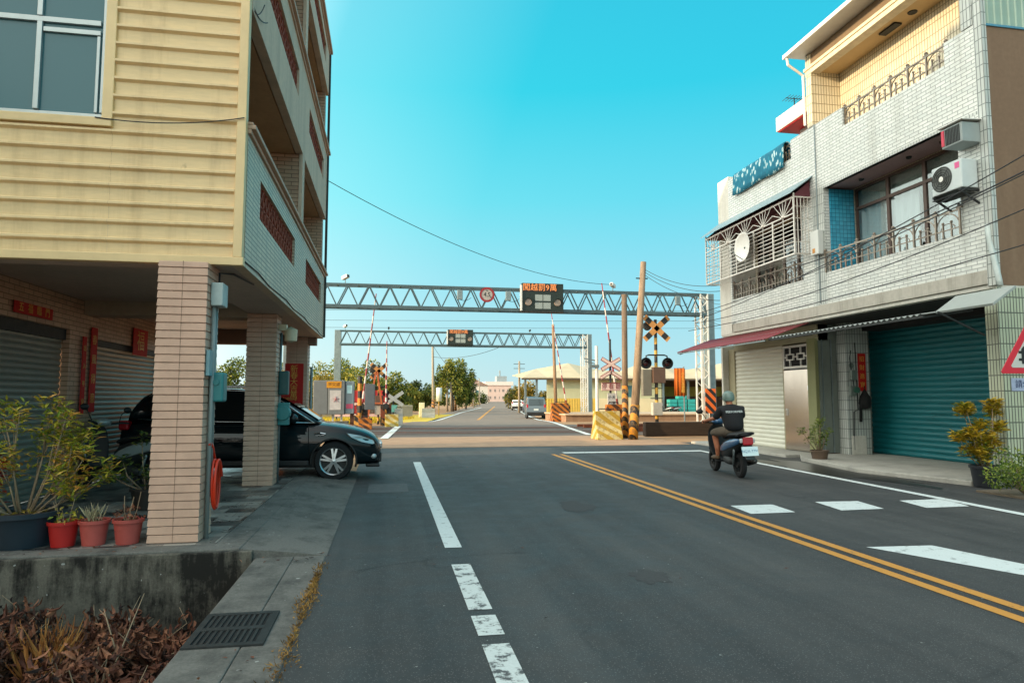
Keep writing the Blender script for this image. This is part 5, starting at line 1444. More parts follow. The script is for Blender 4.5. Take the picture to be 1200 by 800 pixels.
def tree(label, base, H, crowns, trunk_r=.16, leafm=None, n=2600, L=.34, seed=1, group=None, name='tree'):
    r = random.Random(seed); base = Vector(base)
    t = thing(name, label, 'tree', base, 0, group)
    tk = MB(); top = base+Vector((r.uniform(-.3,.3),r.uniform(-.3,.3),H*.55))
    tk.tube([base-Vector((0,0,.1)), base.lerp(top,.35)+Vector((r.uniform(-.1,.1),0,0)), base.lerp(top,.7), top], [trunk_r*1.25,trunk_r,trunk_r*.75,trunk_r*.5], 8)
    for c, rad in crowns:
        e = base+Vector(c); s0 = base.lerp(top, r.uniform(.45,.9))
        tk.tube([s0, s0.lerp(e,.5)+Vector((0,0,-.15)), e], [trunk_r*.5,trunk_r*.3,trunk_r*.12], 6)
        for k in range(4):
            v = rvec(r); tk.tube([s0.lerp(e,.7), e+Vector((v.x*rad[0],v.y*rad[1],v.z*rad[2]))*.8], [trunk_r*.2,trunk_r*.05], 5)
    tk.build('trunk', M['bark'], t, True)
    cr = MB(); vol = [rad[0]*rad[1]*rad[2] for c, rad in crowns]; sv = sum(vol)
    for (c, rad), v in zip(crowns, vol):
        k = max(6, int(14*(v/sv)*len(crowns)**.5)); m = int(n*v/sv)
        for j in range(k):      # clumps make the outline uneven and leave gaps
            u = rvec(r); u = u.normalized()*r.uniform(.45,1.0)
            cc = base+Vector(c)+Vector((u.x*rad[0],u.y*rad[1],u.z*rad[2])); q = r.uniform(.34,.56)
            leaf_cloud(cr, cc, (rad[0]*q,rad[1]*q,rad[2]*q*.85), max(6,m//k), L, L*.55, r, .3)
    cr.build('crown', leafm or F_tree, t, False, 0, False)
    return t
def pot(t, c, r0, r1, h, mat, rim=.015):
    c = Vector(c)
    p = MB().lathe([(.001,0),(r0,0),(r1*.96,h*.86),(r1*1.06,h*.87),(r1*1.07,h),(r1*.97,h),(r1*.93,h*.9),(r0*.6,h*.88)], c, 28)
    p.build('pot', mat, t, 'auto')
    MB().lathe([(.001,h*.9),(r1*.94,h*.885)], c, 20).build('soil', M['soil'], t)
def small_pot(label, loc, col, kind, seed, group='small clay coloured pots on the wall edge'):
    r = random.Random(seed); t = thing('potted_plant', label, 'potted plant', loc, 0, group); c = Vector(loc)
    pot(t, c, .10, .132, .235, plain('pot_'+col[1:], col, .5, 0, .10, 6))
    mb = MB()
    if kind == 'spiky':
        for k in range(26):
            a = r.uniform(0,2*pi); d = Vector((cos(a)*r.uniform(.2,.8), sin(a)*r.uniform(.2,.8), 1))
            leaf(mb, c+Vector((r.uniform(-.05,.05),r.uniform(-.05,.05),.21)), d, Vector((cos(a+1.5),sin(a+1.5),.2)), r.uniform(.13,.24), .018)
        mb.build('foliage', foliage('spiky_leaves','#6f6a4c','#9a9272','#bdb391'), t)
    else:
        for k in range(5):
            a = r.uniform(0,6.28); e = c+Vector((cos(a)*.1,sin(a)*.1,r.uniform(.32,.52)))
            mb.tube([c+Vector((cos(a)*.03,sin(a)*.03,.2)), c+Vector((cos(a)*.07,sin(a)*.03,.3)), e], .004, 5)
        mb.build('stem', M['twig'], t)
        lf = MB(); leaf_cloud(lf, c+Vector((0,0,.27)), (.14,.13,.07), 60 if kind == 'dry' else 40, .05, .03, r); lf.build('foliage', F_dry if kind == 'dry' else F_pot, t)
    lf = MB()
    for k in range(22):
        a = r.uniform(0,6.28); q = r.uniform(.02,.13); leaf(lf, c+Vector((cos(a)*q,sin(a)*q,.218)), Vector((r.uniform(-1,1),r.uniform(-1,1),.15)), Vector((0,0,1)), .05, .03)
    lf.build('fallen_leaves', F_gold if kind == 'litter' else F_dry, t)
Zp = .101
small_pot('bright red pot with yellow leaf litter next to the big dark pot', (-3.02,7.28,Zp), '#b3231f', 'litter', 1)
small_pot('dusty pink pot holding a spiky grey green succulent', (-2.76,7.30,Zp), '#b5544c', 'spiky', 2)
small_pot('dusty pink pot with dry thin stems beside the near pillar', (-2.46,7.30,Zp), '#ad4f47', 'dry', 3)
def croton():
    t = thing('potted_shrub', 'large leafy green and orange shrub in a big dark pot on the wall edge', 'potted plant', (-3.42,7.38,Zp))
    c = Vector((-3.42,7.38,Zp)); r = random.Random(21)
    pot(t, c, .25, .34, .33, plain('dark_pot', '#22303a', .5, 0, .12, 5))
    st = MB(); lf = MB()
    tips = [(-.55,.1,1.0),(-.35,.25,1.25),(-.1,.0,1.15),(.12,.2,1.32),(.30,.05,1.18),(.42,.25,1.0),(.50,.0,.80),(.28,.1,.70),(.05,.3,.95),(-.7,0,.75),(-.5,-.1,.55),(.62,.2,.62),(.40,-.05,.5),(-.8,.15,1.05),(.2,.1,1.05),(-.25,-.05,.85)]
    for k, tp in enumerate(tips):
        e = c+Vector(tp); b = c+Vector((tp[0]*.18,tp[1]*.15,.28)); m = b.lerp(e,.55)+Vector((r.uniform(-.05,.05),0,-.04))
        st.tube([b,m,e], [.012,.008,.004], 6)
        for q in range(3):
            f = m.lerp(e, r.random())+Vector((r.uniform(-.14,.14),r.uniform(-.14,.14),r.uniform(-.02,.16))); st.tube([m,f], [.005,.0025], 5)
            tips_ = f
            for j in range(20):
                a = r.uniform(0,6.28); d = Vector((cos(a),sin(a),r.uniform(-.2,.7)))
                leaf(lf, tips_+rvec(r)*.10, d, Vector((0,0,1))+rvec(r)*.4, r.uniform(.07,.13), r.uniform(.022,.035))
        for j in range(46):
            a = r.uniform(0,6.28); d = Vector((cos(a),sin(a),r.uniform(-.1,.8)))
            leaf(lf, e+rvec(r)*.14, d, Vector((0,0,1))+rvec(r)*.4, r.uniform(.08,.14), r.uniform(.024,.036))
    st.build('stem', M['twig'], t, True); lf.build('foliage', F_pot, t, False, 0, False)
    fl = MB()
    for k in range(40):
        a = r.uniform(0,6.28); q = r.uniform(.02,.3); leaf(fl, c+Vector((cos(a)*q,sin(a)*q,.305)), Vector((r.uniform(-1,1),r.uniform(-1,1),.15)), Vector((0,0,1)), .06, .035)
    fl.build('fallen_leaves', F_gold, t)
croton()
def back_shrub(label, loc, tips, mat, potcol=None, seed=5, L=(.06,.11), nleaf=34, potr=(.15,.19,.26)):
    r = random.Random(seed); t = thing('potted_shrub', label, 'potted plant', loc); c = Vector(loc); hb = .05
    if potcol: pot(t, c, *potr, plain('pot_'+potcol[1:], potcol, .55, 0, .12, 5)); hb = potr[2]*.9
    st = MB(); lf = MB()
    for tp in tips:
        e = c+Vector(tp); b = c+Vector((tp[0]*.2,tp[1]*.2,hb)); m = b.lerp(e,.5)+Vector((r.uniform(-.05,.05),r.uniform(-.04,.04),0))
        st.tube([b,m,e], [.012,.009,.005], 5)
        for base, n in ((e,nleaf),(m,nleaf//3)):
            for j in range(n):
                a = r.uniform(0,6.28); d = Vector((cos(a),sin(a),r.uniform(-.3,.7)))
                leaf(lf, base+rvec(r)*.10, d, Vector((0,0,1))+rvec(r)*.4, r.uniform(*L), r.uniform(*L)*.5)
    st.build('stem', M['twig'], t, True); lf.build('foliage', mat, t, False, 0, False)
    return t
back_shrub('low dark green shrub by the parked scooter behind the flower pots', (-3.0,9.5,.1), [(-.3,0,.6),(.1,.1,.7),(.3,0,.5),(.05,-.2,.45),(-.15,.2,.85),(.35,.2,.75),(-.45,.1,.4)], F_dark, '#2b2622', 31)
back_shrub('red leaved plant at the left picture edge behind the big dark pot', (-3.86,7.62,.1), [(-.05,0,.5),(.08,.1,.62),(.0,-.1,.42),(.1,0,.75)], foliage('red_leaves','#5c1614','#a82a22','#c8553a'), '#3a2b22', 33)
back_shrub('small green shrub in a brown pot by the stainless door', (9.93,14.55,.01), [(-.12,0,.75),(.1,.1,.85),(.22,0,.7),(-.25,-.1,.62),(.05,-.12,.6),(.16,.15,.95),(-.42,0,.72)], F_bush, '#5b4a3c', 35, (.06,.11), 40, (.15,.2,.28))
back_shrub('yellow green leafed shrub in a black pot by the teal shutter', (9.93,10.05,.01), [(-.32,0,1.32),(-.25,.1,1.25),(.22,.0,1.38),(.30,.1,1.25),(-.1,-.05,1.02),(.32,0,.98),(-.38,.1,.82),(.0,0,.80),(.25,.1,.75),(.1,.15,.62),(-.15,0,.58),(-.3,-.1,.9)], F_pot2, '#20242a', 37, (.09,.16), 84, (.17,.22,.36))
def bush():
    r = random.Random(41); c = Vector((9.55,8.95,.03)); t = thing('bush', 'low green bush on the verge below the warning sign', 'bush', c)
    st = MB(); lf = MB()
    for k in range(14):
        a = r.uniform(0,6.28); e = c+Vector((cos(a)*r.uniform(.1,.5),sin(a)*r.uniform(.1,.5),r.uniform(.2,.62))); st.tube([c,c.lerp(e,.5)+Vector((0,0,.05)),e], [.012,.008,.004], 5)
        leaf_cloud(lf, e, (.2,.2,.13), 120, .06, .03, r)
    st.build('stem', M['twig'], t); lf.build('foliage', F_bush, t, False, 0, False)
bush()
def dry_shrub(label, c, R_, H, seed, n):
    r = random.Random(seed); c = Vector(c); t = thing('dry_shrub', label, 'dry shrub', c, 0, 'withered shrubs in the planting bed')
    st = MB(); lf = MB()
    for k in range(46):
        a = r.uniform(0,6.28); q = r.uniform(.2,1)*R_; e = c+Vector((cos(a)*q,sin(a)*q,H*r.uniform(.5,1.1)*(1-.35*q/R_)))
        m = c.lerp(e,.5)+Vector((0,0,.08)); st.tube([c+Vector((cos(a)*.05,sin(a)*.05,0)),m,e,e+rvec(r)*.16], [.009,.006,.004,.002], 5)
        for j in range(n//42):
            s = m.lerp(e, r.uniform(.1,1.05))+rvec(r)*.13
            curl(lf, s, rvec(r)-Vector((0,0,.7)), rvec(r), r.choice((.05,.08,.11,.14))*r.uniform(.8,1.2), r.uniform(.016,.042), r.uniform(-.1,.9))
    st.build('stem', M['twig'], t, True); lf.build('foliage', F_dry, t, False, 0, False)
dry_shrub('withered brown shrub filling the nearest corner of the bed beside the grate', (-1.85,5.0,-.85), .70, .72, 1, 2600)
dry_shrub('withered brown shrub below the pots at the left picture edge', (-2.95,5.8,-.85), .75, .78, 2, 2600)
dry_shrub('withered brown shrub against the stained wall under the near pillar', (-2.05,6.1,-.85), .60, .66, 3, 2200)
dry_shrub('withered brown shrub at the bottom left corner of the picture', (-2.35,4.3,-.85), .6, .62, 4, 2000)
def dry_fern():
    r = random.Random(19); t = thing('dry_fern', 'tuft of orange straw coloured dry fern among the withered shrubs', 'dry plant', (-2.45,5.75,-.85)); lf = MB()
    for k in range(90):
        a = r.uniform(0,6.28); b = Vector((-2.45+r.uniform(-.12,.12),5.75+r.uniform(-.12,.12),-.55)); d = Vector((cos(a)*r.uniform(.2,.9),sin(a)*r.uniform(.2,.9),1))
        leaf(lf, b, d, rvec(r), r.uniform(.25,.5), .022)
    lf.build('foliage', foliage('fern_straw','#7a4a1e','#b5763a','#d29a58',.8,6,.2), t, False, 0, False)
dry_fern()
def bare_twigs():
    r = random.Random(8)
    for lab, p, e in (('long bare pale branch leaning over the withered shrubs', (-2.05,5.2,-.85), (-1.85,5.9,-.02)),):
        t = thing('dead_branch', lab, 'branch', p); m = Vector(p).lerp(Vector(e),.5)+Vector((.05,0,.06))
        MB().tube([p,m,e], [.010,.006,.003], 6).tube([m,m+Vector((-.2,.25,.28))], [.007,.003], 5).build('branch', M['twig'], t, True)
bare_twigs()
def litter():
    r = random.Random(12); mb = MB()
    for k in range(2600):
        p = Vector((r.uniform(-5,-1.25),r.uniform(2.5,6.8),-.845+r.uniform(0,.05)))
        curl(mb, p, Vector((r.uniform(-1,1),r.uniform(-1,1),r.uniform(-.1,.4))), Vector((0,0,1))+rvec(r)*.5, r.uniform(.05,.12), r.uniform(.02,.05), r.uniform(-.2,.7))
    tag(mb.build('leaf_litter', F_dry, None, False, 0, False), 'dead brown leaves lying in the sunken bed', 'leaf litter', None, 'stuff')
    mb = MB()
    for k in range(1500):
        y = r.choice([r.uniform(4.2,6.5), r.uniform(4.9,6.1), r.uniform(2.6,4.6)]); x = -.56+r.gauss(0,.022)*(1+.6*sin(y*5))
        d = Vector((r.uniform(-1,1),r.uniform(-1,1),r.uniform(.1,1.1)))
        leaf(mb, Vector((x,y,.014)), d, rvec(r), r.uniform(.015,.042), r.uniform(.004,.011), .3)
    tag(mb.build('gutter_weeds', foliage('straw','#4f3818','#8a6428','#b08a48',.8,6,.1), None, False, 0, False), 'dry straw coloured weeds growing along the gutter joint', 'weeds', None, 'stuff')
    mb = MB()
    for k in range(120):
        x, y = r.choice([(r.uniform(-1.15,-.6),r.uniform(2.8,4.4)),(r.uniform(-3.4,-2.3),r.uniform(6.9,7.2)),(r.uniform(-1.3,-.5),r.uniform(6.6,7.0)),(r.uniform(-.5,4),r.uniform(3,16))])
        z = .105 if x < -1.34 else .016
        leaf(mb, Vector((x,y,z)), Vector((r.uniform(-1,1),r.uniform(-1,1),.1)), Vector((0,0,1)), r.uniform(.015,.05), r.uniform(.01,.025), .2)
    tag(mb.build('fallen_leaves', F_dry, None, False, 0, False), 'scattered dead leaves on the pavement and road edge', 'leaf litter', None, 'stuff')
litter()
# ------------------------------------------------------------------ railway crossing
def truss(mb, x0, x1, yf, yb, zb, zt, cell, c=.095, d=.058):
    for y in (yf,yb):
        for z in (zb,zt): mb.bar((x0,y,z),(x1,y,z),c,c if z == zt else c*1.7)
        n = int((x1-x0)/cell); st = (x1-x0)/n
        for i in range(n):
            a = x0+i*st; mb.bar((a,y,zb),(a+st/2,y,zt),d); mb.bar((a+st/2,y,zt),(a+st,y,zb),d)
    n = int((x1-x0)/cell)
    for i in range(n+1):
        x = x0+i*(x1-x0)/n
        for z in (zb,zt): mb.bar((x,yf,z),(x,yb,z),d*.8)
    return mb
def lattice_post(mb, x0, x1, yf, yb, z0, z1, cell=.75, c=.08):
    for x in (x0,x1):
        for y in (yf,yb): mb.bar((x,y,z0),(x,y,z1),c)
    n = max(2,int((z1-z0)/cell)); st = (z1-z0)/n
    for y in (yf,yb):
        for i in range(n):
            z = z0+i*st; mb.bar((x0,y,z),(x1,y,z+st/2),c*.55); mb.bar((x1,y,z+st/2),(x0,y,z+st),c*.55)
    return mb
def gantry(label, xl, xr, y, zt, zb, z0, cell):
    t = thing('height_gantry', label, 'gantry', ((xl+xr)/2,y,z0), 0, 'steel gantries over the railway crossing')
    truss(MB(), xl, xr, y-.32, y+.32, zb, zt, cell).build('truss', M['gantry_blue'], t)
    p = MB(); lattice_post(p, xr-.42, xr, y-.34, y+.34, z0, zt+.02); p.build('post', M['white_metal'], t)
    MB().box(xr+.06,y-.30,z0,xr+.42,y+.30,zt+.05).box(xr-.45,y-.40,z0-.05,xr+.48,y+.40,z0+.18).build('post_plate', M['steel'], t, bevel=.01)
    MB().box(xl-.42,y-.30,z0,xl+.10,y+.30,zt+.05).box(xl-.55,y-.40,z0-.05,xl+.2,y+.40,z0+.18).build('post', M['steel'], t, bevel=.01)
    return t
gantry('nearer steel truss gantry spanning the road before the railway', -4.75, 17.55, 35.75, 7.28, 6.16, 0, 1.05)
gantry('farther steel truss gantry spanning the road behind the railway', -4.0, 17.3, 58.4, 7.08, 5.95, -.3, 1.05)
def led_sign(label, c, w, h, msg):
    t = thing('led_sign', label, 'sign', c, 0, 'led warning boards on the gantries'); x, y, z = c
    cs = plain('sign_case', '#1c2925', .6, .1, .15, 5)
    MB().box(x-w/2,y,z,x+w/2,y+.35,z+h).build('case', cs, t, bevel=.015)
    MB().box(x-w/2+.06,y-.012,z+h*.70,x+w/2-.35,y-.002,z+h-.06).build('display', plain('led_board','#220f0c',.5), t)
    m = MB(); text(m, msg, .42*h/1.5, face_m((x-.16,y-.018,z+h*.835)), .003, 1.0); m.build('lettering', M['orange_led'], t)
    g = MB()
    for i in (0,1):
        for j in (0,1): g.box(x-.42+i*.44,y-.012,z+.12+j*.42,x-.02+i*.44,y-.002,z+.45+j*.42)
    g.build('light_panel', plain('panel_grey','#8e9794',.5,0,.06,9), t)
    for s in (-1,1):
        l = MB(); l.lathe([(.001,y-.05),(.17,y-.045),(.19,y-.01),(.19,y)], (x+s*.80+(.02 if s<0 else 0),0,z+.46), 24, 'y')
        l.build('speaker', plain('horn_grey','#8c7f74',.6), t)
        r = MB().lathe([(.20,y-.10),(.22,y-.10),(.22,y)], (x+s*.80,0,z+.46), 24, 'y', radians(180), radians(360)); r.build('visor', cs, t)
    MB().box(x-w/2-.02,y-.02,z-.05,x+w/2+.02,y+.36,z-.001).build('tray', M['iron'], t)
    MB().box(x-w/2-.10,y-.05,z,x-w/2-.003,y+.05,z+h*.92).build('side_bracket', M['white_metal'], t)
a = PD(637,364,35.9); led_sign('larger dark LED warning board with orange characters on the nearer gantry', (a.x,35.05,a.z), 2.25, 1.48, '闖越罰9萬')
a = PD(540,403,57.6); led_sign('smaller looking LED warning board with orange characters on the farther gantry', (a.x,57.7,a.z), 2.15, 1.25, '闖越罰9萬')
def round_sign():
    c = PD(569.5,346.5,36.2); c.y = 35.28
    t = thing('height_sign', 'round red ringed height limit sign on the nearer gantry', 'sign', c)
    MB().lathe([(.001,c.y),(.30,c.y)], (c.x,0,c.z), 32, 'y').build('face', plain('sign_dull','#a09a94',.6,0,.15,6), t)
    MB().lathe([(.29,c.y-.012),(.40,c.y-.012),(.40,c.y+.02),(.29,c.y+.02)], (c.x,0,c.z), 32, 'y').build('ring', plain('sign_red','#8a2228',.6), t)
    m = MB(); text(m, '4.5', .34, face_m((c.x,c.y-.006,c.z)), .003, .9); text(m,'m',.14,face_m((c.x+.2,c.y-.006,c.z-.12)),.003)
    m.add([(c.x-.07,c.y-.008,c.z+.20),(c.x+.07,c.y-.008,c.z+.20),(c.x,c.y-.008,c.z+.27)][::-1],[(0,1,2)]); m.build('lettering', M['black'], t)
round_sign()
def camera_box(label, c, az=0, small=False):
    t = thing('security_camera', label, 'camera', c); c = Vector(c); s = .7 if small else 1
    MB().bar(c,c+Vector((0,0,.28*s)),.04).build('mount', M['steel'], t)
    q = Euler((radians(-12),0,radians(az)))
    MB().cbox(c+Vector((0,0,.36*s)),(.20*s,.46*s,.18*s),q).build('housing', M['white_metal'] if not small else M['iron'], t, bevel=.02)
    MB().cbox(c+Vector((0,0,.36*s))+q.to_matrix()@Vector((0,-.235*s,-.01)),(.13*s,.02,.12*s),q).build('lens', M['black'], t)
for lab, px, py, d, az, sm in (('pale camera on top of the nearer gantry close to the yellow building',405,330,35.2,40,False),('white camera on the nearer gantry left of the leaning pole',722,338,37,-40,False),
                      ('tiny dark camera on the farther gantry near its left post',455.5,389,57.6,0,True),('tiny dark camera on the farther gantry right of its sign',623.5,389,58.8,0,True),('small pale camera at the left corner of the farther gantry',405,392,57.5,30,False)):
    p = PD(px,py,d); p.y = 35.72 if d < 50 else 58.4; p.z = 7.33 if d < 50 else 7.13
    camera_box(lab, p, az, sm)
def gantry_boxes():
    for lab, px in (('small grey control box hung in the nearer gantry left of the round sign',537),('small grey control box hung in the nearer gantry right of the round sign',594),('small dark box hung in the nearer gantry near its right post',806)):
        p = PD(px,345,36.5); t = thing('control_box', lab, 'box', (p.x,35.3,6.7)); MB().box(p.x-.14,35.25,6.62,p.x+.14,35.42,7.12).build('case', M['steel'], t, bevel=.02)
        MB().tube(sag((p.x,35.3,6.62),(p.x+.6,35.4,6.75),.10,8),.012,5).build('cable', M['wire'], t)
gantry_boxes()
def banded(a, b, r0, r1, n):
    "a tapering rod painted in two alternating colours"
    mb = MB()
    a = Vector(a); b = Vector(b)
    for i in range(n):
        p, q = a.lerp(b,i/n), a.lerp(b,(i+1)/n); mb.cur = i % 2
        mb.tube([p,q],[r0+(r1-r0)*i/n, r0+(r1-r0)*(i+1)/n],8,cap=i in (0,n-1))
    return mb
M['machine_dark'] = stripes('machine_dark', '#7a3a24', '#221f1e', .9, .9, .8, '#5a4634'); M['band_red'] = plain('band_red','#8c2530',.5,0,.1,4); M['band_white'] = plain('band_white','#c9bfb6',.5,0,.06,4)
M['band_black'] = plain('band_black','#262422',.6,0,.1,4); M['band_yellow'] = plain('band_yellow','#b98d36',.6,0,.15,4)
def barrier(label, base, tip, side=1, boxcol='hazard_small'):
    base = Vector(base); tip = Vector(tip)
    t = thing('crossing_barrier', label, 'barrier', base, 0, 'raised striped barrier arms')
    MB().box(base.x-.30,base.y-.25,base.z,base.x+.30,base.y+.25,base.z+1.15).build('machine', M[boxcol], t, bevel=.03)
    piv = base+Vector((0,-.3,1.05)); tip = Vector((tip.x,piv.y,tip.z))
    banded(piv, tip, .055, .026, 15).build('arm', [M['band_red'],M['band_white']], t, True)
    d = (piv-tip).normalized()
    MB().bar(piv, piv+d*.9, .14,.10).cbox(piv+d*.9,(.42,.16,.5)).build('counterweight', M['hazard_small'], t, bevel=.02)
    MB().lathe([(.001,0),(.16,0),(.16,.06),(.001,.07)], (piv.x,piv.y-.08,piv.z), 18, 'y').build('hub', M['iron'], t)
def at_base(px, pyb, tx, ty):
    b = G(px,pyb); r = ray(tx,ty); k = b.y/r.y
    return b, Vector((r.x*k, b.y, EYE+r.z*k))
for lab, bx, by, tx, ty in (('tall raised barrier arm at the near right of the crossing behind the stop sign',722,502,703,333),('leaning raised barrier arm at the far right by the silver minivan',663,493,645,368),
                            ('tall raised barrier arm leaning right at the left side of the crossing',424,499,441,345),('shorter upright barrier arm at the far left of the crossing',452,498,453.5,400)):
    b, tp = at_base(bx,by,tx,ty); barrier(lab, b, tp, 1, 'machine_dark' if 'left' in lab else 'hazard_small')
def crossbuck(mb, c, L, w, t=.03, az=0, tilt=45):
    for a in (-tilt,tilt):
        mb.M = Matrix.Translation(Vector(c)) @ Matrix.Rotation(radians(az),4,'Z') @ Matrix.Rotation(radians(a),4,'Y')
        mb.box(-L/2,-t/2-(.012 if a>0 else 0),-w/2,L/2,t/2-(.012 if a>0 else 0),w/2)
    mb.M = None
    return mb
def signal(label, base, Hx, s=1.0, az=0):
    "crossing signal: banded mast, crossbuck, bell, twin lamps, relay boxes"
    base = Vector(base); t = thing('crossing_signal', label, 'signal', base, 0, 'railway crossing signals'); x, y, z = base
    banded(base, base+Vector((0,0,Hx+.5*s)), .10*s, .09*s, 17).build('mast', [M['band_black'],M['band_yellow']], t, True)
    cb = MB(); crossbuck(cb, (x,y-.16,z+Hx), 1.86*s, .32*s, .03, az, 42); cb.build('crossbuck', M['band_amber'], t)
    st = MB()
    for a in (-42,42):
        for q in (-.62,-.05,.05,.62):
            st.M = Matrix.Translation(Vector((x,y-.16,z+Hx))) @ Matrix.Rotation(radians(az),4,'Z') @ Matrix.Rotation(radians(a),4,'Y')
            if abs(q) > .1: st.box(q*s-.15*s,-.036,-.152*s,q*s+.15*s,.018,.152*s)
            else: st.box(-.12*s,-.04,-.12*s,.12*s,.0,.12*s)
    st.M = None; st.build('crossbuck_band', M['band_black'], t)
    MB().lathe([(.001,-.1),(.22,-.08),(.26,.0),(.2,.1),(.001,.14)], (x-.42*s,y+.15,z+Hx+.15*s), 18, 'y').bar((x-.42*s,y+.1,z+Hx+.3*s),(x,y,z+Hx+.42*s),.05).build('bell', M['iron'], t, 'auto')
    zl = z+Hx-1.62*s
    MB().tube([(x-.62*s,y-.1,zl-.1),(x-.60*s,y-.1,zl+.12),(x-.45*s,y-.1,zl+.17),(x+.45*s,y-.1,zl+.17),(x+.60*s,y-.1,zl+.12),(x+.62*s,y-.1,zl-.1)], .04, 8).build('lamp_bracket', M['black'], t, True)
    for q in (-1,1):
        l = MB().lathe([(.001,y-.05),(.30*s,y-.05),(.31*s,y-.16),(.30*s,y-.16),(.28*s,y-.07)], (x+q*.62*s,0,zl-.28*s), 24, 'y'); lp = l.build('lamp', M['black'], t, 'auto')
        MB().lathe([(.001,y-.13),(.12*s,y-.11),(.17*s,y-.07)], (x+q*.62*s,0,zl-.28*s), 20, 'y').build('lens', plain('dark_red_lens','#3a1c20',.2), lp, True)
        MB().lathe([(.19*s,y-.32),(.20*s,y-.32),(.20*s,y-.07),(.19*s,y-.07)], (x+q*.62*s,0,zl-.28*s), 20, 'y', radians(180), radians(360)).build('hood', M['black'], lp)
    MB().box(x-.82*s,y-.16,zl-2.05*s,x-.32*s,y+.16,zl-.62*s).build('relay_box', plain('relay_grey','#6f6a5e',.6,.1,.12,4), t, bevel=.015)
    MB().box(x-.28*s,y-.30,zl-1.35*s,x+.42*s,y-.02,zl-.50*s).build('display_box', plain('display_brown','#5c4538',.6,0,.12,4), t, bevel=.015)
    MB().box(x-.30*s,y-.24,z+.55,x+.24*s,y+.1,z+1.25).build('base_box', plain('base_pale','#a7a297',.6), t, bevel=.02)
    st = MB()
    for q in (1.45,2.0): st.box(x-.34*s,y-.04,z+q,x+.34*s,y+.04,z+q+.05)
    st.build('step', M['black'], t)
M['band_amber'] = plain('band_amber','#c48a4c',.6,0,.12,4)
signal('tall black and yellow crossing signal with crossbuck and twin round lamps on the right', G(770,498), 5.35, 1.02)
signal('crossing signal half hidden among the striped machines on the left', G(443,497), 3.05, .66, 0)
def stop_sign_post():
    b = G(716,507); t = thing('crossing_sign', 'pale pink crossbuck over a red lettered board behind the striped barrier block', 'sign', b); x, y, z = b
    MB().tube([b,b+Vector((0,0,4.05))], .05, 8).build('post', M['iron'], t)
    MB().tube([b+Vector((-.58,.1,0)),b+Vector((-.58,.1,3.75))], .07, 8).build('post', M['white_metal'], t)
    pk = plain('sign_pink','#d9bdb4',.6,0,.1,5); rd_ = plain('sign_dark_red','#7d3038',.6)
    zc = z+1.5+(466-425)*b.y*1.045/800 - 1.5+1.5
    zc = PD(716.5,426,b.y*1.02).z
    o = MB(); crossbuck(o, (x,y-.10,zc), .98, .17, .03, 0, 30); o.build('crossbuck', rd_, t)
    o = MB(); crossbuck(o, (x,y-.128,zc), .93, .115, .02, 0, 30); o.build('crossbuck_face', pk, t)
    for nm, w, th, dy, m in (('chevron',.16,.03,-.10,rd_),('chevron_face',.10,.02,-.125,pk)):
        o = MB()
        for a, sx in ((30,1),(-30,-1)):
            o.M = Matrix.Translation(Vector((x+sx*.22,y+dy,zc-.46))) @ Matrix.Rotation(radians(a),4,'Y'); o.box(-.28,-th/2,-w/2,.28,th/2,w/2)
        o.M = None; o.build(nm, m, t)
    MB().box(x-.42,y-.11,zc-1.14,x+.42,y-.06,zc-.80).build('board', pk, t)
    tx = MB(); text(tx, '停 看 聽', .27, face_m((x,y-.115,zc-.97)), .003, .9)
    tx.bar((x-.42,y-.113,zc-.81),(x+.42,y-.113,zc-.81),.025).bar((x-.42,y-.113,zc-1.13),(x+.42,y-.113,zc-1.13),.025); tx.build('lettering', rd_, t)
    MB().box(x-.16,y-.10,zc-1.98,x+.20,y-.06,zc-1.25).build('lower_board', plain('board_grey','#b9b6b4',.6), t)
    tx = MB()
    for i, ch in enumerate('小心'): text(tx, ch, .16, face_m((x-.07,y-.105,zc-1.42-i*.26)), .003)
    for i, ch in enumerate('火車'): text(tx, ch, .16, face_m((x+.11,y-.105,zc-1.42-i*.26)), .003)
    tx.build('lettering', M['black'], t)
    MB().box(x-.95,y+.0,zc-.15,x-.50,y+.2,zc-.02).bar((x-1.15,y+.1,zc+.25),(x-.55,y+.1,zc+.15),.05).bar((x-1.1,y+.1,zc+.12),(x-.6,y+.1,zc+.02),.04).build('camera_arm', M['steel'], t)
stop_sign_post()
def pole(label, pxb, pyb, pxt, pyt, r0, r1, mat, hz=0, name='utility_pole', group=None, arm=None, extra=None):
    b, tp = at_base(pxb,pyb,pxt,pyt)
    t = thing(name, label, 'pole', b, 0, group)
    MB().tube([b,b.lerp(tp,.5),tp],[r0,(r0+r1)/2,r1],12).build('shaft', mat, t, True)
    if hz:
        d = (tp-b).normalized(); q = b+d*hz
        MB().tube([b,q],[r0*1.06,r0*1.05],16).build('hazard_wrap', M['hazard_small'], t, True)
    if arm:
        for z in arm: MB().bar((tp.x-.7,tp.y,tp.z-z),(tp.x+.7,tp.y,tp.z-z),.06).build('crossarm', M['iron'], t)
    return t, tp
pole('upright steel pole with black and yellow foot right of the barrier block', 733,513.5,731.5,345, .115,.105, grimy('rust_pole','#75624e','#463322',.85,.6,2.4), 1.95)
t_, LEAN = pole('weathered leaning wooden pole taller than the gantry', 742,515,754,307, .165,.105, M['wood_pole'], .0)
def lean_wrap():
    b, tp = at_base(742,515,754,307); d = (tp-b).normalized()
    MB().tube([b,b+d*1.25],[.172,.168],16).build('hazard_wrap', M['hazard'], t_, True)
    MB().bar(b+d*5.9-Vector((.25,0,0)),b+d*5.9+Vector((.2,0,0)),.04).build('bracket', M['iron'], t_)
lean_wrap()
pole('bare pale pole beside the far right barrier', 652,492,648,380, .15,.11, grimy('tan_pole','#8d7258','#574431',.8,.8,2.6))
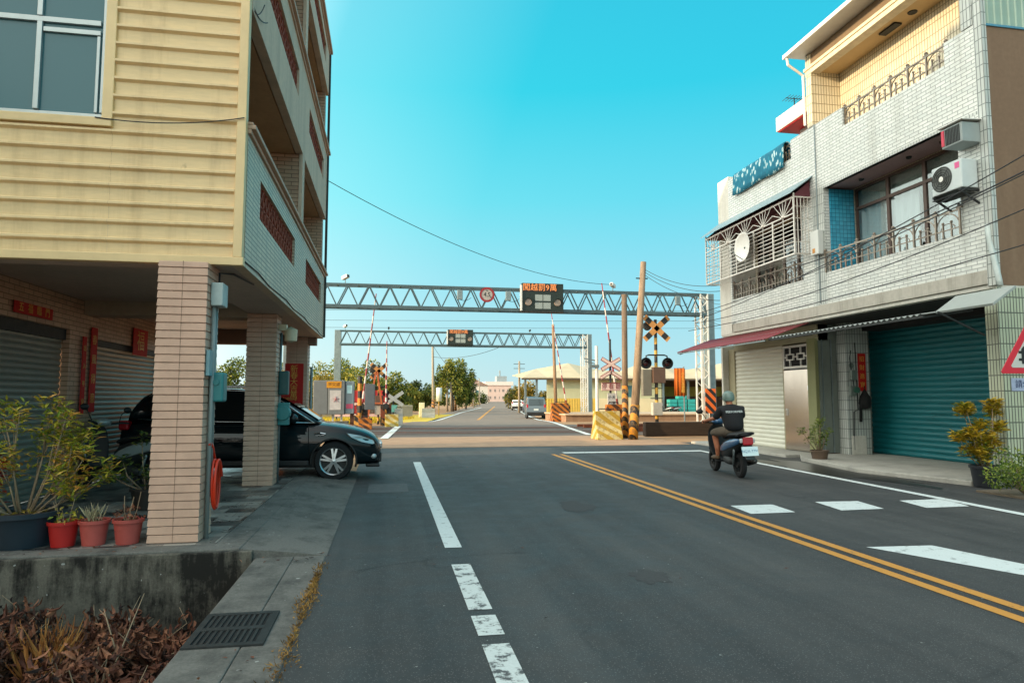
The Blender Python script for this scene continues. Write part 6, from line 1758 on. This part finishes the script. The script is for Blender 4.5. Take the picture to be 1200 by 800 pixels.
FP = (('tallest far pole left of the road with a white banner', 508,487,507,404),('short far pole left of the tall tree trunk', 524,482,524,432),('thin far pole in front of the tall tree', 528.5,482,528.5,447),('far pole with a white banner by the tall tree', 534,481,533,437),
      ('distant pole at the right edge of the tall tree', 555,477.5,554.5,435),('most distant slim pole on the left roadside', 562,475,561.5,443),('far pole before the right hand trees', 608.5,483.5,608.5,423))
FT = []
for k, (lab, xb, yb, xt, yt) in enumerate(FP):
    t, tp = pole(lab, xb,yb,xt,yt, .16,.11, M['pole_conc'], 1.6 if k in (0,3) else 0, 'utility_pole', 'far roadside poles', (.35,.9) if k in (4,6) else None); FT.append(tp)
def banner_tube(label, px, pyt, pyb, wpx, ybase):
    g = G(px, ybase); k = g.y/ray(px,pyt).y; a = ray(px,pyt)*k+Vector((0,0,EYE)); b = ray(px,pyb)*k+Vector((0,0,EYE)); w = wpx*g.y/800/2
    t = thing('roadside_banner', label, 'banner', (a.x,a.y,b.z)); m = MB()
    m.lathe([(w,b.z),(w,a.z)], (a.x,a.y,0), 16, 'z', radians(180), radians(360)); m.build('sheet', M['white_metal'], t, True, 0, True, .02)
    MB().tube([(a.x,a.y,g.z),(a.x,a.y,a.z)], .05, 8).build('post', M['band_yellow'], t)
banner_tube('large curved white banner beside the tallest far pole', 514.5, 454, 470, 6.5, 487)
banner_tube('small curved white banner by the tall roadside tree', 538, 461, 472.5, 5, 481)
def striped_block(label, c, w, d, h, mats, name='barrier_block'):
    c = Vector(c); t = thing(name, label, 'barrier', c)
    pr = [(-d/2,0),(-d/2+.04,.18),(-d*.2,h*.55),(-d*.16,h),(d*.16,h),(d*.2,h*.55),(d/2-.04,.18),(d/2,0)]
    MB().prism([(y+c.y,z+c.z) for y, z in pr],'x',c.x-w/2,c.x+w/2).build('block', mats, t, bevel=.02)
    MB().tube([(c.x-w*.3,c.y,c.z+h),(c.x-w*.3,c.y,c.z+h+.08),(c.x+w*.3,c.y,c.z+h+.08),(c.x+w*.3,c.y,c.z+h)], .02, 6).build('lifting_bar', M['iron'], t)
M['block_yellow'] = stripes('block_yellow', '#ab8c2c', '#bfb383', .42, .8, .85, '#8a7440')
M['block_orange'] = stripes('block_orange', '#b0641a', '#3a2114', .40, .9, .85, '#8a5a2c')
b = G(711,514.5); striped_block('pale yellow striped concrete barrier block at the crossing corner', b, .95, .9, 1.02, M['block_yellow'])
b = G(722,513); striped_block('orange and dark striped concrete block beside the pole feet', (b.x+.12,b.y+.6,0), .62, .75, 1.25, M['block_orange'])
b = G(656,493.5); striped_block('orange striped concrete block at the far right corner of the crossing', b, 1.2, 1.0, 1.25, M['block_orange'])
for lab, px, py, w, h, m in (('yellow striped block at the foot of the left barrier', 428,503,.9,.75,'block_orange'),('yellow painted block beneath the shorter left barrier',459,500,1.0,.9,'block_yellow'),('dark striped block behind the car bonnet',416,502,.6,.9,'hazard')):
    b = G(px,py); striped_block(lab, b, w*.7, .6, h*.72, M[m])
def left_cluster():
    # grey relay cabinet on legs, with a yellow notice and a red mark
    b = G(391,507); x, y, z = b; t = thing('relay_cabinet', 'grey metal relay cabinet on thin legs above the car bonnet', 'cabinet', b)
    k = y/ray(391,465).y; c = ray(391,465)*k+Vector((0,0,EYE)); s = y*1.03/800
    x0, x1, z0, z1 = c.x-21*s, c.x+22*s, c.z-19*s, c.z+18*s; xm = x0+(x1-x0)*.36; xn = x0+(x1-x0)*.78
    gm = plain('cabinet_grey','#73787a',.5,.2,.1,4)
    MB().box(x0,y-.3,z0,xm-.01,y+.3,z1).build('door', gm, t, bevel=.02); MB().box(xm+.01,y-.33,z0,xn-.01,y+.3,z1).build('cabinet', gm, t, bevel=.02); MB().box(xn+.01,y-.25,z0+.03,x1,y+.25,z1-.03).build('side_cabinet', plain('cabinet_blue','#7d8a92',.5,.2,.1,4), t, bevel=.02)
    MB().box(xm-.06,y-.345,z1-.32,xn-.15,y-.335,z1-.04).build('notice', plain('notice_yellow','#c98a16',.6), t)
    tx = MB(); text(tx, '平交道', .17, face_m(((xm+xn)/2-.11,y-.348,z1-.18)), .002); tx.build('lettering', plain('notice_brown','#6a3a14',.6), t)
    MB().box(xm+.08,y-.342,z0+.2,xn-.16,y-.335,z1-.42).build('poster', plain('poster_pale','#b9b6b6',.7), t)
    st = MB(); cx, cz = (xm+xn)/2-.02, (z0+z1)/2-.08
    for q in range(5): st.bar((cx,y-.346,cz),(cx+.13*cos(q*1.257+.3),y-.346,cz+.13*sin(q*1.257+.3)),.05,.006)
    st.build('red_mark', plain('mark_red','#c2283c',.6), t)
    MB().box(xn+.08,y-.262,z1-.55,x1-.08,y-.252,z1-.2).build('label', plain('label_pale_blue','#a9cfd4',.6), t); MB().box(xn+.05,y-.262,z0+.25,xn+.35,y-.252,z0+.45).build('label', plain('label_pink','#b84a66',.6), t)
    lg = MB()
    for xx in (x0+.25,xm+.2,xn-.15): lg.bar((xx,y,0),(xx,y,z0),.08)
    lg.build('leg', M['white_metal'], t); MB().bar((xn+.3,y-.05,0),(xn+.3,y-.05,z0+.1),.16).build('leg', plain('rust_leg','#5a3626',.8), t)
    MB().box(xm-.1,y-.25,0,xn+.15,y+.25,.5).build('plinth', M['concrete'], t, bevel=.02)
    # red slatted rack
    b = G(424,496); x, y, z = b; t = thing('slatted_rack', 'red metal rack of two stacked slatted tiers between the left machines', 'rack', b)
    rm = plain('rack_red','#c33430',.6,0,.15,3)
    for nm, z0_, z1_ in (('tier',.55,1.05),('tier',1.25,1.95)):
        o = MB(); o.box(x-1.5,y,z0_,x+1.5,y+.08,z1_)
        for q in range(13): o.box(x-1.5+q*.24,y-.05,z0_,x-1.42+q*.24,y,z1_)
        o.build(nm, rm, t)
    o = MB().box(x-1.6,y-.06,1.07,x+1.6,y+.3,1.2).box(x-1.6,y-.06,.38,x+1.6,y+.3,.52); o.build('rail', plain('rack_pale','#d8b4aa',.6), t)
    o = MB()
    for q in (-1.5,0,1.5): o.bar((x+q,y+.15,z),(x+q,y+.15,1.9),.09)
    o.build('post', M['iron'], t)
    # striped column with signal head, left of the near barrier
    b = G(421,501); x, y, z = b; t = thing('striped_column', 'slim orange and black banded column beside the left barrier arm', 'column', b)
    banded(b, b+Vector((0,0,2.6)), .11,.11, 7).build('column', [M['band_black'],plain('band_orange','#c47a1c',.6)], t)
    MB().box(x+.25,y-.2,.9,x+.75,y+.2,2.2).build('box', plain('box_dark_grey','#565c62',.5), t, bevel=.02)
    # wooden A-frame mast and back of a crossbuck on the far side
    b = G(443,498); b = b+Vector((-.15,1.2,0)); t = thing('trestle', 'orange wooden trestle standing among the left barriers', 'trestle', b)
    o = MB().bar(b+Vector((-.5,0,0)),b+Vector((-.03,0,3.0)),.10).bar(b+Vector((.5,0,0)),b+Vector((.03,0,3.0)),.10).bar(b+Vector((-.3,0,1.2)),b+Vector((.3,0,1.2)),.08)
    o.build('frame', plain('orange_wood','#b8623a',.8), t)
    b = G(459.5,495); t = thing('crossing_sign', 'grey back of a small crossbuck sign at the far left of the crossing', 'sign', b)
    k = b.y/ray(459,467).y; c = ray(461,467)*k+Vector((0,0,EYE))
    MB().tube([(c.x,b.y,0),(c.x,b.y,c.z+.1)],.05,8).build('post', M['iron'], t)
    o = MB(); crossbuck(o,(c.x,b.y-.1,c.z),1.5,.22,.03,0,35); o.build('crossbuck', plain('sign_back','#aab0ae',.5,.3), t)
    MB().box(c.x-.75,b.y-.1,c.z-.85,c.x+.25,b.y-.06,c.z-.4).build('board', plain('board_teal','#5fa39c',.6), t)
    # parked motor bike like clutter: a white bucket
    b = G(467,498); striped_block('grey weathered concrete block at the end of the left barriers', b, .45, .5, .9, M['concrete_pale'])
left_cluster()
# pale concrete blocks by the tallest far pole
b = G(502,489.5); striped_block('grey concrete barrier block at the left bend of the far road', b, 1.15, .6, .85, M['concrete_pale'])
b = G(496.5,489); t = thing('pillar_box', 'small cream box on top of the grey barrier block', 'box', (b.x-.1,b.y+.5,b.z)); MB().box(b.x-.4,b.y+.45,b.z,b.x+.1,b.y+.9,b.z+1.35).build('case', plain('cream_box','#e2d8b2',.6), t, bevel=.03)
def orange_banner():
    b = G(803,500); x, y, z = b; t = thing('cloth_banner', 'orange cloth banner hanging before the open warehouse', 'banner', b)
    k = y/ray(796,432).y; tl = ray(789.5,431.5)*k+Vector((0,0,EYE)); br = ray(803,464)*k+Vector((0,0,EYE))
    vs = []; n = 16
    for i in range(n+1):
        u = i/n; xx = tl.x+(br.x-tl.x)*u
        for zz in (br.z, tl.z): vs.append((xx, y+.03*sin(i*1.3), zz))
    o = MB().add(vs, [(2*i,2*i+2,2*i+3,2*i+1) for i in range(n)]); o.build('cloth', plain('orange_cloth','#c9641a',.85,0,.12,3), t, True, 0, False, .012)
    tx = MB(); h = tl.z-br.z
    for i, ch in enumerate('小心平交道看聽'): text(tx, ch, .20, face_m((br.x-.16,y-.05,tl.z-.3-i*(h-.4)/7)), .003)
    tx.build('lettering', plain('banner_print','#e8b44a',.7), t)
    MB().tube([(x+.0,y+.05,0),(x,y+.05,tl.z+.1)],.035,6).bar((tl.x,y+.02,tl.z),(x,y+.05,tl.z+.02),.03).build('post', M['steel'], t)
orange_banner()
def hazard_board():
    b = G(828,497); t = thing('hazard_board', 'orange and black striped board at the foot of the right gantry post', 'sign', (b.x,35.2,0))
    k = 35.2/ray(833,470).y; c = ray(832,468)*k+Vector((0,0,EYE))
    MB().box(c.x-.30,35.1,c.z-.75,c.x+.30,35.15,c.z+.6).build('board', stripes('orange_hazard','#d9631a','#1f1c1b',.5,1.0,.6), t)
    MB().bar((c.x,35.17,0),(c.x,35.17,c.z),.06).build('post', M['iron'], t)
hazard_board()
# old dark timber beams edging the track, and the low platform behind
b0, b1 = G(757,511), G(838,508.5)
MBt = MB().box(b0.x,b0.y,0,b1.x+3,b0.y+.35,.55)
tag(MBt.build('timber_edging', plain('dark_timber','#33271e',.9,0,.35,4,.6,None,(.4,4,4)), None, bevel=.03), 'thick dark timber edging lying along the track right of the poles', 'timber')
def platform():
    t = thing('railway_platform', 'long low brown platform wall behind the tracks on the right', 'platform', (25,44,0))
    MB().box(11.6,44,-.3,70,50,.34).build('wall', grimy('platform_wall','#9a7a60','#6a5444',.5,.9,.8), t)
    MB().box(11.5,43.85,.341,70,50,.44).build('edge', plain('platform_edge','#b79f84',.85), t, bevel=.02)
platform()
def left_fence():
    t = thing('field_wall', 'low grey wall behind the yellow grass left of the far road', 'wall', (-6,62,-.3))
    MB().box(-30,62,-.3,2.2,62.3,.75).build('wall', plain('grey_wall','#8b857a',.85,0,.2,1.5), t); MB().box(-30,61.95,.751,2.2,62.35,.85).build('coping', M['concrete_pale'], t)
left_fence()
def field():
    r = random.Random(5); mb = MB()
    mb.add([(-40,36.5,.014),tuple(G(462,507)+Vector((0,0,.014))),tuple(G(480,500)+Vector((0,0,.014))),tuple(G(515,489.5)+Vector((0,0,.014))),tuple(G(534,485.5)+Vector((0,0,.014))),(-40,61.5,-.28)], [tuple(range(6))])
    for k in range(11000):
        y = r.uniform(37,61); x = r.uniform(-18, -1.4+(y-37)*.16); z = gz(y)
        leaf(mb, Vector((x,y,z)), Vector((r.uniform(-.4,.4),r.uniform(-.4,.4),1)), Vector((0,-1,.1)), r.uniform(.12,.34), .05)
    tag(mb.build('grass', foliage('yellow_grass','#97861c','#c4a824','#d9c244',.8,.8,.1), None, False, 0, False), 'bright yellow grass beside the railway', 'grass', None, 'stuff')
field()
# ------------------------------------------------------------------ beyond the railway
def warehouse():
    t = thing('warehouse', 'long cream warehouse with pale wavy roof and an open canopy beyond the railway', 'warehouse', (28,78,-.3))
    Y = 75.0; xs = [14.6,17.5,21.5,25.0,28.0,30.6,33.4,36.0,38.6,41.5,45,50,58]; hz = [4.2,5.0,5.75,5.0,4.75,5.7,5.4,4.95,5.3,5.9,5.2,5.8,5.0]
    f = MB(); vs = []
    for x, h in zip(xs,hz): vs += [(x,Y-.9,3.72),(x*1.02,Y+7,h)]
    n = len(xs); f.add(vs, [(2*i,2*i+2,2*i+3,2*i+1) for i in range(n-1)])
    f.build('roof', grimy('roof_pale','#c2b394','#a08c6c',.5,.7,.6,False), t, False, 0, True, .08)
    MB().box(14.5,Y-1.0,3.50,58,Y-.86,3.68).build('eave', plain('eave_dark','#4f453c',.8), t)
    MB().box(17.6,Y,1.45,31.2,Y+.3,3.6).build('wall', plain('wall_cream','#b9ba98',.8,0,.08,.8), t)
    o = MB().box(17.6,Y-.02,-.3,23.6,Y+.28,1.449)
    for k in range(20): o.box(17.65+k*.3,Y-.06,-.3,17.75+k*.3,Y-.021,1.40)
    o.build('yellow_panel', plain('panel_yellow','#d2b253',.7,0,.1,1), t)
    MB().box(23.602,Y-.01,-.3,31.2,Y+.28,1.448).build('lower_wall', plain('wall_pale','#d3c6a2',.8,0,.08,.8), t)
    MB().box(31.2,Y+6,-.3,58,Y+6.2,3.9).build('rear_wall', plain('rear_wall_dark','#4b4238',.9), t)
    for x in (15.1,16.4,31.4,34.5,37.6,41,45,50,55): MB().box(x-.11,Y-.1,-.3,x+.11,Y+.12,3.6).build('post', M['steel'], t)
    MB().box(26.6,Y-.03,1.6,27.9,Y-.001,2.9).build('window', M['win_dark'], t)
    MB().box(31.2,Y+5.8,1.7,58,Y+5.99,2.9).build('opening', foliage('green_beyond','#3f4b22','#727a34','#a8a352',.8,.4,0), t)
    for k, (x, w, h) in enumerate(((31.8,.9,1.0),(32.9,1.0,1.3),(34.0,.9,.9))):
        tt = thing('crate_stack', ('low','tall','short')[k]+' teal plastic crate stack under the warehouse canopy '+('on the left','in the middle','on the right')[k], 'crates', (x,Y-1.5,-.3), 0, 'teal crate stacks')
        for q in range(int(h/.3)+1): MB().box(x-w/2,Y-2,-.3+q*.42,x+w/2,Y-1.1,.08+q*.42).build('crate', plain('crate_teal','#2b9a96',.5,0,.12,3), tt, bevel=.02)
warehouse()
def clutter():
    r = random.Random(9)
    for k, (px, col, lab) in enumerate(((812,'#8d9aa0','grey motor scooter parked under the warehouse canopy'),(822,'#3a4450','dark motor scooter parked under the warehouse canopy'))):
        s = copy_tree(sc2); p = PD(px,478,70); s.location = (p.x,72,-.3); s.rotation_euler = (0,0,radians(30+40*k)); s['label'] = lab; s['group'] = 'scooters under the warehouse canopy'
clutter()
M['far_glass_'] = plain('far_glass','#857d79',.5)
def far_block():
    d = FD; c = G(584,471.8)
    k = 330.0; a = ray(571,470)*(k/ray(571,470).y); b_ = ray(599,470)*(k/ray(599,470).y)
    t = thing('far_building', 'pale pink building closing the end of the long straight road', 'building', ((a.x+b_.x)/2,k,-.3))
    x0, x1 = a.x, b_.x
    MB().box(x0,k,-.3,x1,k+20,7.6).build('wall', plain('pink_wall','#cfb6ac',.8,0,.08,.1), t); MB().box(x0-1,k-.5,7.6,x1+1,k+20,9.4).build('roof', plain('pale_roof','#d8d0ca',.8), t)
    MB().box(x0+5,k+2,9.401,x0+10,k+8,12.2).box(x0+6.4,k+3,12.2,x0+7.0,k+4,15).build('tower', plain('tower_grey','#8d9aa0',.8), t)
    for i in range(6):
        for z in (1.0,4.4): MB().box(x0+1+i*2.1+.3*(i%3),k-.06,z,x0+1.9+i*2.1+.2*(i%2),k-.01,z+1.3).build('window', M['far_glass_'], t)
    for lab, px, d_, w, h, col in (('small distant white house left of the road end', 563,230,5,7,'#cfc9c0'),('tiny distant grey house behind the far left poles', 556,260,5,9,'#a9a8a4')):
        p = ray(px,470); p = p*(d_/p.y); tt = thing('house', lab, 'house', (p.x,d_,-.3)); MB().box(p.x-w/2,d_,-.3,p.x+w/2,d_+6,h*.8).build('wall', plain('house'+col[1:],col,.8), tt); MB().prism([(p.x-w/2-.4,h*.8),(p.x,h),(p.x+w/2+.4,h*.8)],'y',d_-.3,d_+6.3).build('roof', plain('roof'+col[1:],'#8d7468',.8), tt)
        MB().box(p.x-w*.3,d_-.06,2,p.x-w*.05,d_-.01,4).build('window', M['win_dark'], tt)
far_block()
def tb(px, pyb, d=None):
    p = G(px, pyb); return p
def tree_px(label, px, d, ytop, wpx, nlobes, seed, mat, n, L, lift=.25, name='tree', group=None):
    "a tree standing d metres away; crown as wide as it is seen"
    r = random.Random(seed); p = ray(px,466); p = p*(d/p.y); base = Vector((p.x,d,gz(d)))
    s = d*1.02/800; W_ = wpx*s/2; H = EYE+(466-ytop)*s-base.z
    cr = []
    for k in range(nlobes):
        a = (k+.5)/nlobes*2-1
        hx = a*W_*.70; top = H*(1-.28*abs(a)**1.5)*(1 if k % 2 else .9)
        rz = top*(1-lift)*.5; cr.append(((hx, r.uniform(-1,1)*W_*.3, top-rz), (W_*(.44+.14*r.random())*(1.25 if nlobes < 4 else 1), W_*.45, rz)))
    return tree(label, base, H, cr, max(.10,H*.02), mat, n, L, seed, group, name)
tree_px('broad golden green tree behind the relay cabinet', 404, 72, 422, 96, 7, 1, F_tree, 9000, .30)
tree_px('dark rounded tree right of the striped barriers', 448, 84, 437, 68, 5, 2, F_tree, 6500, .36, .12)
tree_px('low round dark green tree left of the tallest far pole', 494, 108, 446, 50, 4, 3, F_dark, 5000, .42, .1)
tree_px('tallest leafy tree lit golden on its left by the far road', 531, 92, 413, 46, 5, 4, F_tree, 6500, .36, .12)
tree_px('dark flank of trees behind the tall roadside tree', 546, 110, 433, 26, 2, 5, F_dark, 2400, .40, .1)
tree_px('small bush like tree between the distant poles', 553, 150, 456, 14, 2, 15, F_tree, 700, .45, .05)
tree_px('golden bushy tree on the right roadside beneath the warehouse canopy', 617, 112, 446, 44, 3, 6, F_gold, 3600, .42, .1)
tree_px('small dark tree farthest along the right roadside', 601, 150, 450, 20, 2, 7, F_dark, 1300, .5, .08)
tree_px('large spreading tree seen between the arcade pillars', 268, 70, 420, 70, 4, 8, F_tree, 4800, .30, .1)
tree_px('green tree left of the one seen between the arcade pillars', 215, 78, 428, 70, 3, 9, F_dark, 2500, .34, .1)
tree_px('green tree right of the one seen between the arcade pillars', 325, 76, 432, 56, 3, 10, F_tree, 2500, .34, .1)
tree_px('small golden tree beside the shed roof', 372, 60, 444, 26, 2, 11, F_gold, 1200, .26, .1)
tree_px('leafy tree behind the open warehouse on the right', 815, 112, 434, 60, 4, 12, F_tree, 2600, .42, .1)
tree_px('leafy tree beside the cream shutter corner', 845, 104, 438, 50, 3, 13, F_dark, 2200, .42, .1)
def hedge():
    r = random.Random(77); mb = MB()
    for x0, x1, Y, h in ((-40,5,100,2.6),(30,60,128,3.6),(-5,15,160,3.2)):
        for k in range(int((x1-x0)*55)):
            x = r.uniform(x0,x1); z = r.uniform(0,1)**.8*h*(.75+.25*sin(x*.9)+.15*sin(x*2.3))
            leaf(mb, Vector((x,Y+r.uniform(-1,1),-.3+z)), rvec(r), rvec(r), .55, .34)
    tag(mb.build('hedge', F_dark, None, False, 0, False), 'far hedges along the fields', 'hedge', None, 'stuff')
hedge()
# ------------------------------------------------------------------ overhead wires
def pxw(px, py, d): return PD(px,py,d)
cable('long black cable from the yellow building roof down to the leaning pole', (-1.48,16.3,6.62), PD(716,333.5,26), .55, .009, None, 24)
b_, tp_ = at_base(742,515,754,307)
for k, (lab, ya, ye) in enumerate((('upper cable from the leaning pole to the barred window', 318, 334),('middle cable from the leaning pole to the white house', 319, 341),('lower cable from the leaning pole to the red awning corner',322,352))):
    a = tp_-Vector((0,0,.25+.1*k)); e = PD(845,ye,21.8); cable(lab, a, e, .25, .010)
for k, (lab, y) in enumerate((('highest railway catenary wire', 362),('middle railway catenary wire', 374),('lowest railway catenary wire', 382.5))):
    a = PD(240,y,45); e = PD(900,y+2,47); o = cable(lab+' stretched level above the tracks', a, e, .05, .011)
e1 = PD(845,364,40)
for lab, y0, y1 in (('upper thin wire from the right gantry post to the white house',350,352),('lower thin wire from the right gantry post to the white house',372,378)):
    cable(lab, PD(828,y0,37.5), PD(862,y1,20), .2, .010)
cable('thin cable dropping from the farther gantry to the tallest far pole', PD(592,404,57), FT[0]+Vector((0,0,-1.2)), .5, .02)
for i, j in ((0,3),(3,4),(4,5)):
    cable(('nearest','middle','farthest')[(0,3,4).index(i)]+' cable span linking the far left poles', FT[i], FT[j], .3, .02)
# ------------------------------------------------------------------ warning triangle at the right edge
def triangle_sign():
    p = ray(1172,437); d = 9.2; k = d/(cos(PIT)*1.0)
    L_ = PD(1172,437.5,d)
    s = .92; az = radians(-YAW*0-10)
    t = thing('warning_sign', 'red bordered triangular level crossing warning sign at the right picture edge', 'sign', L_)
    Mx = Matrix.Translation(L_) @ Matrix.Rotation(-YAW,4,'Z')
    h = s*.866
    def tri(mb, q, y0, y1):
        c = Vector((s/2,0,h/3)); P3 = [(0,0),(s,0),(s/2,h)]; pts = [(c.x+(x-c.x)*q, c.z+(z-c.z)*q) for x, z in P3]
        # clipped corners
        o = []
        for i in range(3):
            a, b, e = Vector(pts[i]), Vector(pts[(i+1)%3]), Vector(pts[i-1]); o += [a+(e-a).normalized()*.03, a+(b-a).normalized()*.03]
        mb.M = Mx; mb.prism([(v.x,v.y) for v in o],'y',y0,y1); mb.M = None; return mb
    tri(MB(),1,-.003,.008).build('border', plain('sign_crimson','#c21f34',.4,0,.06,4), t, bevel=.003)
    tri(MB(),.70,-.0065,-.0035).build('face', plain('sign_face','#b9bdb8',.5,0,.05,4), t)
    g = MB(); g.M = Mx
    for x in (.30,.41,.52,.63): g.prism([(x,.13),(x+.07,.13),(x+.07,.33),(x+.035,.37),(x,.33)],'y',-.0095,-.007)
    g.box(.26,-.0092,.17,.74,-.0068,.205).box(.26,-.0092,.27,.74,-.0068,.305)
    g.M = None; g.build('fence_symbol', M['black'], t)
    pb = Mx @ Vector((s/2,.05,0)); MB().tube([(pb.x,pb.y,0),(pb.x,pb.y,pb.z+h*.9)],.038,10).build('post', M['steel'], t, True)
triangle_sign()
def notice():
    t = thing('notice_plate', 'small blue lettered plate on the tiled pier below the warning sign', 'sign', (11.2,YA-.05,1.8))
    MB().box(10.55,YA-.012,1.62,11.3,YA-.003,1.84).build('plate', plain('plate_lilac','#9aa6c0',.6), t)
    x = MB(); text(x, '請勿停車', .15, face_m((10.92,YA-.014,1.73)), .002); x.build('lettering', plain('plate_navy','#26355c',.6), t)
notice()
tree_px('dense green tree closing the gap between the left barriers and the tallest far pole', 474, 95, 447, 40, 4, 21, F_tree, 4200, .34, .06)
tree_px('pale golden tree at the far left beside the cabinet', 378, 66, 436, 30, 3, 22, F_gold, 2600, .26, .06)
tree_px('small tree just left of the distant pink building', 565, 210, 458, 14, 2, 23, F_dark, 700, .6, .05)
